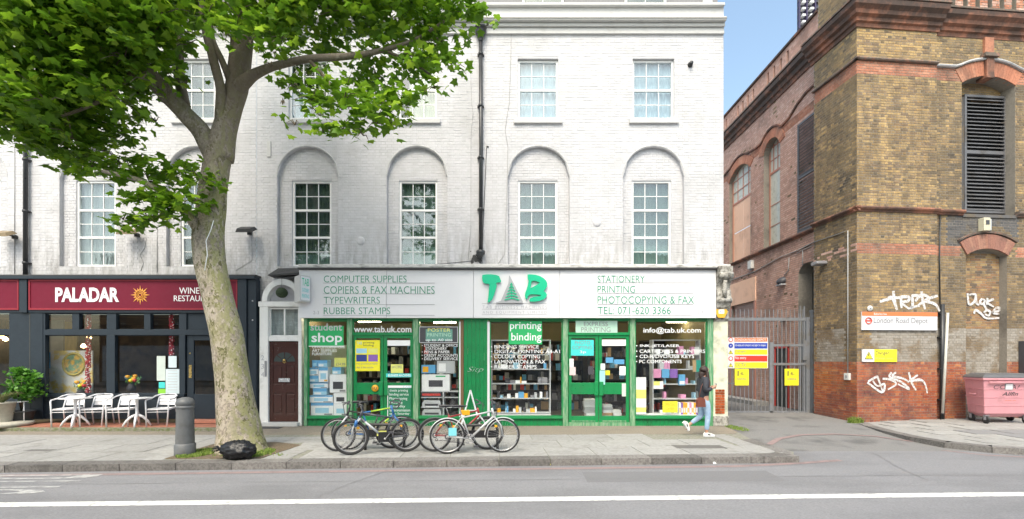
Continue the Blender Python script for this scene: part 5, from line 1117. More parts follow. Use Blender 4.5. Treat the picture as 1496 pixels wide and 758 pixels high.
# arch rings
def arch_ring(fr, u_, hw, zs, rise, t, mat, d, proud=.03, n=None, name='arch_brick', joined=False):
    r = (hw*hw+rise*rise)/(2*rise); cz = zs+rise-r; a0 = math.asin(hw/r); n = n or int(2*a0*r/.08); mb = MB()
    for k in range(n):
        a, b = -a0+2*a0*k/n+.0015, -a0+2*a0*(k+1)/n-.0015; vs = []
        for dd in (d-proud, d+.12):
            for rr, aa in ((r, a), (r+t, a), (r+t, b), (r, b)): vs.append(tuple(fr.P(u_+rr*math.sin(aa), dd, cz+rr*math.cos(aa))))
        m2 = mb if joined else MB()
        m2.add(vs, [(0, 1, 2, 3), (7, 6, 5, 4), (0, 4, 5, 1), (1, 5, 6, 2), (2, 6, 7, 3), (3, 7, 4, 0)])
        if not joined: m2.build(name, mat, depot)
    if joined: mb.build('arch_ring', mat, depot)
    return r, cz, a0
arch_ring(fF, uc, hw_, zsF, zcF-zsF, .42, M_ob, .1, .02, joined=True)
arch_ring(fF, (lo0+lo1)/2, (lo1-lo0)/2+.0, zl, .19, .42, M_archr, .1, .045, n=20)
for a, b in ((19.2, 21.05), (17.1, 18.2)): arch_ring(fL, (a+b)/2, (b-a)/2, 9.75, .42, .34, M_ob, 0, .03, n=22, joined=True)
def moulding_(): pass
def moulding(fr, path, prof, name, mat, closed=False):
    """profile [(out, up)] swept along path [(u,z)] on a wall"""
    mb = MB(); n = len(prof); vs = []
    for u, z in path:
        for o_, h in prof: vs.append(tuple(fr.P(u, -o_, z+h)))
    mb.add(vs, [(i*n+j, i*n+(j+1) % n, (i+1)*n+(j+1) % n, (i+1)*n+j) for i in range(len(path)-1) for j in range(n)]+[tuple(range(n)), tuple(range((len(path)-1)*n, len(path)*n))])
    return mb.build(name, mat, depot)
def archpath(u_, hw, zs, rise, t, n=14):
    r = (hw*hw+rise*rise)/(2*rise); cz = zs+rise-r; a0 = math.asin(hw/r)
    return [(u_+(r+t)*math.sin(-a0+2*a0*k/n), cz+(r+t)*math.cos(-a0+2*a0*k/n)) for k in range(n+1)]
ap = archpath(uc, hw_, zsF, zcF-zsF, .44)
thin = [(-.02, 0), (.07, .0), (.09, .03), (.07, .07), (-.02, .09)]
off = -.10
moulding(fF, [(-.07, ZU2), (UP+.0, ZU2)], thin, 'band_coping', M_cop)
M_leadp = pm('pale_lead', (.45, .45, .46), .5, var=.2)
moulding(fF, [(UP, ZU2), (uo0-.25, ZU2)]+[(u, z+.0) for u, z in ap if z > ZU2+.02]+[(uo1+.25, ZU2), (9, ZU2)], [(o_+off, h) for o_, h in thin], 'band_coping', M_leadp)
moulding(fS, [(-.07, ZU2), (1.66, ZU2)], thin, 'band_coping', M_cop)
# string course
strg = [(-.02, 0), (.03, 0), (.05, .05), (.10, .06), (.12, .10), (.10, .14), (-.02, .15)]
moulding(fF, [(-.1, 5.98), (UP+.02, 5.98)], strg, 'string_course', M_terr); moulding(fF, [(UP+.02, 5.98), (uo0, 5.98)], [(o_-.08, h) for o_, h in strg], 'string_course', M_terr); moulding(fF, [(uo1-.02, 5.98), (9, 5.98)], [(o_-.08, h) for o_, h in strg], 'string_course', M_cop)
moulding(fS, [(-.1, 5.98), (1.68, 5.98)], strg, 'string_course', M_terr)
moulding(fL, [(14.7, 5.95), (23.2, 5.95)], strg, 'string_course', M_terr)
# hood over the lower arch
moulding(fF, archpath((lo0+lo1)/2, (lo1-lo0)/2+.05, zl, .20, .44), [(-.12, 0), (-.03, 0), (-.02, .05), (-.12, .06)], 'arch_hood', M_cop)
# main cornice in three steps
cor = [(-.02, 0), (.04, 0), (.06, .10), (.12, .12), (.13, .22), (.22, .26), (.24, .36), (.34, .44), (.36, .56), (-.02, .60)]
moulding(fF, [(-.0, 11.2), (UP+.05, 11.2)], cor, 'cornice', M_terr); moulding(fF, [(UP+.05, 11.2), (9, 11.2)], [(o_-.12, h-.02) for o_, h in cor], 'cornice', M_terr)
moulding(fS, [(-.0, 11.2), (1.75, 11.2)], cor, 'cornice', M_terr)
# mitre of the cornice and its dark top slabs
mb = MB()
def cp(o1, o2, z): return tuple(Vector((PC[0], PC[1], z))-fF.N*o1-fS.N*o2)
for (o_, h), (o2, h2) in zip(cor, cor[1:]):
    mb.add([cp(o_, 0, 11.2+h), cp(o_, o_, 11.2+h), cp(0, o_, 11.2+h), cp(o2, 0, 11.2+h2), cp(o2, o2, 11.2+h2), cp(0, o2, 11.2+h2)], [(0, 1, 4, 3), (1, 2, 5, 4)])
mb.build('cornice_corner', M_terr, depot)
for sec in (strg, thin):
    zz = 5.98 if sec is strg else ZU2; m2 = MB()
    for (o_, h), (o2, h2) in zip(sec, sec[1:]):
        m2.add([cp(o_, -.02, zz+h), cp(o_, o_, zz+h), cp(-.02, o_, zz+h), cp(o2, -.02, zz+h2), cp(o2, o2, zz+h2), cp(-.02, o2, zz+h2)], [(0, 1, 4, 3), (1, 2, 5, 4)])
    m2.build('string_corner', M_terr if sec is strg else M_cop, depot)
top = [(-.02, 0), (.38, 0), (.38, .05), (-.02, .07)]
moulding(fF, [(-.39, 11.79), (UP+.1, 11.79)], top, 'cornice_slab', M_cop); moulding(fF, [(UP+.1, 11.77), (9, 11.77)], [(o_-.12, h) for o_, h in top], 'cornice_slab', M_cop); moulding(fS, [(.0, 11.792), (1.75, 11.792)], top, 'cornice_slab', M_cop)
# cornice and pierced parapet of the long side
moulding(fL, [(15.0, 11.45), (34, 11.45)], [(-.02, 0), (.05, 0), (.08, .14), (.14, .16), (.16, .30), (.27, .36), (.29, .5), (-.02, .55)], 'cornice', M_terr)
moulding(fL, [(15.0, 12.0), (34, 12.0)], [(-.02, 0), (.31, 0), (.31, .06), (-.02, .08)], 'cornice_slab', M_cop)
wb = MB(); hp = []
y_ = 16.6
while y_ < 33:
    for k in range(4): hp.append(rect_hole(y_+k*.42, y_+k*.42+.13, 12.25, 12.85))
    y_ += 2.35
wall(wb, fL, 15.0, 34, 12.05, 13.05, hp, .02, .18); wb.build('parapet', M_pb, depot)
wall_d = MB(); wall(wall_d, fL, 15.0, 34, 12.05, 13.0, [], .2); wall_d.build('parapet_back', M_kb, depot)
BLp = bricks(fL, [(15.0, 24, 12.08, 13.0)], hp, lambda u, z: 0, d=.02, bond='english'); lay(BLp, [M_pb], depot, 0)
moulding(fL, [(15.0, 13.0), (34, 13.0)], [(-.25, 0), (.05, 0), (.06, .07), (-.25, .09)], 'parapet_coping', M_terr)
moulding(fL, [(22.9, ZU2+.0), (21.4, ZU2)]+[(u, z) for u, z in archpath(20.125, .925, 9.75, .42, .37)[::-1] if z > ZU2]+[(18.75, ZU2), (18.45, ZU2)]+[(u, z) for u, z in archpath(17.65, .55, 9.75, .42, .37)[::-1] if z > ZU2]+[(16.9, ZU2), (16.5, ZU2+.05), (16.0, ZU2+.3), (15.5, ZU2+.42), (15.0, ZU2+.42)], [(-.02, 0), (.06, 0), (.07, .06), (-.02, .08)], 'band_coping', M_terr)
# parapet over the corner pier and front
wb = MB(); wall(wb, fF, .12, UP-.05, 11.8, 14.2, [], .1); hp2 = [rect_hole(UP+.32+.40*k, UP+.32+.40*k+.15, 12.0, 13.0) for k in range(12)]
wall(wb, fF, UP-.05, 9.2, 11.8, 14.2, hp2, .25, .18); wall(wb, fF, UP-.05, 9.2, 11.8, 14.0, [], .44); wall(wb, fS, .12, 1.6, 11.8, 14.2, [], .1); wb.build('parapet', M_mort, depot)
BLp = bricks(fF, [(UP, 6.6, 11.85, 14.0)], hp2, lambda u, z: 0 if random.random() < .5 else 1, d=.25, bond='english'); BLp += bricks(fF, [(.1, UP-.05, 11.85, 14.0)], [], lambda u, z: 0, d=.1, bond='english'); BLp += bricks(fS, [(.1, 1.6, 11.85, 14.0)], [], lambda u, z: 2, d=.1, bond='english')
lay(BLp, [M_ob, M_pb, M_db], depot, 0)
# keystone and its bracket
ku0, ku1 = fu(1441), fu(1454); mb = MB(); kz = EYE+(HY-108)*13.4/F
def pr8(fr, u0, u1, d0, d1, z0, z1, mb=None):
    m = mb or MB(); vs = [tuple(fr.P(u, d, z)) for u in (u0, u1) for d in (d0, d1) for z in (z0, z1)]
    return m.add(vs, [(0, 1, 3, 2), (4, 6, 7, 5), (0, 4, 5, 1), (2, 3, 7, 6), (0, 2, 6, 4), (1, 5, 7, 3)])
pr8(fF, ku0+.02, ku1-.02, .0, .3, kz, 10.60).build('keystone', M_terr, depot, bevel=.01); pr8(fF, ku0, ku1, .03, .3, 10.7, 11.2).build('keystone', M_ob, depot); pr8(fF, ku0-.09, ku1+.09, -.06, .3, 10.60, 10.70).build('keystone_cap', M_cop, depot)
# louvre on the front and on the side
M_lou = pm('grey_louvre_paint', (.135, .135, .145), .5, var=.15, scale=6, grime=(.07, .06, .05), gscale=3)
def louvre(fr, u0, u1, z0, z1, d, n, rail):
    mb = MB(); f = .07
    for q in ((u0, u0+f, z0, z1), (u1-f, u1, z0, z1)): pr8(fr, q[0], q[1], d, d+.12, q[2], q[3], mb)
    for q in ((z0, z0+f), (z1-f, z1), (rail-.05, rail+.05)): pr8(fr, u0+f, u1-f, d+.002, d+.118, q[0], q[1], mb)
    l = mb.build('louvre', M_lou, depot); pr8(fr, u0+.01, u1-.01, d+.13, d+.15, z0, z1).build('louvre_back', M_dark, l)
    for k in range(n):
        z = z0+f+(z1-z0-2*f)*(k+.5)/n
        if abs(z-rail) < .07: continue
        h = (z1-z0)/n*.42; vs = [tuple(fr.P(u, dd, zz)) for u in (u0+f, u1-f) for dd, zz in ((d-.012, z-h), (d-.012, z-h+.022), (d+.09, z+h), (d+.09, z+h-.022))]
        MB().add(vs, [(0, 1, 2, 3), (7, 6, 5, 4), (0, 4, 5, 1), (1, 5, 6, 2), (2, 6, 7, 3), (3, 7, 4, 0)]).build('slat', M_lou, l)
lz0, lz1 = EYE+(HY-308)*13.75/F, EYE+(HY-133.5)*13.75/F
lu0 = (1409.5-744); lsc = 13.9
def fud(px, d):   # u on a plane d into the front wall
    k = (px-744)/F; o = fF.o+fF.N*d; return (k*o.y-o.x)/(fF.U.x-k*fF.U.y)
louvre(fF, fud(1409.5, .35), fud(1470.5, .35), lz0, lz1, .35, 31, lz0+(lz1-lz0)*.515)
pr8(fF, uo0, uo1, -.0+.06, .5, 5.94, 6.03).build('louvre_sill', M_kb, depot)
for q0, q1 in ((uo0+.001, fud(1409.5, .35)), (fud(1470.5, .35), uo1-.001)): pr8(fF, q0, q1, .37, .45, 6.03, 9.62).build('painted_jamb', M_kb, depot)
louvre(fL, 15.0, 16.02, 6.12, 9.85, -.04, 33, 8.0)
# side windows
M_peach = pm('peach_board', (.88, .56, .40), .7, var=.06, scale=3, grime=(.55, .32, .22), gscale=1.5); M_peachf = flat('pink_frame_paint', (.50, .22, .16), .5); M_frost = pm('frosted_pane', (.60, .60, .52), .3, var=.1, scale=2)
def sidewin(a, b, d, split, low, upc):
    mb = MB(); f = .06; z0, z1 = 6.12, 10.1
    pr8(fL, a, a+f, d, d+.06, z0, z1, mb); pr8(fL, b-f, b, d, d+.06, z0, z1, mb); pr8(fL, a+f, b-f, d-.002, d+.058, split-.04, split+.04, mb); pr8(fL, a+f, b-f, d+.001, d+.058, z0, z0+.05, mb)
    for k in range(1, 4): pr8(fL, a+(b-a)*k/4-.015, a+(b-a)*k/4+.015, d+.003, d+.055, split+.04, z1, mb)
    for z in (split+.5, split+1.0): pr8(fL, a+f, b-f, d+.004, d+.05, z-.015, z+.015, mb)
    if low is M_frost:
        for z in (6.95, 7.75): pr8(fL, a+f, b-f, d+.004, d+.05, z-.012, z+.012, mb)
    w_ = mb.build('window', M_peachf if upc else M_frame, depot)
    n = 1 if low is M_frost else 2
    for k in range(2):
        for j in range(n): pr8(fL, a+(b-a)*k/2+.01, a+(b-a)*(k+1)/2-.012, d+.02, d+.03, z0+(split-z0)*j/n+.01, z0+(split-z0)*(j+1)/n-.012).build('pane', low, w_)
    pr8(fL, a, b, d+.025, d+.03, split, z1+.1).build('pane', M_frost, w_)
sidewin(19.2, 21.05, .15, 8.75, M_peach, True); sidewin(17.1, 18.2, .22, 9.0, M_frost, True); sidewin(22.4, 24.2, .28, 8.7, M_peach, True)
# roller door under a peach panel, doorways
pr8(fL, 18.75, 21.0, -.04, .02, 4.18, 5.15).build('lintel_panel', M_peach, depot, bevel=.01)
for q0, q1 in ((18.75, 18.9), (20.8, 20.95)): pr8(fL, q0, q1, -.03, .02, 0, 4.17).build('door_jamb', M_peachf, depot)
rd = pr8(fL, 18.9, 20.8, .11, .14, 0, 4.2).build('roller_door', pm('pink_shutter', (.46, .27, .22), .5, var=.06), depot)
for k in range(40): pr8(fL, 18.9, 20.8, .085, .11, .02+k*.105, .02+k*.105+.085).build('slat', MAT['pink_shutter'], rd)
pr8(fL, 14.9, 16.3, .48, .5, 0, 5.2).build('doorway_back', M_dark, depot)
pr8(fL, 16.55, 17.35, -.02, .0, 0.02, 2.2).build('door_recess', M_dark, depot); 
for q in ((16.5, 16.56, 0, 2.25), (17.34, 17.4, 0, 2.25), (16.5, 17.4, 2.2, 2.27)): pr8(fL, q[0], q[1], -.05, -.02, q[2], q[3]).build('red_door_frame', c_red, depot)
# conduits, pipes and lamps on the depot
def pipe(fr, pts, r=.018, mat=None, name='conduit', d=-.03): return MB().tube([tuple(fr.P(u, d, z)) for u, z in pts], r, 6).build(name, mat or M_cable, depot)
su = lambda px: ((px-744)*13.2-6704.8)/(-59.27-.9962*(px-744))
def szz(py, u): return EYE+(HY-py)*(13.2+.9962*u)/F
u1_ = su(1240); u2_ = su(1190)
pipe(fS, [(u1_, szz(545, u1_)), (u1_, szz(337, u1_)), (u2_, szz(354, u2_))])
def lz(px, py): y = 6766/(px-744); return (y, EYE+(HY-py)*y/F)
pipe(fL, [lz(1189, 354), lz(1166, 366), lz(1140, 376), lz(1105, 396), lz(1062, 412)]); pipe(fL, [lz(1189, 358), lz(1165, 370)], .012); pipe(fL, [lz(1154, 376), lz(1153, 395), lz(1147, 402)], .015); pipe(fL, [lz(1174, 366), lz(1174, 388)], .015)
M_boxw = flat('box_white', (.66, .66, .64), .5)
t = thing('switch_box', 'small white box at the foot of the conduit on the brick pier', 'box', tuple(fS.P(u1_, 0, szz(554, u1_)))); mm = pr8(fS, u1_-.09, u1_+.09, -.08, -.008, szz(555, u1_), szz(545, u1_)); mm.build('box_shell', M_boxw, t, bevel=.008); pr8(fS, u1_-.02, u1_+.02, -.09, -.08, szz(552, u1_), szz(548, u1_)).build('box_catch', c_gr, t)
t = thing('junction_box', 'small white junction box above the peach panel on the depot side wall', 'box', tuple(fL.P(18.95, 0, 5.3))); a_, b_ = lz(1099.5, 388); pr8(fL, a_-.14, a_+.14, -.14, -.0, b_-.13, b_+.2).build('box_shell', M_boxw, t, bevel=.01); pr8(fL, a_-.06, a_+.06, -.10, -.02, b_-.19, b_-.13).build('gland', c_gr, t)
def bulk(label, fr, u, z, mt):
    t = thing('wall_lamp', label, 'lamp', tuple(fr.P(u, 0, z))); mb = MB(); mb.smooth = True; n = 12; vs = []
    for j in range(6):
        th = j/5*math.pi/2
        for k in range(n): a_ = 2*math.pi*k/n; vs.append(tuple(fr.P(u+.2*math.cos(a_)*math.cos(th), -.03-.22*math.sin(th), z+.15*math.sin(a_)*math.cos(th)-.05*math.sin(th))))
    mb.add(vs, [(j*n+k, j*n+(k+1) % n, (j+1)*n+(k+1) % n, (j+1)*n+k) for j in range(5) for k in range(n)]); mb.build('lamp_shell', mt, t)
    pr8(fr, u-.17, u+.17, -.2, -.02, z-.17, z-.13).build('lamp_glass', c_lg, t); return t
bulk('black bulkhead lamp on the depot side wall left of the dark doorway', fL, *lz(1145, 410), c_dk); bulk('black bulkhead lamp at the far end of the depot side wall beside the peach panel', fL, *lz(1063, 437), c_dk)
u3 = su(1205); t = thing('flood_lamp', 'grey floodlight on the brick pier above the gate', 'lamp', tuple(fS.P(u3, 0, szz(388, u3)))); mb = MB(); c = fS.P(u3, -.22, szz(386, u3))
mb.bar(c+Vector((-.2, -.1, .0)), c+Vector((.22, .02, .03)), .22, .1, (0, 0.2, 1)); mb.build('lamp_shell', c_gr, t, bevel=.02); MB().tube([tuple(fS.P(u3, 0, szz(384, u3))), tuple(c)], .02, 6).build('arm', c_gr, t)
t = thing('alarm_camera', 'cream security box on the dark brick under the front louvre', 'camera', tuple(fF.P(fu(1440), 0, 5.5))); ua, ub = fu(1433.5), fu(1443); z0, z1 = EYE+(HY-337)*13.5/F, EYE+(HY-318)*13.5/F
pr8(fF, ua, ub, -.08, .09, z0, z1).build('box_shell', flat('cream_plastic', (.60, .56, .42), .5), t, bevel=.015); pr8(fF, (ua+ub)/2-.05, (ua+ub)/2+.05, -.095, -.08, z1-.2, z1-.08).build('lens', c_dk, t); pr8(fF, ub+.005, ub+.1, -.02, .09, z0+.03, z1-.02).build('side_unit', c_lg, t)
# black post, leaning pale pipe, thin pipe
up_ = fu(1376.5); t = thing('cable_post', 'black upright cable pipe against the brick depot between the graffiti and the pink bin', 'pipe', tuple(fF.P(up_, -.06, .05)))
mb = MB(); mb.tube([tuple(fF.P(up_, .0, 0.02)), tuple(fF.P(up_, .0, fzd(444, 2.5)))], .055, 10); mb.build('pipe_shell', M_pipe, t)
mb = MB(); 
for z_ in (.6, 1.5, 2.4, 3.1): mb.box(*[0]*6) if False else pr8(fF, up_-.09, up_+.09, -.02, .09, z_, z_+.04, mb)
mb.build('pipe_clip', M_pipe, t); pipe(fF, [(up_, fzd(444, 2.5)), (up_-.02, fzd(380, 2.5)), (up_, 5.98)], .016, M_pipe, d=.06)
t = thing('leaning_pole', 'pale pole leaning against the black cable pipe on the depot front', 'pole', tuple(fF.P(fu(1371), -.2, 0))); MB().tube([tuple(fF.P(fu(1372), -.10, .25)), tuple(fF.P(fu(1383.5), -.02, fzd(457, 2.6)))], .035, 8).build('pole_shaft', flat('pale_pole', (.55, .55, .50), .6), t); MB().tube([tuple(fF.P(fu(1371.9), -.101, .22)), tuple(fF.P(fu(1372.1), -.10, .25))], .042, 8).build('pole_foot', c_dk, t)
# signs on the depot
def dsign(name, label, r_, dd=-.05, mat=None):
    a, b, c, d_ = r_; t = thing(name, label, 'sign', tuple(fF.P(fu(a), dd, fzd(d_)))); pr8(fF, fu(a), fu(b), dd, -.012, fzd(d_), fzd(c)).build('sign_board', mat or M_fascia, t, bevel=.006); return t
def dtext(s_, r_, mat, t, dd=-.054, bold=0.0): a, b, c, d_ = r_; text(s_, (fu(a), fu(b), fzd(d_), fzd(c)), dd, mat, t, name='print', depth=0, bold=bold, tf=lambda v: tuple(fF.P(v[0], v[1], v[2])))
def dbox(r_, mat, t, dd=-.053): a, b, c, d_ = r_; pr8(fF, fu(a), fu(b), dd, dd+.002, fzd(d_), fzd(c)).build('print_block', mat, t)
c_orl = col('line_orange', (.66, .20, .07)); c_rnd = col('roundel_red', (.65, .08, .05))
t = dsign('depot_sign', 'long white London Road Depot sign with an orange strip on the brick corner pier', (1257, 1367, 456, 483)); dbox((1257, 1367, 456, 462), c_orl, t); dtext('London Road Depot', (1274, 1353, 464, 475), c_gr, t, -.0535, .012); dtext('Bakerloo line', (1274.5, 1293, 457.5, 460.5), M_vinyl, t, -.0545)
MB().torus(tuple(fF.P(fu(1266.5), -.058, fzd(469))), .085, .017, 24, 6).build('roundel', c_rnd, t)
dbox((1261.5, 1271.5, 468.2, 469.8), c_rnd, t, -.062)
dbox((1257, 1367, 482.2, 483), c_dk, t, -.055)
t = thing('round_marker', 'small white round disc above the left end of the London Road Depot sign', 'sign', tuple(fF.P(fu(1269.5), -.03, fzd(451)))); o_ = MB().lathe([(0, -.02), (.075, -.02), (.08, 0), (0, 0)], (0, 0, 0), 20, 'y').build('disc', M_boxw, t); 
o_.data.transform(Matrix.Rotation(A5, 4, 'Z') @ Matrix.Translation(Vector(t.location)) if False else Matrix.Translation(Vector(t.location))); MB().lathe([(0, -.024), (.02, -.024), (.02, -.02)], tuple(t.location), 8, 'y').build('bolt', c_gr, t)
t = dsign('danger_sign', 'white and yellow Danger sign with a warning triangle on the grey painted brick', (1258, 1308, 510.5, 528.5)); dbox((1275, 1308, 510.5, 528.5), c_yel, t); dtext('Danger', (1277, 1297, 513, 519.5), c_dk, t, bold=.01); dtext('Keep out', (1277, 1302, 522, 525), c_lem, t)
def tri(fr_P, s, mat, t):
    for q, m_, dd in ((1, c_dk, 0), (.78, c_yel, -.001)):
        MB().add([fr_P(-s*q, -s*.8*q, dd), fr_P(s*q, -s*.8*q, dd), fr_P(0, s*.95*q, dd)], [(0, 1, 2)]).build('warning_triangle', m_, t)
    MB().add([fr_P(-.12*s, .45*s, -.002), fr_P(.15*s, .45*s, -.002), fr_P(.02*s, .0, -.002), fr_P(.18*s, .0, -.002), fr_P(-.1*s, -.6*s, -.002), fr_P(0, -.12*s, -.002), fr_P(-.2*s, -.12*s, -.002)], [(0, 1, 2, 3, 4, 5, 6)]).build('lightning_bolt', c_dk, t)
tri(lambda a_, b_, dd: tuple(fF.P(fu(1267)+a_, -.0535+dd, fzd(519.5)+b_)), .13, None, t)
# graffiti: spray lines following the wall
def smooth_pts(p, n=5):
    out = []
    for i in range(len(p)-1):
        p0, p1, p2, p3 = [Vector(p[max(0, min(len(p)-1, i+k))]) for k in (-1, 0, 1, 2)]
        for k in range(n):
            t_ = k/n; out.append(.5*((2*p1)+(-p0+p2)*t_+(2*p0-5*p1+4*p2-p3)*t_**2+(-p0+3*p1-3*p2+p3)*t_**3))
    return out+[Vector(p[-1])]
GK = [0]
def spray(strokes, ox, oy, sc, wd, d, mat, parent, frame=None):
    mb = MB()
    for st_ in strokes:
        p = smooth_pts([(ox+a/sc, oy+b/sc) for a, b in st_]); p = [Vector((fud(q.x, d), fzd(q.y, 1.2 if d < .05 else 3.9))) for q in p]; n = len(p); GK[0] += 1; dd = d-.012-.0004*(GK[0] % 14); l = []; r = []
        for i in range(n):
            t_ = (p[min(n-1, i+1)]-p[max(0, i-1)]); t_ = t_.normalized() if t_.length > 0 else Vector((1, 0)); nn = Vector((-t_.y, t_.x))*wd/2*(.7+.3*math.sin(math.pi*min(1, .15+i/n)))
            l.append(tuple(fF.P(p[i].x+nn.x, dd, p[i].y+nn.y))); r.append(tuple(fF.P(p[i].x-nn.x, dd, p[i].y-nn.y)))
        mb.add(l+r, [(i, i+1, n+i+1, n+i) for i in range(n-1)])
    mb.build('graffiti_tag', mat, parent)
M_sp = pm('white_spray_paint', (.66, .66, .68), .6, var=.15, scale=18, grime=(.36, .28, .20), gscale=22, gpos=(.47, .62))
g = 3.79
spray([[(170, 155), (240, 135), (330, 128)], [(245, 95), (250, 140), (265, 200)], [(205, 150), (235, 130), (262, 195)], [(285, 120), (290, 190)], [(285, 125), (330, 128), (325, 150), (292, 160), (335, 195)], [(350, 115), (350, 180), (340, 185), (390, 175)], [(345, 120), (395, 118)], [(400, 95), (405, 140), (420, 195)], [(490, 118), (440, 135), (400, 160), (380, 175)], [(405, 150), (445, 155), (480, 170), (500, 205)], [(365, 150), (400, 115), (440, 130), (430, 160)]], 1240, 400, g, .085, 0, M_sp, depot)
spray([[(105, 595), (150, 570), (160, 580), (185, 650)], [(100, 600), (180, 655), (195, 610), (155, 620), (130, 590)], [(185, 580), (230, 585), (260, 610), (215, 640)], [(235, 545), (225, 570), (290, 600), (335, 640), (270, 610)], [(260, 545), (240, 565), (300, 580), (330, 600)], [(330, 545), (345, 600), (370, 645)], [(380, 560), (335, 595), (390, 585), (420, 610), (432, 662)], [(330, 590), (400, 590)]], 1240, 400, g, .065, 0, M_sp, depot)
spray([[(655, 100), (662, 160), (690, 150), (700, 110), (680, 105), (665, 110)], [(700, 110), (705, 155), (720, 165)], [(735, 130), (722, 150), (740, 160), (750, 140), (735, 130)], [(765, 125), (760, 165)], [(800, 130), (765, 150), (800, 175)], [(690, 215), (700, 195), (730, 215), (760, 240), (830, 238)], [(745, 210), (760, 195), (780, 205), (770, 225), (750, 215)], [(790, 205), (820, 200), (835, 185), (815, 180), (795, 210), (830, 215)], [(745, 160), (765, 200)]], 1240, 400, g, .075, .288, M_sp, depot)
# ================================================================ GATE
M_gate = pm('grey_gate_paint', (.20, .21, .23), .45, var=.12, scale=8, grime=(.16, .14, .12), gscale=3)
GY = 15.15
def gx(p): return fx(p, GY)
def gz(p): return fz(p, GY)
gate = thing('palisade_gate', 'grey steel bar gate across the depot yard with a wicket gate in its right half', 'gate', (gx(1120), GY, .05))
def gb(name, a, b, c, d, w=.05, par=None): return bx(name, M_gate, par or gate, gx(a), gx(b), GY-w/2, GY+w/2, gz(d), gz(c))
gb('top_rail', 1058, 1180, 464, 468.5); gb('bottom_rail', 1058, 1180, 600.5, 603.5, .06); gb('frame_post', 1177, 1182.5, 463.5, 604, .08); gb('middle_post', 1124, 1128.5, 500, 603, .06); gb('wicket_rail', 1128.5, 1177, 502.5, 506, .05); gb('wicket_rail', 1128.5, 1177, 530, 533.5, .05)
gb('hinge_post', 1185, 1190.5, 456, 606, .16); gb('post_cap', 1184.5, 1191, 453, 456, .18); gb('frame_post', 1056.5, 1059.5, 463, 604, .06); gb('lock_box', 1172, 1177, 497, 526, .12)
x = 1063.0
while x < 1176: gb('bar', x-.5, x+.5, 452, 600.5, .016); x += 6.1
gb('bar', 1168, 1170, 447, 601, .03); gb('bar', 1174, 1175.8, 447, 601, .03)
def gsign(name, label, r_, mat, cat='sign', th=.02):
    a, b, c, d = r_; y = GY-.05; x0, x1, z0, z1 = Q(a, b, c, d, y); t = thing(name, label, cat, ((x0+x1)/2, y, z0)); bx('sign_board', mat, t, x0, x1, y, y+th, z0, z1); return t, y
t, y = gsign('gate_sign', 'white board of coloured safety notices on the left of the grey gate', (1061, 1122, 493, 538), M_fascia)
rows = [(493.5, 499, c_orl, 'LONDON ROAD DEPOT', M_vinyl), (501, 509, c_navy, 'All visitors and contractors must report to reception', M_vinyl), (510.5, 518, c_yel, 'Danger', c_gr), (519.5, 528, c_red, 'No entry', M_vinyl), (529, 537.5, c_yel, 'CCTV', c_gr)]
c_bluec = col('notice_blue', (.02, .06, .45)); c_redc = col('notice_red', (.75, .05, .03))
for i, (c, d, m_, s_, tm) in enumerate(rows):
    if i == 1: m_ = c_bluec
    if i == 3: m_ = c_redc
    x0, x1, z0, z1 = Q(1073, 1121, c, d, y); bx('notice_band', m_, t, x0, x1, y-.003, y, z0, z1); text(s_, Q(1074, 1119 if len(s_) > 8 else 1090, c+1.2, d-2.2 if i else d-1.2, y), y-.005, tm, t, name='print', depth=0)
    cc = Q(1064, 1071, c, d, y); cx_, cz_ = (cc[0]+cc[1])/2, (cc[2]+cc[3])/2
    if i in (2, 4): tri(lambda a_, b_, dd: (cx_+a_, y-.004+dd, cz_+b_), .075, None, t)
    else:
        MB().lathe([(0, 0), (.075, 0)], (cx_, y-.004, cz_), 20, 'y').build('symbol_disc', [c_rnd, c_bluec, 0, c_redc][i], t); MB().lathe([(0, 0), (.05 if i != 1 else .018, 0)], (cx_, y-.005, cz_), 14, 'y').build('symbol_disc', M_vinyl, t)
for a, lab in ((1073.5, 'small yellow warning notice hung under the big safety board on the gate'), (1146.5, 'small yellow warning notice on the wicket gate')):
    t, y = gsign('warning_notice', lab, (a, a+20.5, 538.7, 563), c_yel); x0, x1, z0, z1 = Q(a+4, a+5.6, 542, 549, y); bx('symbol_bar', c_dk, t, x0, x1, y-.003, y, z0, z1); text('4-', Q(a+8, a+14, 543, 548.5, y), y-.004, c_dk, t, name='print', depth=0); text('WARNING', Q(a+3, a+17, 552, 555, y), y-.004, c_gr, t, name='print', depth=0)
t = thing('handrail', 'grey steel handrail frame beside the side wall inside the yard', 'handrail', (9.3, 17, 0)); mb = MB()
mb.bar((fx(1109, 20), 20, fz(480, 20)), (9.75, 16.2, fz(465, 16.2)), .07); mb.bar((fx(1109, 20), 20, fz(480, 20)), (fx(1109, 20), 20, .1), .08); mb.build('rail_frame', M_gate, t)
MB().bar((fx(1060, 20), 20, fz(560, 20)), (fx(1109, 20), 20, fz(560, 20)), .05).build('low_rail', M_gate, t)
bx('yard_kerb', M_concrete, None, 9.2, 9.75, 17.5, 33, -.05, .22, kind='structure')
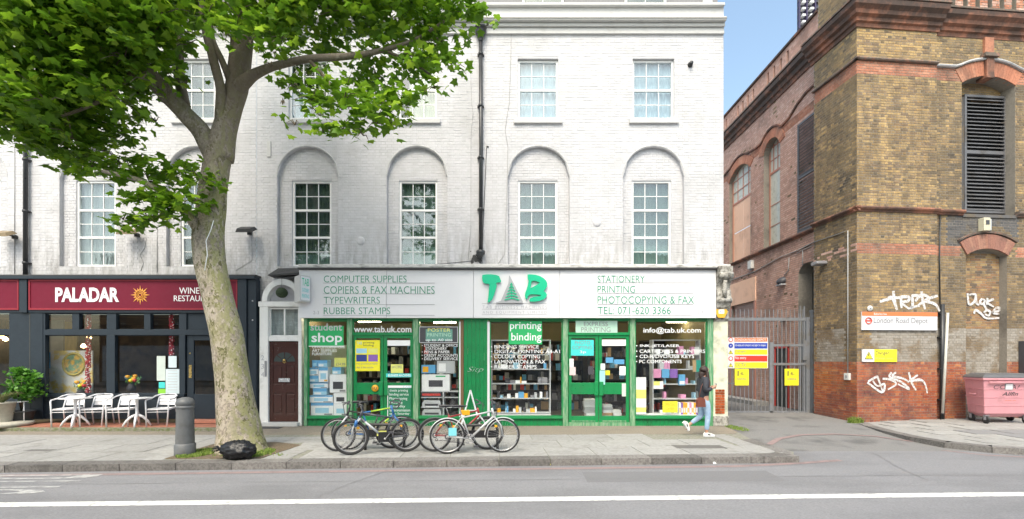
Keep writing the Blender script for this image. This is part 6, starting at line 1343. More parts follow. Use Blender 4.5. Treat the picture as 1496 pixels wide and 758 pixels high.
# far tower block
tw = thing('tower_block', 'dark glass tower block with white balconies far behind the depot', 'building', (95, 150, 0)); x0, x1 = fx(1164.5, 150), fx(1215, 150)
M_tg = pm('dark_tower_glass', (.035, .035, .07), .3, var=.3, scale=.6); MB().add([(x, y, z) for z in (0, fz(-80, 150)) for x, y in ((x0, 150), (x1, 150), (x1+14, 170), (x0+12.6, 170))], [(3, 2, 1, 0), (4, 5, 6, 7), (0, 1, 5, 4), (1, 2, 6, 5), (2, 3, 7, 6), (3, 0, 4, 7)]).build('tower_core', M_tg, tw); 
for k in range(60):
    z = fz(-80, 150)-2.1*k
    if z < 80: break
    for (a, b) in ((1168.5, 1173), (1180, 1185)): bx('balcony', M_vinyl, tw, fx(a, 150), fx(b, 150), 148.5, 150, z-.62, z)
    bx('floor_band', c_dk, tw, x0, x1, 149.4, 150, z+.25, z+.7)
for a in (1165, 1175.5, 1188): bx('mullion', pm('tower_frame', (.05, .04, .10), .5), tw, fx(a, 150), fx(a+1.6, 150), 149.0, 150, 60, fz(-80, 150))
# ================================================================ PINK BIN
M_pink = pm('pink_bin_plastic', (.62, .29, .33), .5, var=.06, scale=4, grime=(.40, .20, .20), gscale=2.5, gpos=(.55, .75)); M_lid = pm('grey_bin_lid', (.11, .11, .115), .5, var=.15, scale=5)
bY = 12.45; bz = .05; bX = fx(1437, bY)
bn = thing('wheelie_bin', 'large pink four wheeled commercial bin with a dark grey lid against the brick depot', 'bin', (bX+.68, bY+.35, bz))
W_, D_ = 1.36, .78; shx = .24
def bp(u, v, z):      # u across, v back; the near edge is skewed a little clockwise
    return (bX+u+v*.30, bY+v, bz+z)
def shell(z0, z1, i0, i1, name, mat, x=0):
    vs = [bp(i0, i0, z0), bp(W_-i0, i0, z0), bp(W_-i0, D_-i0*.3, z0), bp(i0, D_-i0*.3, z0), bp(i1, i1, z1), bp(W_-i1, i1, z1), bp(W_-i1, D_-i1*.3, z1), bp(i1, D_-i1*.3, z1)]
    return MB().add(vs, [(3, 2, 1, 0), (4, 5, 6, 7), (0, 1, 5, 4), (1, 2, 6, 5), (2, 3, 7, 6), (3, 0, 4, 7)]).build(name, mat, bn, bevel=.02)
shell(.26, 1.18, .09, .0, 'bin_body', M_pink); shell(.17, .26, .2, .1, 'bin_base', M_pink); shell(1.17, 1.24, -.035, -.035, 'bin_rim', M_pink); shell(1.24, 1.32, -.05, .02, 'lid', M_lid); shell(1.32, 1.36, .08, .16, 'lid', M_lid)
for z in (.48, .70, .92): shell(z, z+.02, .09-.09*(z-.26)/.92-.012, .09-.09*(z-.24)/.92-.012, 'moulded_rib', M_pink)
MB().tube([bp(.12, -.05, 1.12), bp(W_-.12, -.05, 1.12)], .022, 8).build('front_handle', M_pink, bn); MB().tube([bp(-.0, .28, .80), bp(-.03, .34, .78), bp(-.03, .5, .78), bp(0, .56, .80)], .018, 8).build('side_handle', M_pink, bn)
for u, v in ((.14, .1), (W_-.14, .1), (.14, D_-.12), (W_-.14, D_-.12)):
    c = bp(u, v, .1); wh = MB().lathe([(.0, -.022), (.085, -.022), (.1, -.012), (.1, .012), (.085, .022), (0, .022)], c, 18, 'x').build('wheel', M_black, bn); mb = MB(); mb.box(c[0]-.045, c[0]-.03, c[1]-.03, c[1]+.03, c[2], c[2]+.12); mb.box(c[0]+.03, c[0]+.045, c[1]-.03, c[1]+.03, c[2], c[2]+.12); mb.box(c[0]-.05, c[0]+.05, c[1]-.05, c[1]+.05, c[2]+.11, c[2]+.125); mb.build('fork', c_gr, wh)
def btext(s_, u0, u1, z0, z1, mat, bold=.0, sh=0): text(s_, (u0, u1, z0, z1), 0, mat, bn, name='print', depth=0, bold=bold, shear=sh, tf=lambda v: bp(v[0], .09-.09*(v[2]-.26)/.92-.006, v[2]))
btext('Allfin', .52, .95, .76, .86, c_dk, .01, .3); btext('COLA?', .28, .98, .94, 1.05, c_dk, -.01, .2); btext('COMMERCIAL WASTE AND RECYCLING', .40, 1.05, .705, .725, c_gr); btext('020 8985 1600', .6, .9, .62, .64, c_orl); btext('www.recycling', .52, .95, .55, .57, c_gr)
vs = [bp(u, .09-.09*(z-.26)/.92-.012, z) for u, z in ((.60, .93), (.78, .93), (.78, 1.07), (.60, 1.07))]; MB().add(vs, [(0, 1, 2, 3)]).build('label_plate', c_wht, bn); vs = [bp(u, .09-.09*(z-.26)/.92-.009, z) for u, z in ((.575, .91), (.805, .91), (.805, 1.09), (.575, 1.09))]; MB().add(vs, [(0, 1, 2, 3)]).build('plate_frame', c_gr, bn)
t = thing('dark_cabinet', 'dark grey cabinet edge at the far right behind the pink bin', 'cabinet', tuple(fF.P(fu(1494), .0, .05))); pr8(fF, fu(1493), fu(1493)+.6, -.1, .09, .05, fzd(498, 5)).build('cabinet_body', c_dk, t, bevel=.01); pr8(fF, fu(1495), fu(1493)+.5, -.12, -.1, .5, 2.0).build('cabinet_door', c_gr, t)
# ================================================================ PLANE TREE
def leaf_shape():
    a = [(0, .06), (-.24, -.04), (-.52, .06), (-.40, .28), (-.58, .58), (-.30, .58), (-.20, .72), (0, 1.08), (.20, .72), (.30, .58), (.58, .58), (.40, .28), (.52, .06), (.24, -.04)]
    v = [(x, y, -.18*abs(x)-.12*(y-.4)**2) for x, y in a]+[(0, .42, .03)]
    return np.array(v, np.float32), [(i, (i+1) % 14, 14) for i in range(14)]
LV, LF = leaf_shape()
lr = [(0, (.10, .21, .012)), (.3, (.15, .30, .018)), (.55, (.09, .20, .015)), (.8, (.23, .40, .022)), (1, (.32, .48, .04))]
M_leaf = pm('plane_leaf', (.08, .2, .02), .42, var=.12, scale=12, ramp=lr, trans=.55, spec=.4)
M_leafs = pm('shrub_leaf', (.08, .22, .03), .5, var=.2, scale=12, ramp=[(0, (.05, .16, .02)), (.5, (.09, .26, .03)), (1, (.16, .38, .05))], trans=.35)
def scatter(clumps, dens, size, rs, gap=.0):
    """leaf centres and rotations in ellipsoidal clumps of leafy twigs"""
    P_ = []
    for (c, r, k) in clumps:
        n = int(dens*k*r**2.6); tw_ = max(3, n//14)
        tips = []
        for _ in range(tw_):
            d = rs.normal(size=3); d /= np.linalg.norm(d); rad = r*(rs.random()**.45); tips.append(np.array(c)+d*rad*np.array([1, 1, .8]))
        for _ in range(n):
            t_ = tips[rs.integers(tw_)]; P_.append(t_+rs.normal(size=3)*np.array([.17, .17, .12])*min(1, .5+r))
    return np.array(P_)
def leaf_mats(n, rs, size, droop=.5):
    """per-leaf basis (n,3,3): columns are leaf x, y(tip), z(normal)"""
    az = rs.random(n)*2*np.pi; pitch = -rs.random(n)*droop*1.9+.25; roll = rs.normal(size=n)*.55
    t = np.stack([np.cos(az)*np.cos(pitch), np.sin(az)*np.cos(pitch), np.sin(pitch)], 1)
    up = np.tile([0, 0, 1.0], (n, 1)); x = np.cross(t, up); x /= np.linalg.norm(x, axis=1)[:, None]; nz_ = np.cross(x, t)
    cr, sr = np.cos(roll)[:, None], np.sin(roll)[:, None]; x2 = x*cr+nz_*sr; n2 = -x*sr+nz_*cr
    s = (size*(.65+.7*rs.random(n)))[:, None, None] if True else 1
    return np.stack([x2, t, n2], 2)*s
def leaf_mesh(name, P_, B_, mat, lv=LV, lf=LF):
    n = len(P_); k = len(lv); V = np.einsum('nij,kj->nki', B_, lv)+P_[:, None, :]; V = V.reshape(-1, 3).astype(np.float32)
    T_ = (np.array(lf, np.int32)[None]+(np.arange(n, dtype=np.int32)*k)[:, None, None]).reshape(-1, 3); m = len(T_)
    me = bpy.data.meshes.new(name); me.vertices.add(len(V)); me.vertices.foreach_set('co', V.ravel()); me.loops.add(m*3); me.loops.foreach_set('vertex_index', T_.ravel()); me.polygons.add(m)
    me.polygons.foreach_set('loop_start', np.arange(m, dtype=np.int32)*3); me.polygons.foreach_set('loop_total', np.full(m, 3, np.int32)); me.polygons.foreach_set('use_smooth', np.ones(m, bool)); me.materials.append(mat); me.update(calc_edges=True); return me
def TP(px, py, Y): return (fx(px, Y), Y, fz(py, Y))
TY = 9.15
tree = thing('plane_tree', 'tall plane tree with mottled bark growing from a mossy pit in the pavement', 'tree', (fx(355, TY), TY, 0))
M_bark = pm('mottled_bark', (.33, .285, .235), .9, var=.35, scale=26, col2=(.24, .205, .165), c2pos=(.46, .56), grime=(.22, .21, .10), gscale=2.4, gpos=(.5, .64), bump=1, bscale=34)
# pale flakes as a second layer
def bark_layers(m):
    t = m.node_tree; b = t.nodes['Principled BSDF']; L = t.links; old = b.inputs['Base Color'].links[0].from_socket
    tc = nd(t, 'NewGeometry'); mp = nd(t, 'Mapping'); mp.inputs['Scale'].default_value = (1, 1, .6); L.new(tc.outputs['Position'], mp.inputs[0]); v = nd(t, 'TexVoronoi'); v.inputs['Scale'].default_value = 15; v.inputs['Randomness'].default_value = 1; n_ = nd(t, 'TexNoise'); n_.inputs['Scale'].default_value = 12
    ad = nd(t, 'Mix', data_type='RGBA'); ad.inputs[0].default_value = .35; L.new(mp.outputs[0], ad.inputs[6]); L.new(n_.outputs['Color'], ad.inputs[7]); L.new(mp.outputs[0], n_.inputs[0]); L.new(ad.outputs[2], v.inputs['Vector'])
    for lo, hi, c, f in ((.30, .26, (.42, .37, .30), .8), (.84, .88, (.11, .105, .04), .9)):
        sp = nd(t, 'SeparateColor'); L.new(v.outputs['Color'], sp.inputs[0]); mr_ = nd(t, 'MapRange'); mr_.inputs[1].default_value = lo; mr_.inputs[2].default_value = hi; mr_.inputs[4].default_value = f; L.new(sp.outputs[0], mr_.inputs[0])
        x = nd(t, 'Mix', data_type='RGBA'); L.new(mr_.outputs[0], x.inputs[0]); L.new(old, x.inputs[6]); x.inputs[7].default_value = (*c, 1); old = x.outputs[2]
    g = nd(t, 'NewGeometry'); sx_ = nd(t, 'SeparateXYZ'); L.new(g.outputs['Normal'], sx_.inputs[0]); a1 = nd(t, 'MapRange'); a1.inputs[1].default_value = -.1; a1.inputs[2].default_value = .7; L.new(sx_.outputs[0], a1.inputs[0]); a2 = nd(t, 'MapRange'); a2.inputs[1].default_value = .44; a2.inputs[2].default_value = .52; a2.inputs[4].default_value = .7; L.new(n_.outputs[0], a2.inputs[0]); mm = nd(t, 'Math', operation='MULTIPLY'); L.new(a1.outputs[0], mm.inputs[0]); L.new(a2.outputs[0], mm.inputs[1])
    x = nd(t, 'Mix', data_type='RGBA'); L.new(mm.outputs[0], x.inputs[0]); L.new(old, x.inputs[6]); x.inputs[7].default_value = (.27, .27, .11, 1); old = x.outputs[2]
    L.new(old, b.inputs['Base Color'])
bark_layers(M_bark); dirt(M_bark, 7.2, 4.6, (.135, .11, .085), .85, (2, 2, 1), .2, .45)
M_bark2 = pm('dark_branch_bark', (.10, .08, .055), .9, var=.3, scale=12, col2=(.16, .13, .09), bump=.6, bscale=20)
def limb(pts, name='limb', mat=None, n=14, knob=.05, flare=False):
    """pts = (px,py,width px,Y); smooth tapered limb with an uneven surface"""
    P_ = [Vector(TP(a, b, y)) for a, b, w_, y in pts]; W_ = [w_*.9*y/F/2 for a, b, w_, y in pts]
    q = [(*p, w_) for p, w_ in zip(P_, W_)]; out = []
    for i in range(len(q)-1):
        p0, p1, p2, p3 = [np.array(q[max(0, min(len(q)-1, i+k))]) for k in (-1, 0, 1, 2)]
        for k in range(5): t_ = k/5; out.append(.5*((2*p1)+(-p0+p2)*t_+(2*p0-5*p1+4*p2-p3)*t_**2+(-p0+3*p1-3*p2+p3)*t_**3))
    out.append(np.array(q[-1])); mb = MB(); pp = [Vector(o_[:3]) for o_ in out]; mb.tube(pp, [max(.006, o_[3]) for o_ in out], n)
    v = np.array(mb.v); k = 0; ph = random.random()*9
    for i in range(len(out)):
        for j in range(n):
            a_ = 2*math.pi*j/n; r_ = out[i][3]; f = 1+knob*(math.sin(a_*2+i*.35+ph)+.6*math.sin(a_*3-i*.6)+.5*math.sin(i*1.3+a_))
            if flare and i < 6: f *= 1+.12*(6-i)/6*max(0, math.sin(a_*4+ph))
            v[k] = np.array(pp[i])+(v[k]-np.array(pp[i]))*f; k += 1
    mb.v = [tuple(x) for x in v]; return mb.build(name, mat or M_bark, tree)
limb([(353, 666, 94, TY), (352, 650, 76, TY), (349, 627, 64, TY), (341, 560, 51, TY), (331, 490, 49, TY), (316, 425, 45, TY), (304, 358, 45, TY), (309, 300, 43, TY), (315, 250, 40, TY), (324, 205, 36, TY), (333, 170, 26, TY)], 'trunk', n=28, knob=.025, flare=True)
limb([(322, 232, 36, TY), (331, 180, 35, TY+.05), (345, 130, 35, TY+.1), (352, 80, 32, TY+.2), (356, 30, 30, TY+.3), (362, -40, 28, TY+.4), (370, -160, 16, TY+.5)])
limb([(314, 240, 26, TY), (296, 195, 30, TY-.1), (264, 160, 26, TY-.3), (235, 128, 25, TY-.5), (205, 92, 22, TY-.7), (170, 50, 18, TY-.9), (135, 0, 14, TY-1.1), (100, -60, 9, TY-1.3)])
limb([(322, 200, 18, TY), (322, 165, 17, TY-.1), (322, 130, 14, TY-.2), (310, 80, 13, TY-.3), (298, 30, 12, TY-.4), (290, -40, 9, TY-.4)])
limb([(337, 120, 13, TY), (325, 90, 10, TY-.2), (310, 55, 8, TY-.3), (305, 10, 7, TY-.3)])
limb([(270, 155, 16, TY+.3), (262, 110, 15, TY+.5), (261, 70, 14, TY+.7), (258, 20, 12, TY+.8), (250, -30, 9, TY+.9)])
limb([(336, 150, 22, TY+.12), (350, 126, 22, TY), (370, 110, 17, TY-.1), (400, 97, 13, TY-.3), (450, 86, 11, TY-.5), (510, 82, 10, TY-.6), (560, 73, 8, TY-.6), (606, 58, 6, TY-.7), (650, 30, 4, TY-.7)])
limb([(306, 352, 18, TY), (285, 328, 16, TY-.2), (266, 305, 13, TY-.4), (240, 283, 10, TY-.5), (200, 262, 8, TY-.7), (150, 250, 5, TY-.8)])
limb([(205, 90, 10, TY-.7), (180, 120, 8, TY-.8), (140, 150, 6, TY-1), (90, 170, 4, TY-1.2)], mat=M_bark2)
limb([(450, 86, 6, TY-.5), (480, 120, 5, TY-.6), (500, 160, 3, TY-.7)], mat=M_bark2); limb([(560, 73, 5, TY-.6), (600, 90, 4, TY-.6), (630, 110, 3, TY-.5)], mat=M_bark2)
MB().tube([TP(p, q, TY-.36) for p, q in ((299, 395), (303, 372), (301, 352), (308, 336), (312, 322))], .008, 5).build('cable', M_vinyl, tree)
cl = [(15, 20, 8.2, 1.15, 1), (90, 10, 8.6, 1.2, 1), (165, 30, 8.2, 1.05, 1), (225, 15, 9, .85, .8), (50, 100, 8.2, 1.15, 1), (130, 95, 8.3, 1.0, 1), (5, 165, 8.3, .8, .9), (80, 165, 8.6, .85, 1), (140, 160, 8.6, .62, 1), (190, 75, 8.8, .75, 1), (150, 215, 8.9, .40, 1.1), (110, 225, 9, .42, 1.1), (55, 205, 8.8, .40, 1), (30, 185, 8.7, .42, .9), (195, 130, 8.9, .42, .9), (165, 185, 8.8, .4, .8), (225, 175, 9.3, .20, .8), (240, 105, 9, .25, .6),
      (160, 246, 8.6, .26, 1.6), (185, 238, 8.7, .30, 1.6), (215, 262, 8.6, .32, 1.6), (250, 252, 8.7, .28, 1.8), (288, 255, 8.6, .28, 1.8), (238, 288, 8.5, .34, 1.8), (200, 292, 8.5, .22, 1.8), (178, 318, 8.4, .18, 2.4), (215, 318, 8.5, .26, 2.2), (250, 312, 8.5, .24, 2.0), (285, 290, 8.5, .26, 2.2), (190, 325, 8.4, .14, 2), (322, 265, 9, .12, .8),
      (330, 45, 8.0, .3, .9), (365, 60, 8.0, .2, .8), (270, 60, 8.2, .25, .9), (520, 160, 8.2, .35, 1), (470, 190, 8.2, .2, 1), (550, 175, 8.2, .3, 1),
      (255, 85, 8.2, .28, .9), (385, 30, 8.2, .45, .9), (345, 15, 8.1, .42, .8), (408, 58, 8.2, .18, .8), (300, 20, 8.1, .3, .8), (248, 130, 8.4, .16, .9), (395, 95, 8.2, .12, .8),
      (175, 75, 7.9, .5, .9), (215, 40, 7.9, .5, .9), (120, 50, 7.6, .6, .9), (60, 40, 7.4, .7, .8), (205, 110, 7.9, .25, .9), (150, 130, 7.7, .4, .9), (255, 45, 8.0, .3, .9), (235, 8, 7.8, .5, .9), (160, 10, 7.4, .6, .9), (60, 140, 7.6, .5, .9), (100, 195, 8.2, .4, .9), (130, 240, 8.6, .3, 1), (170, 232, 8.6, .25, 1),
      (275, 25, 9.4, .42, .5), (300, 5, 9, .35, .5), (335, 10, 8.7, .40, .6), (265, 75, 8.6, .2, .6), (270, 120, 8.7, .2, .6),
      (395, 0, 8.7, .7, .9), (450, -5, 8.6, .8, 1), (520, 0, 8.6, .8, 1), (590, 10, 8.6, .75, 1), (650, 15, 8.5, .52, 1), (693, 20, 8.4, .30, 1.1), (712, 35, 8.4, .12, 1), (430, 50, 9.3, .45, .9), (480, 65, 9.3, .5, .9), (550, 105, 9.1, .5, 1), (610, 80, 8.5, .5, 1.0), (640, 55, 8.5, .45, 1), (665, 95, 8.4, .22, 1), (400, 75, 9.6, .22, .6), (425, 120, 8.5, .3, .9), (412, 150, 8.4, .12, 1), (455, 140, 8.3, .3, 1.0), (500, 140, 8.3, .42, 1.0), (555, 145, 8.3, .42, 1.0), (600, 140, 8.4, .33, 1), (635, 125, 8.4, .22, 1), (500, 185, 8.2, .25, 1.1), (530, 195, 8.2, .17, 1), (575, 180, 8.3, .17, 1), (430, 180, 8.2, .13, 1), (465, 165, 8.2, .2, 1), (388, 45, 9, .3, .7),
      (60, -60, 7.4, 1.3, .8), (200, -80, 8.3, 1.3, .8), (380, -110, 8.5, 1.4, .8), (560, -80, 8.3, 1.2, .8), (300, -160, 9.5, 1.5, .6)]
rs = np.random.default_rng(11); clumps = [(np.array(TP(a, b, y)), r, k) for a, b, y, r, k in cl]
P_ = scatter(clumps, 950, .2, rs); P_ = P_[P_[:, 1] < 12.2]
B_ = leaf_mats(len(P_), rs, .135)
pxs = CX+F*P_[:, 0]/P_[:, 1]; pys = HY-F*(P_[:, 2]-EYE)/P_[:, 1]; sc = np.where((pxs > 0) & (pys > 5) & (pxs < 1400), P_[:, 1], 99); idx = np.argsort(sc)[:300]; rest = np.setdiff1d(np.arange(len(P_)), idx)
LM = leaf_mesh('leaf', np.zeros((1, 3)), np.eye(3)[None], M_leaf)
for i in idx:
    o = bpy.data.objects.new('leaf', LM); COL.objects.link(o); o.parent = tree; m = Matrix(B_[i].tolist()).to_4x4(); m.translation = Vector(P_[i])-Vector(tree.location); o.matrix_local = m
o = bpy.data.objects.new('foliage', leaf_mesh('foliage', P_[rest]-np.array(tree.location), B_[rest], M_leaf)); COL.objects.link(o); o.parent = tree; o['kind'] = 'stuff'
mb = MB()                                  # twigs from the limbs into the clumps
for (c, r, k), q in zip(clumps, cl):
    for _ in range(4):
        e = Vector(c)+Vector((random.uniform(-1, 1), random.uniform(-1, 1), random.uniform(-.8, .6)))*r*.9; s_ = Vector(c)+Vector((.0, .2, -.1))*r; mb.tube([s_, (s_+e)/2+Vector((0, 0, .06)), e], [.012, .008, .004], 5, False)
mb.build('twigs', M_bark2, tree, kind='stuff')
print('leaves', len(P_))
# moss and weeds
def tufts(name, label, area, n, h, mat, z=0, kind='stuff', parent=None):
    mb = MB()
    for _ in range(n):
        x, y = area(); hh = h*random.uniform(.4, 1.2); a_ = random.uniform(0, 6.28); w_ = hh*.16+.003; l = random.uniform(.1, .6)*hh
        mb.add([(x-w_*math.cos(a_), y-w_*math.sin(a_), z), (x+w_*math.cos(a_), y+w_*math.sin(a_), z), (x+l*math.sin(a_), y-l*math.cos(a_), z+hh)], [(0, 1, 2)])
    return tag(mb.build(name, mat, parent), None, None, None, kind)
M_grass = pm('pit_grass', (.2, .32, .06), .8, var=.3, scale=20, ramp=[(0, (.12, .22, .03)), (.5, (.24, .34, .06)), (1, (.34, .40, .12))], trans=.3)
def ell(cx, cy, rx, ry):
    def f():
        a_ = random.uniform(0, 6.28); r_ = math.sqrt(random.random()); return cx+rx*r_*math.cos(a_), cy+ry*r_*math.sin(a_)
    return f
g_ = tufts('grass', '', ell(-5.85, 8.75, .30, .42), 2600, .045, M_grass, .004); tag(g_, 'short green grass left of the trunk in the tree pit', 'grass')
g_ = tufts('grass', '', ell(-4.72, 8.78, .24, .42), 1500, .04, M_grass, .004); tag(g_, 'short green grass right of the black bag in the tree pit', 'grass')
g_ = tufts('weeds', '', ell(9.75, 13.12, .2, .1), 260, .16, M_grass, -.01); tag(g_, 'bright green weeds at the foot of the brick corner pier', 'weeds')
g_ = tufts('weeds', '', ell(5.9, 12.1, .22, .5), 420, .05, M_grass, -.01); tag(g_, 'low weeds in the gutter beside the cream pier', 'weeds')
g_ = tufts('weeds', '', ell(-5.0, 8.6, .9, .14), 120, .05, M_grass, .0); g_['label'] = 'sparse grass blades along the kerb edge of the tree pit'; g_['category'] = 'weeds'
# ================================================================ STREET FURNITURE
bY_ = 8.66; bx0 = fx(270.5, bY_)
bol = thing('bollard', 'dark grey cast metal bollard on the pavement left of the tree', 'bollard', (bx0, bY_, 0)); M_bol = pm('bollard_paint', (.115, .12, .125), .5, var=.15, scale=8, grime=(.08, .08, .075), gscale=3, bump=.2)
MB().lathe([(.175, 0), (.175, .19), (.165, .2), (.155, .215)], (bx0, bY_, 0), 8).build('base', M_bol, bol); MB().lathe([(.155, .2), (.142, .86)], (bx0, bY_, 0), 8).build('shaft', M_bol, bol)
MB().lathe([(.142, .86), (.15, .88), (.15, .90), (.142, .905), (.142, .925), (.152, .935), (.15, .99), (.12, 1.04), (.06, 1.065), (0, 1.07)], (bx0, bY_, 0), 24).build('cap', M_bol, bol)
# rubbish bag
M_bag = pm('black_bin_bag', (.008, .008, .01), .38, var=.2, scale=10, bump=1, bscale=11, spec=.45); bgx, bgy = fx(348, 8.27), 8.27
t = thing('rubbish_bag', 'shiny black rubbish bag slumped at the foot of the tree', 'rubbish bag', (bgx, bgy, 0)); mb = MB(); mb.smooth = True; n, m = 54, 26; vs = []
nr = np.random.default_rng(3); ph = nr.random((8, 3))*6
for j in range(m+1):
    th = math.pi*j/m
    for k in range(n):
        a_ = 2*math.pi*k/n; d = np.array([math.sin(th)*math.cos(a_), math.sin(th)*math.sin(a_), math.cos(th)]); f = 1+sum(.026*math.sin(3.5*(q+1)*.6*(d@(p-3))+p[0]) for q, p in enumerate(ph)); f += .025*math.sin(a_*11+th*3)*abs(math.cos(th))+.02*math.sin(a_*5-th*7)
        vs.append((bgx+.30*f*d[0], bgy+.18*f*d[1], max(.012, .155+.18*f*d[2])))
mb.add(vs, [(j*n+k, j*n+(k+1) % n, (j+1)*n+(k+1) % n, (j+1)*n+k) for j in range(m) for k in range(n)]); mb.build('bag_body', M_bag, t)
mb = MB(); 
for k in range(9): a_ = k*.7; mb.add([(bgx-.27, bgy-.05, .17), (bgx-.36-.05*math.cos(a_), bgy-.1+.06*math.sin(a_), .20+.05*math.sin(a_)), (bgx-.35-.05*math.cos(a_+.6), bgy-.08+.06*math.sin(a_+.6), .19+.05*math.sin(a_+.6))], [(0, 1, 2)])
mb.build('bag_neck', M_bag, t)
for i, (px, py, m_, w_, lab) in enumerate(((777, 678.5, c_wht, .08, 'scrap of white paper in the gutter left of the flat card'), (803, 679, c_lem, .2, 'flat pale card lying in the gutter by the kerb'), (1043, 677, c_wht, .06, 'tiny white scrap in the gutter near the kerb corner'), (1153, 671, c_wht, .01, ''))[:3]):
    yy = (1.745+.115)*F/(py-HY); t = thing('litter', lab, 'litter', (fx(px, yy), yy, -.115)); mb = MB(); x_ = fx(px, yy); mb.add([(x_-w_/2, yy-.05, -.112), (x_+w_/2, yy-.04, -.108), (x_+w_/2-.01, yy+.04, -.09), (x_-w_/2+.01, yy+.03, -.085), (x_, yy, -.075)], [(0, 1, 4), (1, 2, 4), (2, 3, 4), (3, 0, 4)]); mb.build('scrap', m_, t)
# potted plants by the restaurant
M_pot = flat('dark_plant_pot', (.05, .052, .055), .6); M_potl = pm('pale_stone_pot', (.42, .40, .34), .8, var=.15, scale=12)
def potplant(label, px, Y, pr_, ph_, mat, z0, kind):
    x = fx(px, Y); t = thing('potted_plant', label, 'potted plant', (x, Y, z0))
    MB().lathe([(pr_*.7, 0), (pr_, ph_), (pr_*1.08, ph_), (pr_*1.08, ph_+.03), (pr_*.9, ph_+.03), (pr_*.85, ph_-.02), (0, ph_-.02)], (x, Y, z0), 20).build('pot', mat, t); rs_ = np.random.default_rng(int(px)+5)
    if kind == 'bush':
        mb = MB()
        for k in range(6): a_ = k*1.1; mb.tube([(x, Y, z0+ph_), (x+.08*math.cos(a_), Y+.08*math.sin(a_), z0+ph_+.5), (x+.24*math.cos(a_), Y+.2*math.sin(a_), z0+ph_+.95)], [.014, .01, .006], 6)
        mb.build('stem', M_bark2, t); cc = []
        for (dx, dz, r_) in ((-.12, 1.15, .14), (0.05, .95, .2), (.25, 1.0, .16), (.3, .8, .17), (-.15, .85, .18), (.1, .7, .18), (.38, .66, .12), (-.2, .6, .14), (.05, 1.12, .12), (.15, .5, .14)): cc.append((np.array((x+dx, Y, z0+ph_+dz-.12)), r_, 1))
        pl = []; 
        for c_, r_, k in cc: pl.append(c_+rs_.normal(size=(90, 3))*r_*.5)
        pl = np.concatenate(pl); bb = leaf_mats(len(pl), rs_, .085, -.3)
    else:
        pl = np.tile([x, Y, z0+ph_], (170, 1))+rs_.normal(size=(170, 3))*.04; mb = MB()
        for k in range(130):
            a_ = random.uniform(0, 6.28); L_ = random.uniform(.35, .75); e = random.uniform(.2, 1.2); pts = []; 
            for q in range(5): s_ = q/4; pts.append((x+math.cos(a_)*L_*s_*.75, Y+math.sin(a_)*L_*s_*.6, z0+ph_+L_*(e*s_-1.15*s_*s_*e*.9)+.25*s_))
            for q in range(4): w0, w1 = .014*(1-q/4.2), .014*(1-(q+1)/4.2); mb.add([(pts[q][0]-w0*math.sin(a_), pts[q][1]+w0*math.cos(a_), pts[q][2]), (pts[q][0]+w0*math.sin(a_), pts[q][1]-w0*math.cos(a_), pts[q][2]), (pts[q+1][0]+w1*math.sin(a_), pts[q+1][1]-w1*math.cos(a_), pts[q+1][2]), (pts[q+1][0]-w1*math.sin(a_), pts[q+1][1]+w1*math.cos(a_), pts[q+1][2])], [(0, 1, 2, 3)])
        mb.build('foliage', pm('strap_leaf', (.16, .22, .08), .6, var=.3, ramp=[(0, (.10, .15, .05)), (.5, (.2, .24, .10)), (1, (.30, .27, .14))], trans=.3), t, kind='stuff'); return t
    oo = bpy.data.objects.new('foliage', leaf_mesh('foliage', pl-np.array(t.location), bb, M_leafs)); COL.objects.link(oo); oo.parent = t; oo['kind'] = 'stuff'; return t
potplant('bushy bright green shrub in a dark pot against the navy pilaster', 31, 12.15, .27, .33, M_pot, STZ, 'bush')
potplant('drooping strap leaved plant in a pale stone pot at the left edge', 3, 11.8, .26, .48, M_potl, STZ+.1, 'strap')
t = thing('stone_base', 'round pale stone base under the strap leaved plant pot', 'stone', (fx(4, 11.8), 11.8, STZ)); MB().lathe([(0, 0), (.50, 0), (.55, .04), (.52, .10), (.3, .12), (0, .12)], (fx(8, 11.85), 11.85, STZ), 20).build('slab', M_potl, t)
for px in (20, ): 
    t = thing('metal_frame', 'thin grey metal plant stand behind the strap leaved plant', 'plant stand', (fx(24, 12.0), 12.0, STZ)); mb = MB(); a_, b_ = fx(19, 12), fx(35, 12.0)
    for q in (a_, b_): mb.tube([(q, 12.0, STZ), (q, 12.0, STZ+.62)], .012, 6)
    mb.build('leg', M_alu, t); bx('shelf', M_alu, t, a_-.02, b_+.02, 11.9, 12.1, STZ+.6, STZ+.615)
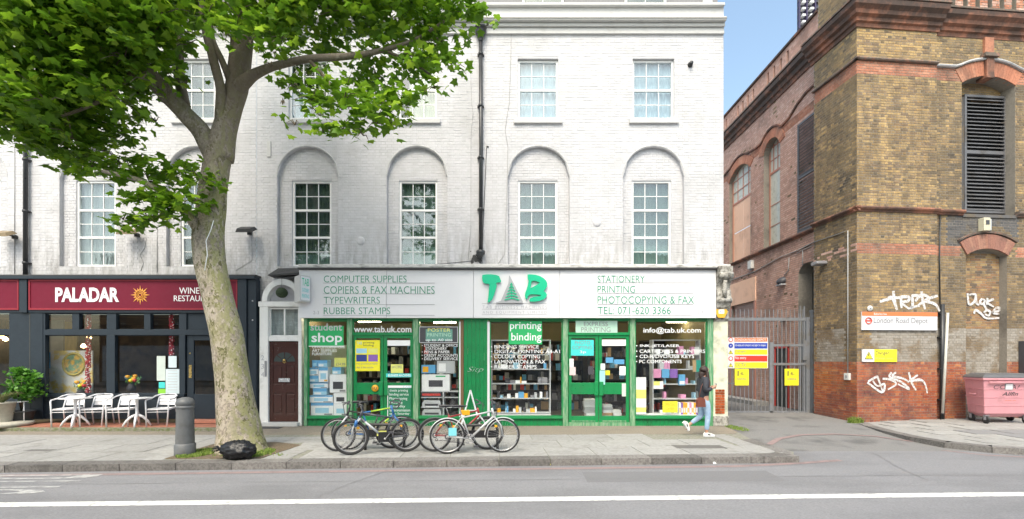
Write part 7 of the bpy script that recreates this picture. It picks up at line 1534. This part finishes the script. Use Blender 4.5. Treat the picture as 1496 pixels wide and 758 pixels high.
# ================================================================ BICYCLES
M_tyre = flat('tyre_rubber', (.025, .025, .026), .8); M_rim = flat('grey_rim', (.35, .35, .36), .35, metal=.6); M_steel = flat('bright_steel', (.55, .55, .56), .3, metal=.8)
def bike(label, loc, rz, mat, mat2=None, kind='mtb', lean=.06, fender=False, steer=0.0, tyre=.022, rimm=None, seat=True, extra=None, size=1.0):
    """faces +X; wheels on z=0"""
    t = thing('bicycle', label, 'bicycle', (0, 0, 0), local=True, group=None); r = .335; wb_ = 1.05; rimm = rimm or M_rim
    RW = Vector((-wb_/2, 0, r)); FW = Vector((wb_/2, 0, r)); BB = Vector((-.10, 0, .29)); ST = Vector((-.26, 0, .74 if kind == 'mtb' else .80)); HT = Vector((.32, 0, .83 if kind != 'road' else .86)); HB = Vector((.36, 0, .71 if kind != 'road' else .70)); FC = Vector((.375, 0, .66))
    def wheel(c, st):
        w_ = MB().torus(c, r-tyre, tyre, 40, 8).build('wheel', M_tyre, t); MB().torus(c, r-tyre*2-.008, .011, 40, 6).build('rim', rimm, w_)
        mb = MB()
        for k in range(28):
            a_ = k*2*math.pi/28; b_ = a_+(.5 if k % 2 else -.5); s_ = .022*(1 if k % 4 < 2 else -1); mb.tube([(c.x+.02*math.cos(b_), s_, c.z+.02*math.sin(b_)), (c.x+(r-tyre*2)*math.cos(a_), 0, c.z+(r-tyre*2)*math.sin(a_))], .0016, 3, False)
        mb.build('spokes', M_steel, w_, kind='stuff'); MB().tube([(c.x, -.05, c.z), (c.x, .05, c.z)], .02, 10).build('hub', M_steel, w_); return w_
    wheel(RW, 0); fwh = wheel(FW, steer)
    fr = MB(); fr.tube([BB, HB], .021 if kind == 'mtb' else .017, 10); fr.tube([ST-Vector((-.0, 0, .06)), HT-Vector((0, 0, .03))], .017, 10); fr.tube([BB, ST], .015, 10); fr.tube([HB-Vector((-.01, 0, .03)), HT+Vector((-.005, 0, .03))], .022, 10)
    for s_ in (-1, 1): fr.tube([BB+Vector((-.02, s_*.03, 0)), RW+Vector((0, s_*.055, 0))], .010, 8); fr.tube([ST+Vector((0, s_*.012, -.05)), RW+Vector((0, s_*.055, 0))], .008, 8)
    fr.build('frame', mat, t)
    if mat2: MB().tube([BB+(HB-BB)*.25, BB+(HB-BB)*.8], .0222 if kind == 'mtb' else .0182, 10).build('frame_panel', mat2, t)
    fk = MB()
    for s_ in (-1, 1): fk.tube([HB+Vector((.01, s_*.045, -.02)), FW+Vector((-.04, s_*.05, .2)), FW+Vector((0, s_*.05, 0))], [.016, .014, .01], 8)
    fk.bar(HB+Vector((.01, -.06, -.02)), HB+Vector((.01, .06, -.02)), .035); fk.build('fork', c_lg if kind == 'mtb' else mat, t)
    hb = MB(); top = HT+Vector((-.02, 0, .10)); hb.tube([HT, top, top+Vector((.07, 0, .02))], .014, 8); c_ = top+Vector((.07, 0, .02))
    if kind == 'road':
        hb.tube([c_+Vector((0, -.21, 0)), c_+Vector((0, .21, 0))], .012, 8)
        for s_ in (-1, 1): hb.tube([c_+Vector((0, s_*.21, 0)), c_+Vector((.09, s_*.21, .0)), c_+Vector((.13, s_*.21, -.05)), c_+Vector((.08, s_*.21, -.12)), c_+Vector((-.01, s_*.21, -.13))], .014, 8)
    else:
        hb.tube([c_+Vector((-.05, -.30, .03)), c_+Vector((0, -.08, .02)), c_+Vector((0, .08, .02)), c_+Vector((-.05, .30, .03))], .012, 8)
        for s_ in (-1, 1): hb.tube([c_+Vector((-.05, s_*.31, .03)), c_+Vector((-.03, s_*.20, .03))], .018, 8); hb.tube([c_+Vector((-.0, s_*.2, .02)), c_+Vector((.06, s_*.27, -.02))], .006, 5); hb.tube([c_+Vector((0, s_*.15, .02)), c_+Vector((.07, s_*.1, .0)), HB+Vector((.03, 0, -.05))], .004, 5)
    hb.build('handlebar', c_dk, t)
    if seat:
        sp = ST+(ST-BB).normalized()*.16; MB().tube([ST, sp], .012, 8).build('seat_post', M_steel, t)
        MB().add([(sp.x-.13, -.07, sp.z+.03), (sp.x-.13, .07, sp.z+.03), (sp.x-.02, .055, sp.z+.03), (sp.x+.15, .015, sp.z+.025), (sp.x+.15, -.015, sp.z+.025), (sp.x-.02, -.055, sp.z+.03), (sp.x-.12, -.05, sp.z-.005), (sp.x-.12, .05, sp.z-.005), (sp.x-.0, .03, sp.z-.005), (sp.x+.13, .01, sp.z), (sp.x+.13, -.01, sp.z), (sp.x, -.03, sp.z-.005)], [(0, 1, 2, 3, 4, 5)]+[(i, (i+1) % 6, 6+(i+1) % 6, 6+i) for i in range(6)]+[(11, 10, 9, 8, 7, 6)]).build('saddle', c_dk, t, bevel=.01)
    cr = MB(); cr.torus(BB+Vector((0, -.05, 0)), .085, .006, 28, 5); cr.torus(BB+Vector((0, -.045, 0)), .06, .004, 20, 4)
    for k in range(5): a_ = k*1.2566; cr.bar(BB+Vector((0, -.05, 0)), BB+Vector((.08*math.cos(a_), -.05, .08*math.sin(a_))), .012, .004)
    cr.tube([BB+Vector((0, -.06, 0)), BB+Vector((0, .06, 0))], .02, 8); pa = .9; d_ = Vector((.17*math.cos(pa), 0, -.17*math.sin(pa))); cr.bar(BB+Vector((0, -.075, 0)), BB+Vector((0, -.075, 0))+d_, .022, .01); cr.bar(BB+Vector((0, .075, 0)), BB+Vector((0, .075, 0))-d_, .022, .01); k_ = cr.build('crankset', M_steel, t)
    for s_ in (-1, 1): p = BB+Vector((0, s_*.075, 0))-s_*d_; MB().box(p.x-.045, p.x+.045, p.y+(-.095 if s_ < 0 else .005), p.y+(-.005 if s_ < 0 else .095), p.z-.012, p.z+.012).build('pedal', c_dk, k_)
    ch = MB(); ch.bar(BB+Vector((0, -.05, .085)), RW+Vector((0, -.05, .04)), .006, .01); ch.bar(BB+Vector((0, -.05, -.085)), RW+Vector((.03, -.05, -.10)), .006, .01); ch.torus(RW+Vector((0, -.045, 0)), .04, .012, 18, 5); ch.torus(RW+Vector((.03, -.05, -.09)), .022, .006, 12, 4); ch.build('chain', c_dk, t)
    if fender:
        for c0_, a0_, a1_ in ((RW, .35, 2.9), (FW, .6, 2.6) if fender != 2 else (FW, .9, 3.1)):
            mb = MB(); n_ = 18; vs = []
            for i in range(n_+1):
                a_ = a0_+(a1_-a0_)*i/n_
                for w_, rr in ((-.026, r+.006), (-.014, r+.018), (.014, r+.018), (.026, r+.006)): vs.append((c0_.x+rr*math.cos(a_), w_, c0_.z+rr*math.sin(a_)))
            mb.smooth = True; mb.add(vs, [(i*4+j, i*4+j+1, i*4+5+j, i*4+4+j) for i in range(n_) for j in range(3)]); mb.build('mudguard', c_lg if fender != 3 else c_dk, t)
    for c0_, a_ in ((FW, 2.2), (RW, 1.0)):
        if kind == 'mtb': MB().box(c0_.x+.22*math.cos(a_)-.025, c0_.x+.22*math.cos(a_)+.025, -.012, .012, c0_.z+.22*math.sin(a_)-.02, c0_.z+.22*math.sin(a_)+.02).build('reflector', c_or, t)
    for f_ in (extra or []): f_(t, RW, FW, BB, ST, HT, HB)
    t.location = loc; t.rotation_euler = (lean, 0, rz); t.scale = (size, size, size); return t
M_bkgrey = flat('gunmetal_frame', (.075, .08, .095), .35, metal=.3); M_silver = pm('silver_frame_paint', (.52, .53, .54), .35, var=.05, metal=.2); M_blkf = flat('black_frame', (.02, .02, .022), .35); M_blue = flat('blue_frame', (.03, .14, .38), .35); M_lime = flat('lime_frame', (.30, .48, .03), .4); M_redf = flat('dark_red_frame', (.28, .03, .035), .35)
# front grey mountain bike faces left: rotate half a turn
def gp(px, Y): return (fx(px, Y), Y, .0)
def two(pa, pb, Y): # rotation such that front wheel stands at px pa and rear at pb
    pass
def place(pf, pr_, Yf, Yr):   # front / rear wheel pixel columns and depths -> centre and heading
    a = Vector((fx(pf, Yf), Yf)); b = Vector((fx(pr_, Yr), Yr)); c = (a+b)/2; d = a-b; return (c.x, c.y, 0), math.atan2(d.y, d.x), d.length/1.05
def bottle(col_):
    return lambda t, RW, FW, BB, ST, HT, HB: MB().tube([BB+(HB-BB)*.35+Vector((-.02, 0, .05)), BB+(HB-BB)*.7+Vector((-.02, 0, .05))], .035, 10).build('bottle', col_, t)
def plate(t, RW, FW, BB, ST, HT, HB): MB().box(RW.x+.02, RW.x+.17, -.075, -.07, RW.z+.02, RW.z+.17).build('cyan_tag', col('tag_cyan', (.20, .60, .68)), t)
l, a_, s_ = place(511, 596, 8.62, 8.95); bike('gunmetal mountain bike with a pale down tube, front of the left cluster', (l[0], l[1], 0), a_, M_bkgrey, c_lg, lean=-.05, seat=False, tyre=.026, size=.97, extra=[lambda t, RW, FW, BB, ST, HT, HB: MB().tube([HB+Vector((.06, .05, -.04)), HB+Vector((.09, .05, -.16))], .03, 6).build('fork_guard', M_blue, t), lambda t, RW, FW, BB, ST, HT, HB: MB().box(BB.x-.09, BB.x+.12, -.04, .04, BB.z-.06, BB.z+.12).build('rubber_wrap', M_blkf, t)])
l, a_, s_ = place(489, 578, 8.95, 9.3); bike('black bike behind the gunmetal one, its front wheel farthest left', l, a_, M_blkf, None, lean=.04, tyre=.02, size=.96, seat=False)
l, a_, s_ = place(590, 506, 9.35, 9.15); bike('blue and lime racing bike at the back of the left cluster, facing right', l, a_, M_blue, M_lime, kind='road', lean=.05, tyre=.014, size=.97, extra=[lambda t, RW, FW, BB, ST, HT, HB: MB().tube([ST+(HT-ST)*.3-Vector((0, 0, .05)), HT-Vector((.02, 0, .03))], .0185, 10).build('frame_panel', M_lime, t), lambda t, RW, FW, BB, ST, HT, HB: MB().torus(RW, .36, .01, 20, 5, 'y', .6, 2.8).build('mudguard', c_dk, t)])
l, a_, s_ = place(713, 634, 9.15, 8.95); bike('black and dark red bike with orange bag behind the silver one', l, a_, M_redf, None, lean=.06, fender=3, tyre=.022, size=.97, extra=[lambda t, RW, FW, BB, ST, HT, HB: MB().box(ST.x+.25, ST.x+.42, -.04, .04, ST.z-.02, ST.z+.07).build('frame_bag', c_or, t)])
l, a_, s_ = place(734, 654, 8.85, 8.72); bike('silver hybrid bike with mudguards and cyan tag at the front right, facing right', l, a_, M_silver, None, kind='mtb', lean=.02, fender=2, tyre=.017, rimm=M_steel, size=.99, extra=[plate])
for px, Y, lab in ((562, 9.1, 'black bike stand under the left cluster of bicycles'), (698, 9.0, 'black bike stand under the silver bicycle')):
    t = thing('bike_stand', lab, 'bike stand', gp(px, Y)); x = fx(px, Y); mb = MB(); mb.tube([(x-.38, Y, 0), (x-.38, Y, .42), (x-.36, Y, .48), (x-.3, Y, .5), (x+.3, Y, .5), (x+.36, Y, .48), (x+.38, Y, .42), (x+.38, Y, 0)], .028, 10); mb.build('hoop', M_pipe, t); bx('stand_plate', M_blkf, t, x-.36, x+.36, Y-.012, Y+.012, .26, .40)
    if px < 600: bx('stand_sticker', c_lem, t, x-.2+.05, x-.0+.05, Y-.016, Y-.0125, .28, .38)
# ================================================================ PERSON
PY_ = 10.79; ppx = 1028
per = thing('person', 'woman walking past the shop in dark jacket and pale blue jeans, looking at a phone', 'person', (fx(ppx, PY_), PY_, 0))
M_skin = pm('skin', (.46, .25, .17), .55, var=.06); M_jack = pm('charcoal_jacket', (.035, .038, .05), .75, var=.25, scale=10, bump=.4, bscale=18); M_jean = pm('pale_denim', (.30, .43, .60), .85, var=.12, scale=12, grime=(.45, .55, .68), gscale=6, bump=.4, bscale=30); M_hair = pm('dark_hair', (.032, .018, .016), .5, var=.4, scale=6, stretch=(12, 12, 1), bump=.5); M_hair2 = pm('auburn_ends', (.12, .045, .03), .5, var=.4, scale=6, stretch=(12, 12, 1)); M_shoe = flat('white_trainer', (.75, .75, .74), .5); M_bagb = pm('brown_leather', (.16, .05, .035), .45, var=.2)
ox, oy = fx(ppx, PY_), PY_
def skin(name, mat, verts, edges, parent, sub=2, root=0, wobble=0):
    me = bpy.data.meshes.new(name); off = Vector(per.location)
    me.from_pydata([(ox+v[0]-off.x, oy+v[1]-off.y, v[2]) for v in verts], [], []) if False else me.from_pydata([(v[0], v[1], v[2]) for v in verts], edges, [])
    me.materials.append(mat); o = bpy.data.objects.new(name, me); COL.objects.link(o); o.parent = parent
    o.modifiers.new('skin', 'SKIN'); sv = me.skin_vertices[0].data
    for i, v in enumerate(verts): sv[i].radius = (v[3], v[4] if len(v) > 4 else v[3]); sv[i].use_root = (i == root)
    ss = o.modifiers.new('sub', 'SUBSURF'); ss.levels = sub; ss.render_levels = sub
    o.modifiers['skin'].use_smooth_shade = True; return o
# joints relative to the pelvis column: x forward, y to her left (away), z up
hipz = .86
V = [(0, 0, hipz, .125, .10), (.01, 0, 1.02, .105, .085), (.015, 0, 1.18, .125, .09), (.0, 0, 1.32, .10, .08), (.015, 0, 1.40, .045), (.03, 0, 1.46, .05), (.04, 0, 1.53, .078, .085), (.04, 0, 1.60, .06, .07),
     (.01, -.09, .82, .085), (.055, -.09, .47, .055), (.03, -.085, .11, .034), (.05, -.085, .04, .032), (.15, -.085, .025, .028),
     (-.0, .09, .82, .085), (-.02, .09, .45, .055), (-.28, .09, .27, .036), (-.34, .09, .22, .034), (-.36, .09, .12, .028),
     (-.01, -.17, 1.32, .055), (-.05, -.21, 1.06, .042), (.13, -.15, 1.12, .032), (.19, -.13, 1.15, .024),
     (-.01, .17, 1.32, .055), (-.03, .20, 1.06, .042), (.14, .08, 1.10, .032), (.19, .06, 1.13, .024)]
E = [(0, 1), (1, 2), (2, 3), (3, 4), (4, 5), (5, 6), (6, 7), (0, 8), (8, 9), (9, 10), (10, 11), (11, 12), (0, 13), (13, 14), (14, 15), (15, 16), (16, 17), (3, 18), (18, 19), (19, 20), (20, 21), (3, 22), (22, 23), (23, 24), (24, 25)]
for hand, sgn in ((21, 1), (25, -1)):       # five fingers each
    hx, hy, hz = V[hand][:3]
    for k in range(4):
        b = len(V); yy = hy+sgn*(.012*(k-1.5))*.3; zz = hz+.013*(1.5-k)
        V += [(hx+.035, yy, zz, .0095), (hx+.062-.004*k, yy+sgn*.022, zz+.006, .008), (hx+.05, yy+sgn*.042, zz+.004, .007)]; E += [(hand, b), (b, b+1), (b+1, b+2)]
    b = len(V); V += [(hx+.02, hy+sgn*.015, hz+.03, .010), (hx+.04, hy+sgn*.028, hz+.045, .008)]; E += [(hand, b), (b, b+1)]
skin('body', M_skin, V, E, per)
skin('jeans', M_jean, [(0, 0, .93, .125, .11), (0, 0, .86, .135, .115), (.01, -.085, .80, .098), (.05, -.088, .62, .082), (.058, -.09, .47, .066), (.045, -.087, .30, .056), (.03, -.085, .145, .050), (0, .085, .80, .098), (0, .09, .62, .082), (-.02, .09, .46, .066), (-.14, .09, .37, .058), (-.26, .09, .285, .050)], [(0, 1), (1, 2), (2, 3), (3, 4), (4, 5), (5, 6), (1, 7), (7, 8), (8, 9), (9, 10), (10, 11)], per, root=1)
skin('jacket', M_jack, [(-.01, 0, .80, .13, .11), (.0, 0, .98, .15, .12), (.01, 0, 1.18, .15, .125), (0, 0, 1.31, .12, .10), (.01, 0, 1.385, .075, .07), (-.01, -.165, 1.31, .078), (-.04, -.20, 1.18, .068), (-.05, -.215, 1.06, .062), (.05, -.185, 1.09, .055), (.13, -.155, 1.12, .046), (-.01, .165, 1.31, .078), (-.03, .2, 1.06, .062), (.12, .10, 1.10, .046)], [(0, 1), (1, 2), (2, 3), (3, 4), (3, 5), (5, 6), (6, 7), (7, 8), (8, 9), (3, 10), (10, 11), (11, 12)], per, root=2)
skin('hair', M_hair, [(.0, 0, 1.64, .075), (.01, 0, 1.585, .108, .105), (-.03, 0, 1.50, .095, .09), (-.045, 0, 1.40, .075, .085), (-.04, -.03, 1.30, .06), (.045, -.085, 1.50, .035), (.05, -.10, 1.38, .045), (.055, -.115, 1.26, .042), (.05, -.12, 1.15, .025), (.045, .085, 1.50, .035), (.05, .10, 1.36, .04)], [(0, 1), (1, 2), (2, 3), (3, 4), (1, 5), (5, 6), (6, 7), (7, 8), (1, 9), (9, 10)], per)
skin('hair_ends', M_hair2, [(.055, -.118, 1.34, .035), (.062, -.125, 1.24, .046), (.058, -.13, 1.14, .034), (.05, -.13, 1.07, .016)], [(0, 1), (1, 2), (2, 3)], per)
for (fxx, y_, z_, tilt) in ((.06, -.085, .0, 0), (-.40, .09, .10, 1)):
    prof = [(-.075, .0), (-.08, .045), (-.06, .07), (-.01, .075), (.05, .055), (.10, .045), (.13, .028), (.13, .0)]
    mb = MB(); c, s = math.cos(-1.05*tilt), math.sin(-1.05*tilt)
    def sh(v, fxx=fxx, y_=y_, z_=z_, c=c, s=s): return (ox+fxx+v[0]*c-v[2]*s*1.0, oy+y_+v[1], z_+.012+(.12 if tilt else 0)+v[0]*s+v[2]*c)
    mb.prism(prof, -.036, .036, sh); sh_ = mb.build('shoe', M_shoe, per, bevel=.018); mb = MB(); mb.prism([(-.078, -.010), (.132, -.010), (.132, .010), (-.078, .010)], -.046, .046, sh); mb.build('sole', c_lg, sh_)
    mb = MB(); mb.prism([(-.02, .03), (.05, .02), (.04, .05), (-.01, .06)], -.038, .038, sh); mb.build('shoe_stripe', c_dk, sh_)
fc = [(.118, 0, 1.535, .012), (.135, 0, 1.52, .014)]
skin('nose', M_skin, [(.10, 0, 1.55, .012), (.125, 0, 1.528, .014)], [(0, 1)], per, 1)
for s_ in (-1, 1):
    mb = MB(); mb.lathe([(0, -.006), (.008, 0), (0, .006)], (ox+.108, oy+s_*.032, 1.555), 8, 'x'); mb.build('eye', c_dk, per)
MB().box(ox+.108, ox+.114, oy-.022, oy+.022, 1.487, 1.495).build('mouth', flat('lip', (.4, .12, .11), .5), per)
ph = thing('phone', 'small dark phone held up in the walking woman\'s hands', 'phone', (ox+.25, oy-.05, 1.12)); mb = MB(); mb.bar((ox+.235, oy-.04, 1.10), (ox+.27, oy-.04, 1.22), .07, .009, (1, 0, -.3)); mb.build('phone_body', c_dk, ph); mb = MB(); mb.bar((ox+.229, oy-.04, 1.105), (ox+.264, oy-.04, 1.215), .062, .002, (1, 0, -.3)); mb.build('screen', c_lg, ph)
hbg = thing('handbag', 'brown leather bag hanging at the walking woman\'s hip', 'bag', (ox-.16, oy-.2, .72)); MB().prism([(ox-.235, .72), (ox-.08, .72), (ox-.09, .86), (ox-.12, .89), (ox-.19, .89), (ox-.225, .86)], oy-.26, oy-.17).build('bag_body', M_bagb, hbg, bevel=.02); MB().tube([(ox-.20, oy-.2, .88), (ox-.12, oy-.16, 1.15), (ox+.0, oy-.12, 1.38), (ox+.03, oy+.05, 1.40)], .008, 6).build('strap', M_bagb, hbg)
# ================================================================ THE OTHER SIDE OF THE STREET (seen in the glass)
bx('far_pavement', M_concrete, None, -80, 80, -13.5, -8.5, -.3, -.0, kind='structure')
M_opp = pm('opposite_brick', (.26, .17, .11), .9, var=.25, scale=6); M_opp2 = pm('opposite_render', (.5, .48, .44), .8)
for i, (x0, x1, h, m_, lab) in enumerate(((-34, -14, 10.5, M_opp, 'brown brick terrace across the road, left end'), (-14, 1, 9, M_opp2, 'rendered terrace across the road, middle'), (1, 17, 11, M_opp, 'brown brick terrace across the road, right of the rendered one'), (17, 36, 9.5, M_opp2, 'rendered terrace across the road, right end'))):
    b = thing('opposite_building', lab, 'building', ((x0+x1)/2, -14, 0)); bx('wall', m_, b, x0, x1-.05, -22, -13.5, 0, h)
    x = x0+1.2
    while x < x1-1.5:
        for z in (3.9, 6.8): 
            if z+1.8 < h: w_ = bx('window', c_dk, b, x, x+1.1, -13.5, -13.42, z, z+1.8); bx('frame', M_frame, w_, x, x+1.1, -13.42, -13.40, z+.85, z+.95)
        x += 2.6
    bx('shopfront', M_navy if i % 2 else M_dp, b, x0+.4, x1-.4, -13.5, -13.3, .1, 3.0)
rs = np.random.default_rng(5)
for (x, y, h, lab) in ((-7.5, -10.5, 8.5, 'leafy street tree across the road, left one'), (3.5, -10.8, 9, 'leafy street tree across the road, middle one'), (13, -10.5, 8.5, 'leafy street tree across the road, right one')):
    t = thing('street_tree', lab, 'tree', (x, y, 0)); MB().tube([(x, y, 0), (x+.1, y, h*.4), (x, y, h*.75)], [.25, .18, .1], 10).build('trunk', M_bark2, t); cc = [(np.array((x+rs.normal()*1.3, y+rs.normal()*1.0, h*.68+rs.normal()*1.1)), 1.0, .5) for _ in range(11)]; pp = scatter(cc, 160, .3, rs); bb = leaf_mats(len(pp), rs, .34)
    o = bpy.data.objects.new('crown', leaf_mesh('crown', pp-np.array(t.location), bb, M_leaf)); COL.objects.link(o); o.parent = t; o['kind'] = 'stuff'
flush_text()
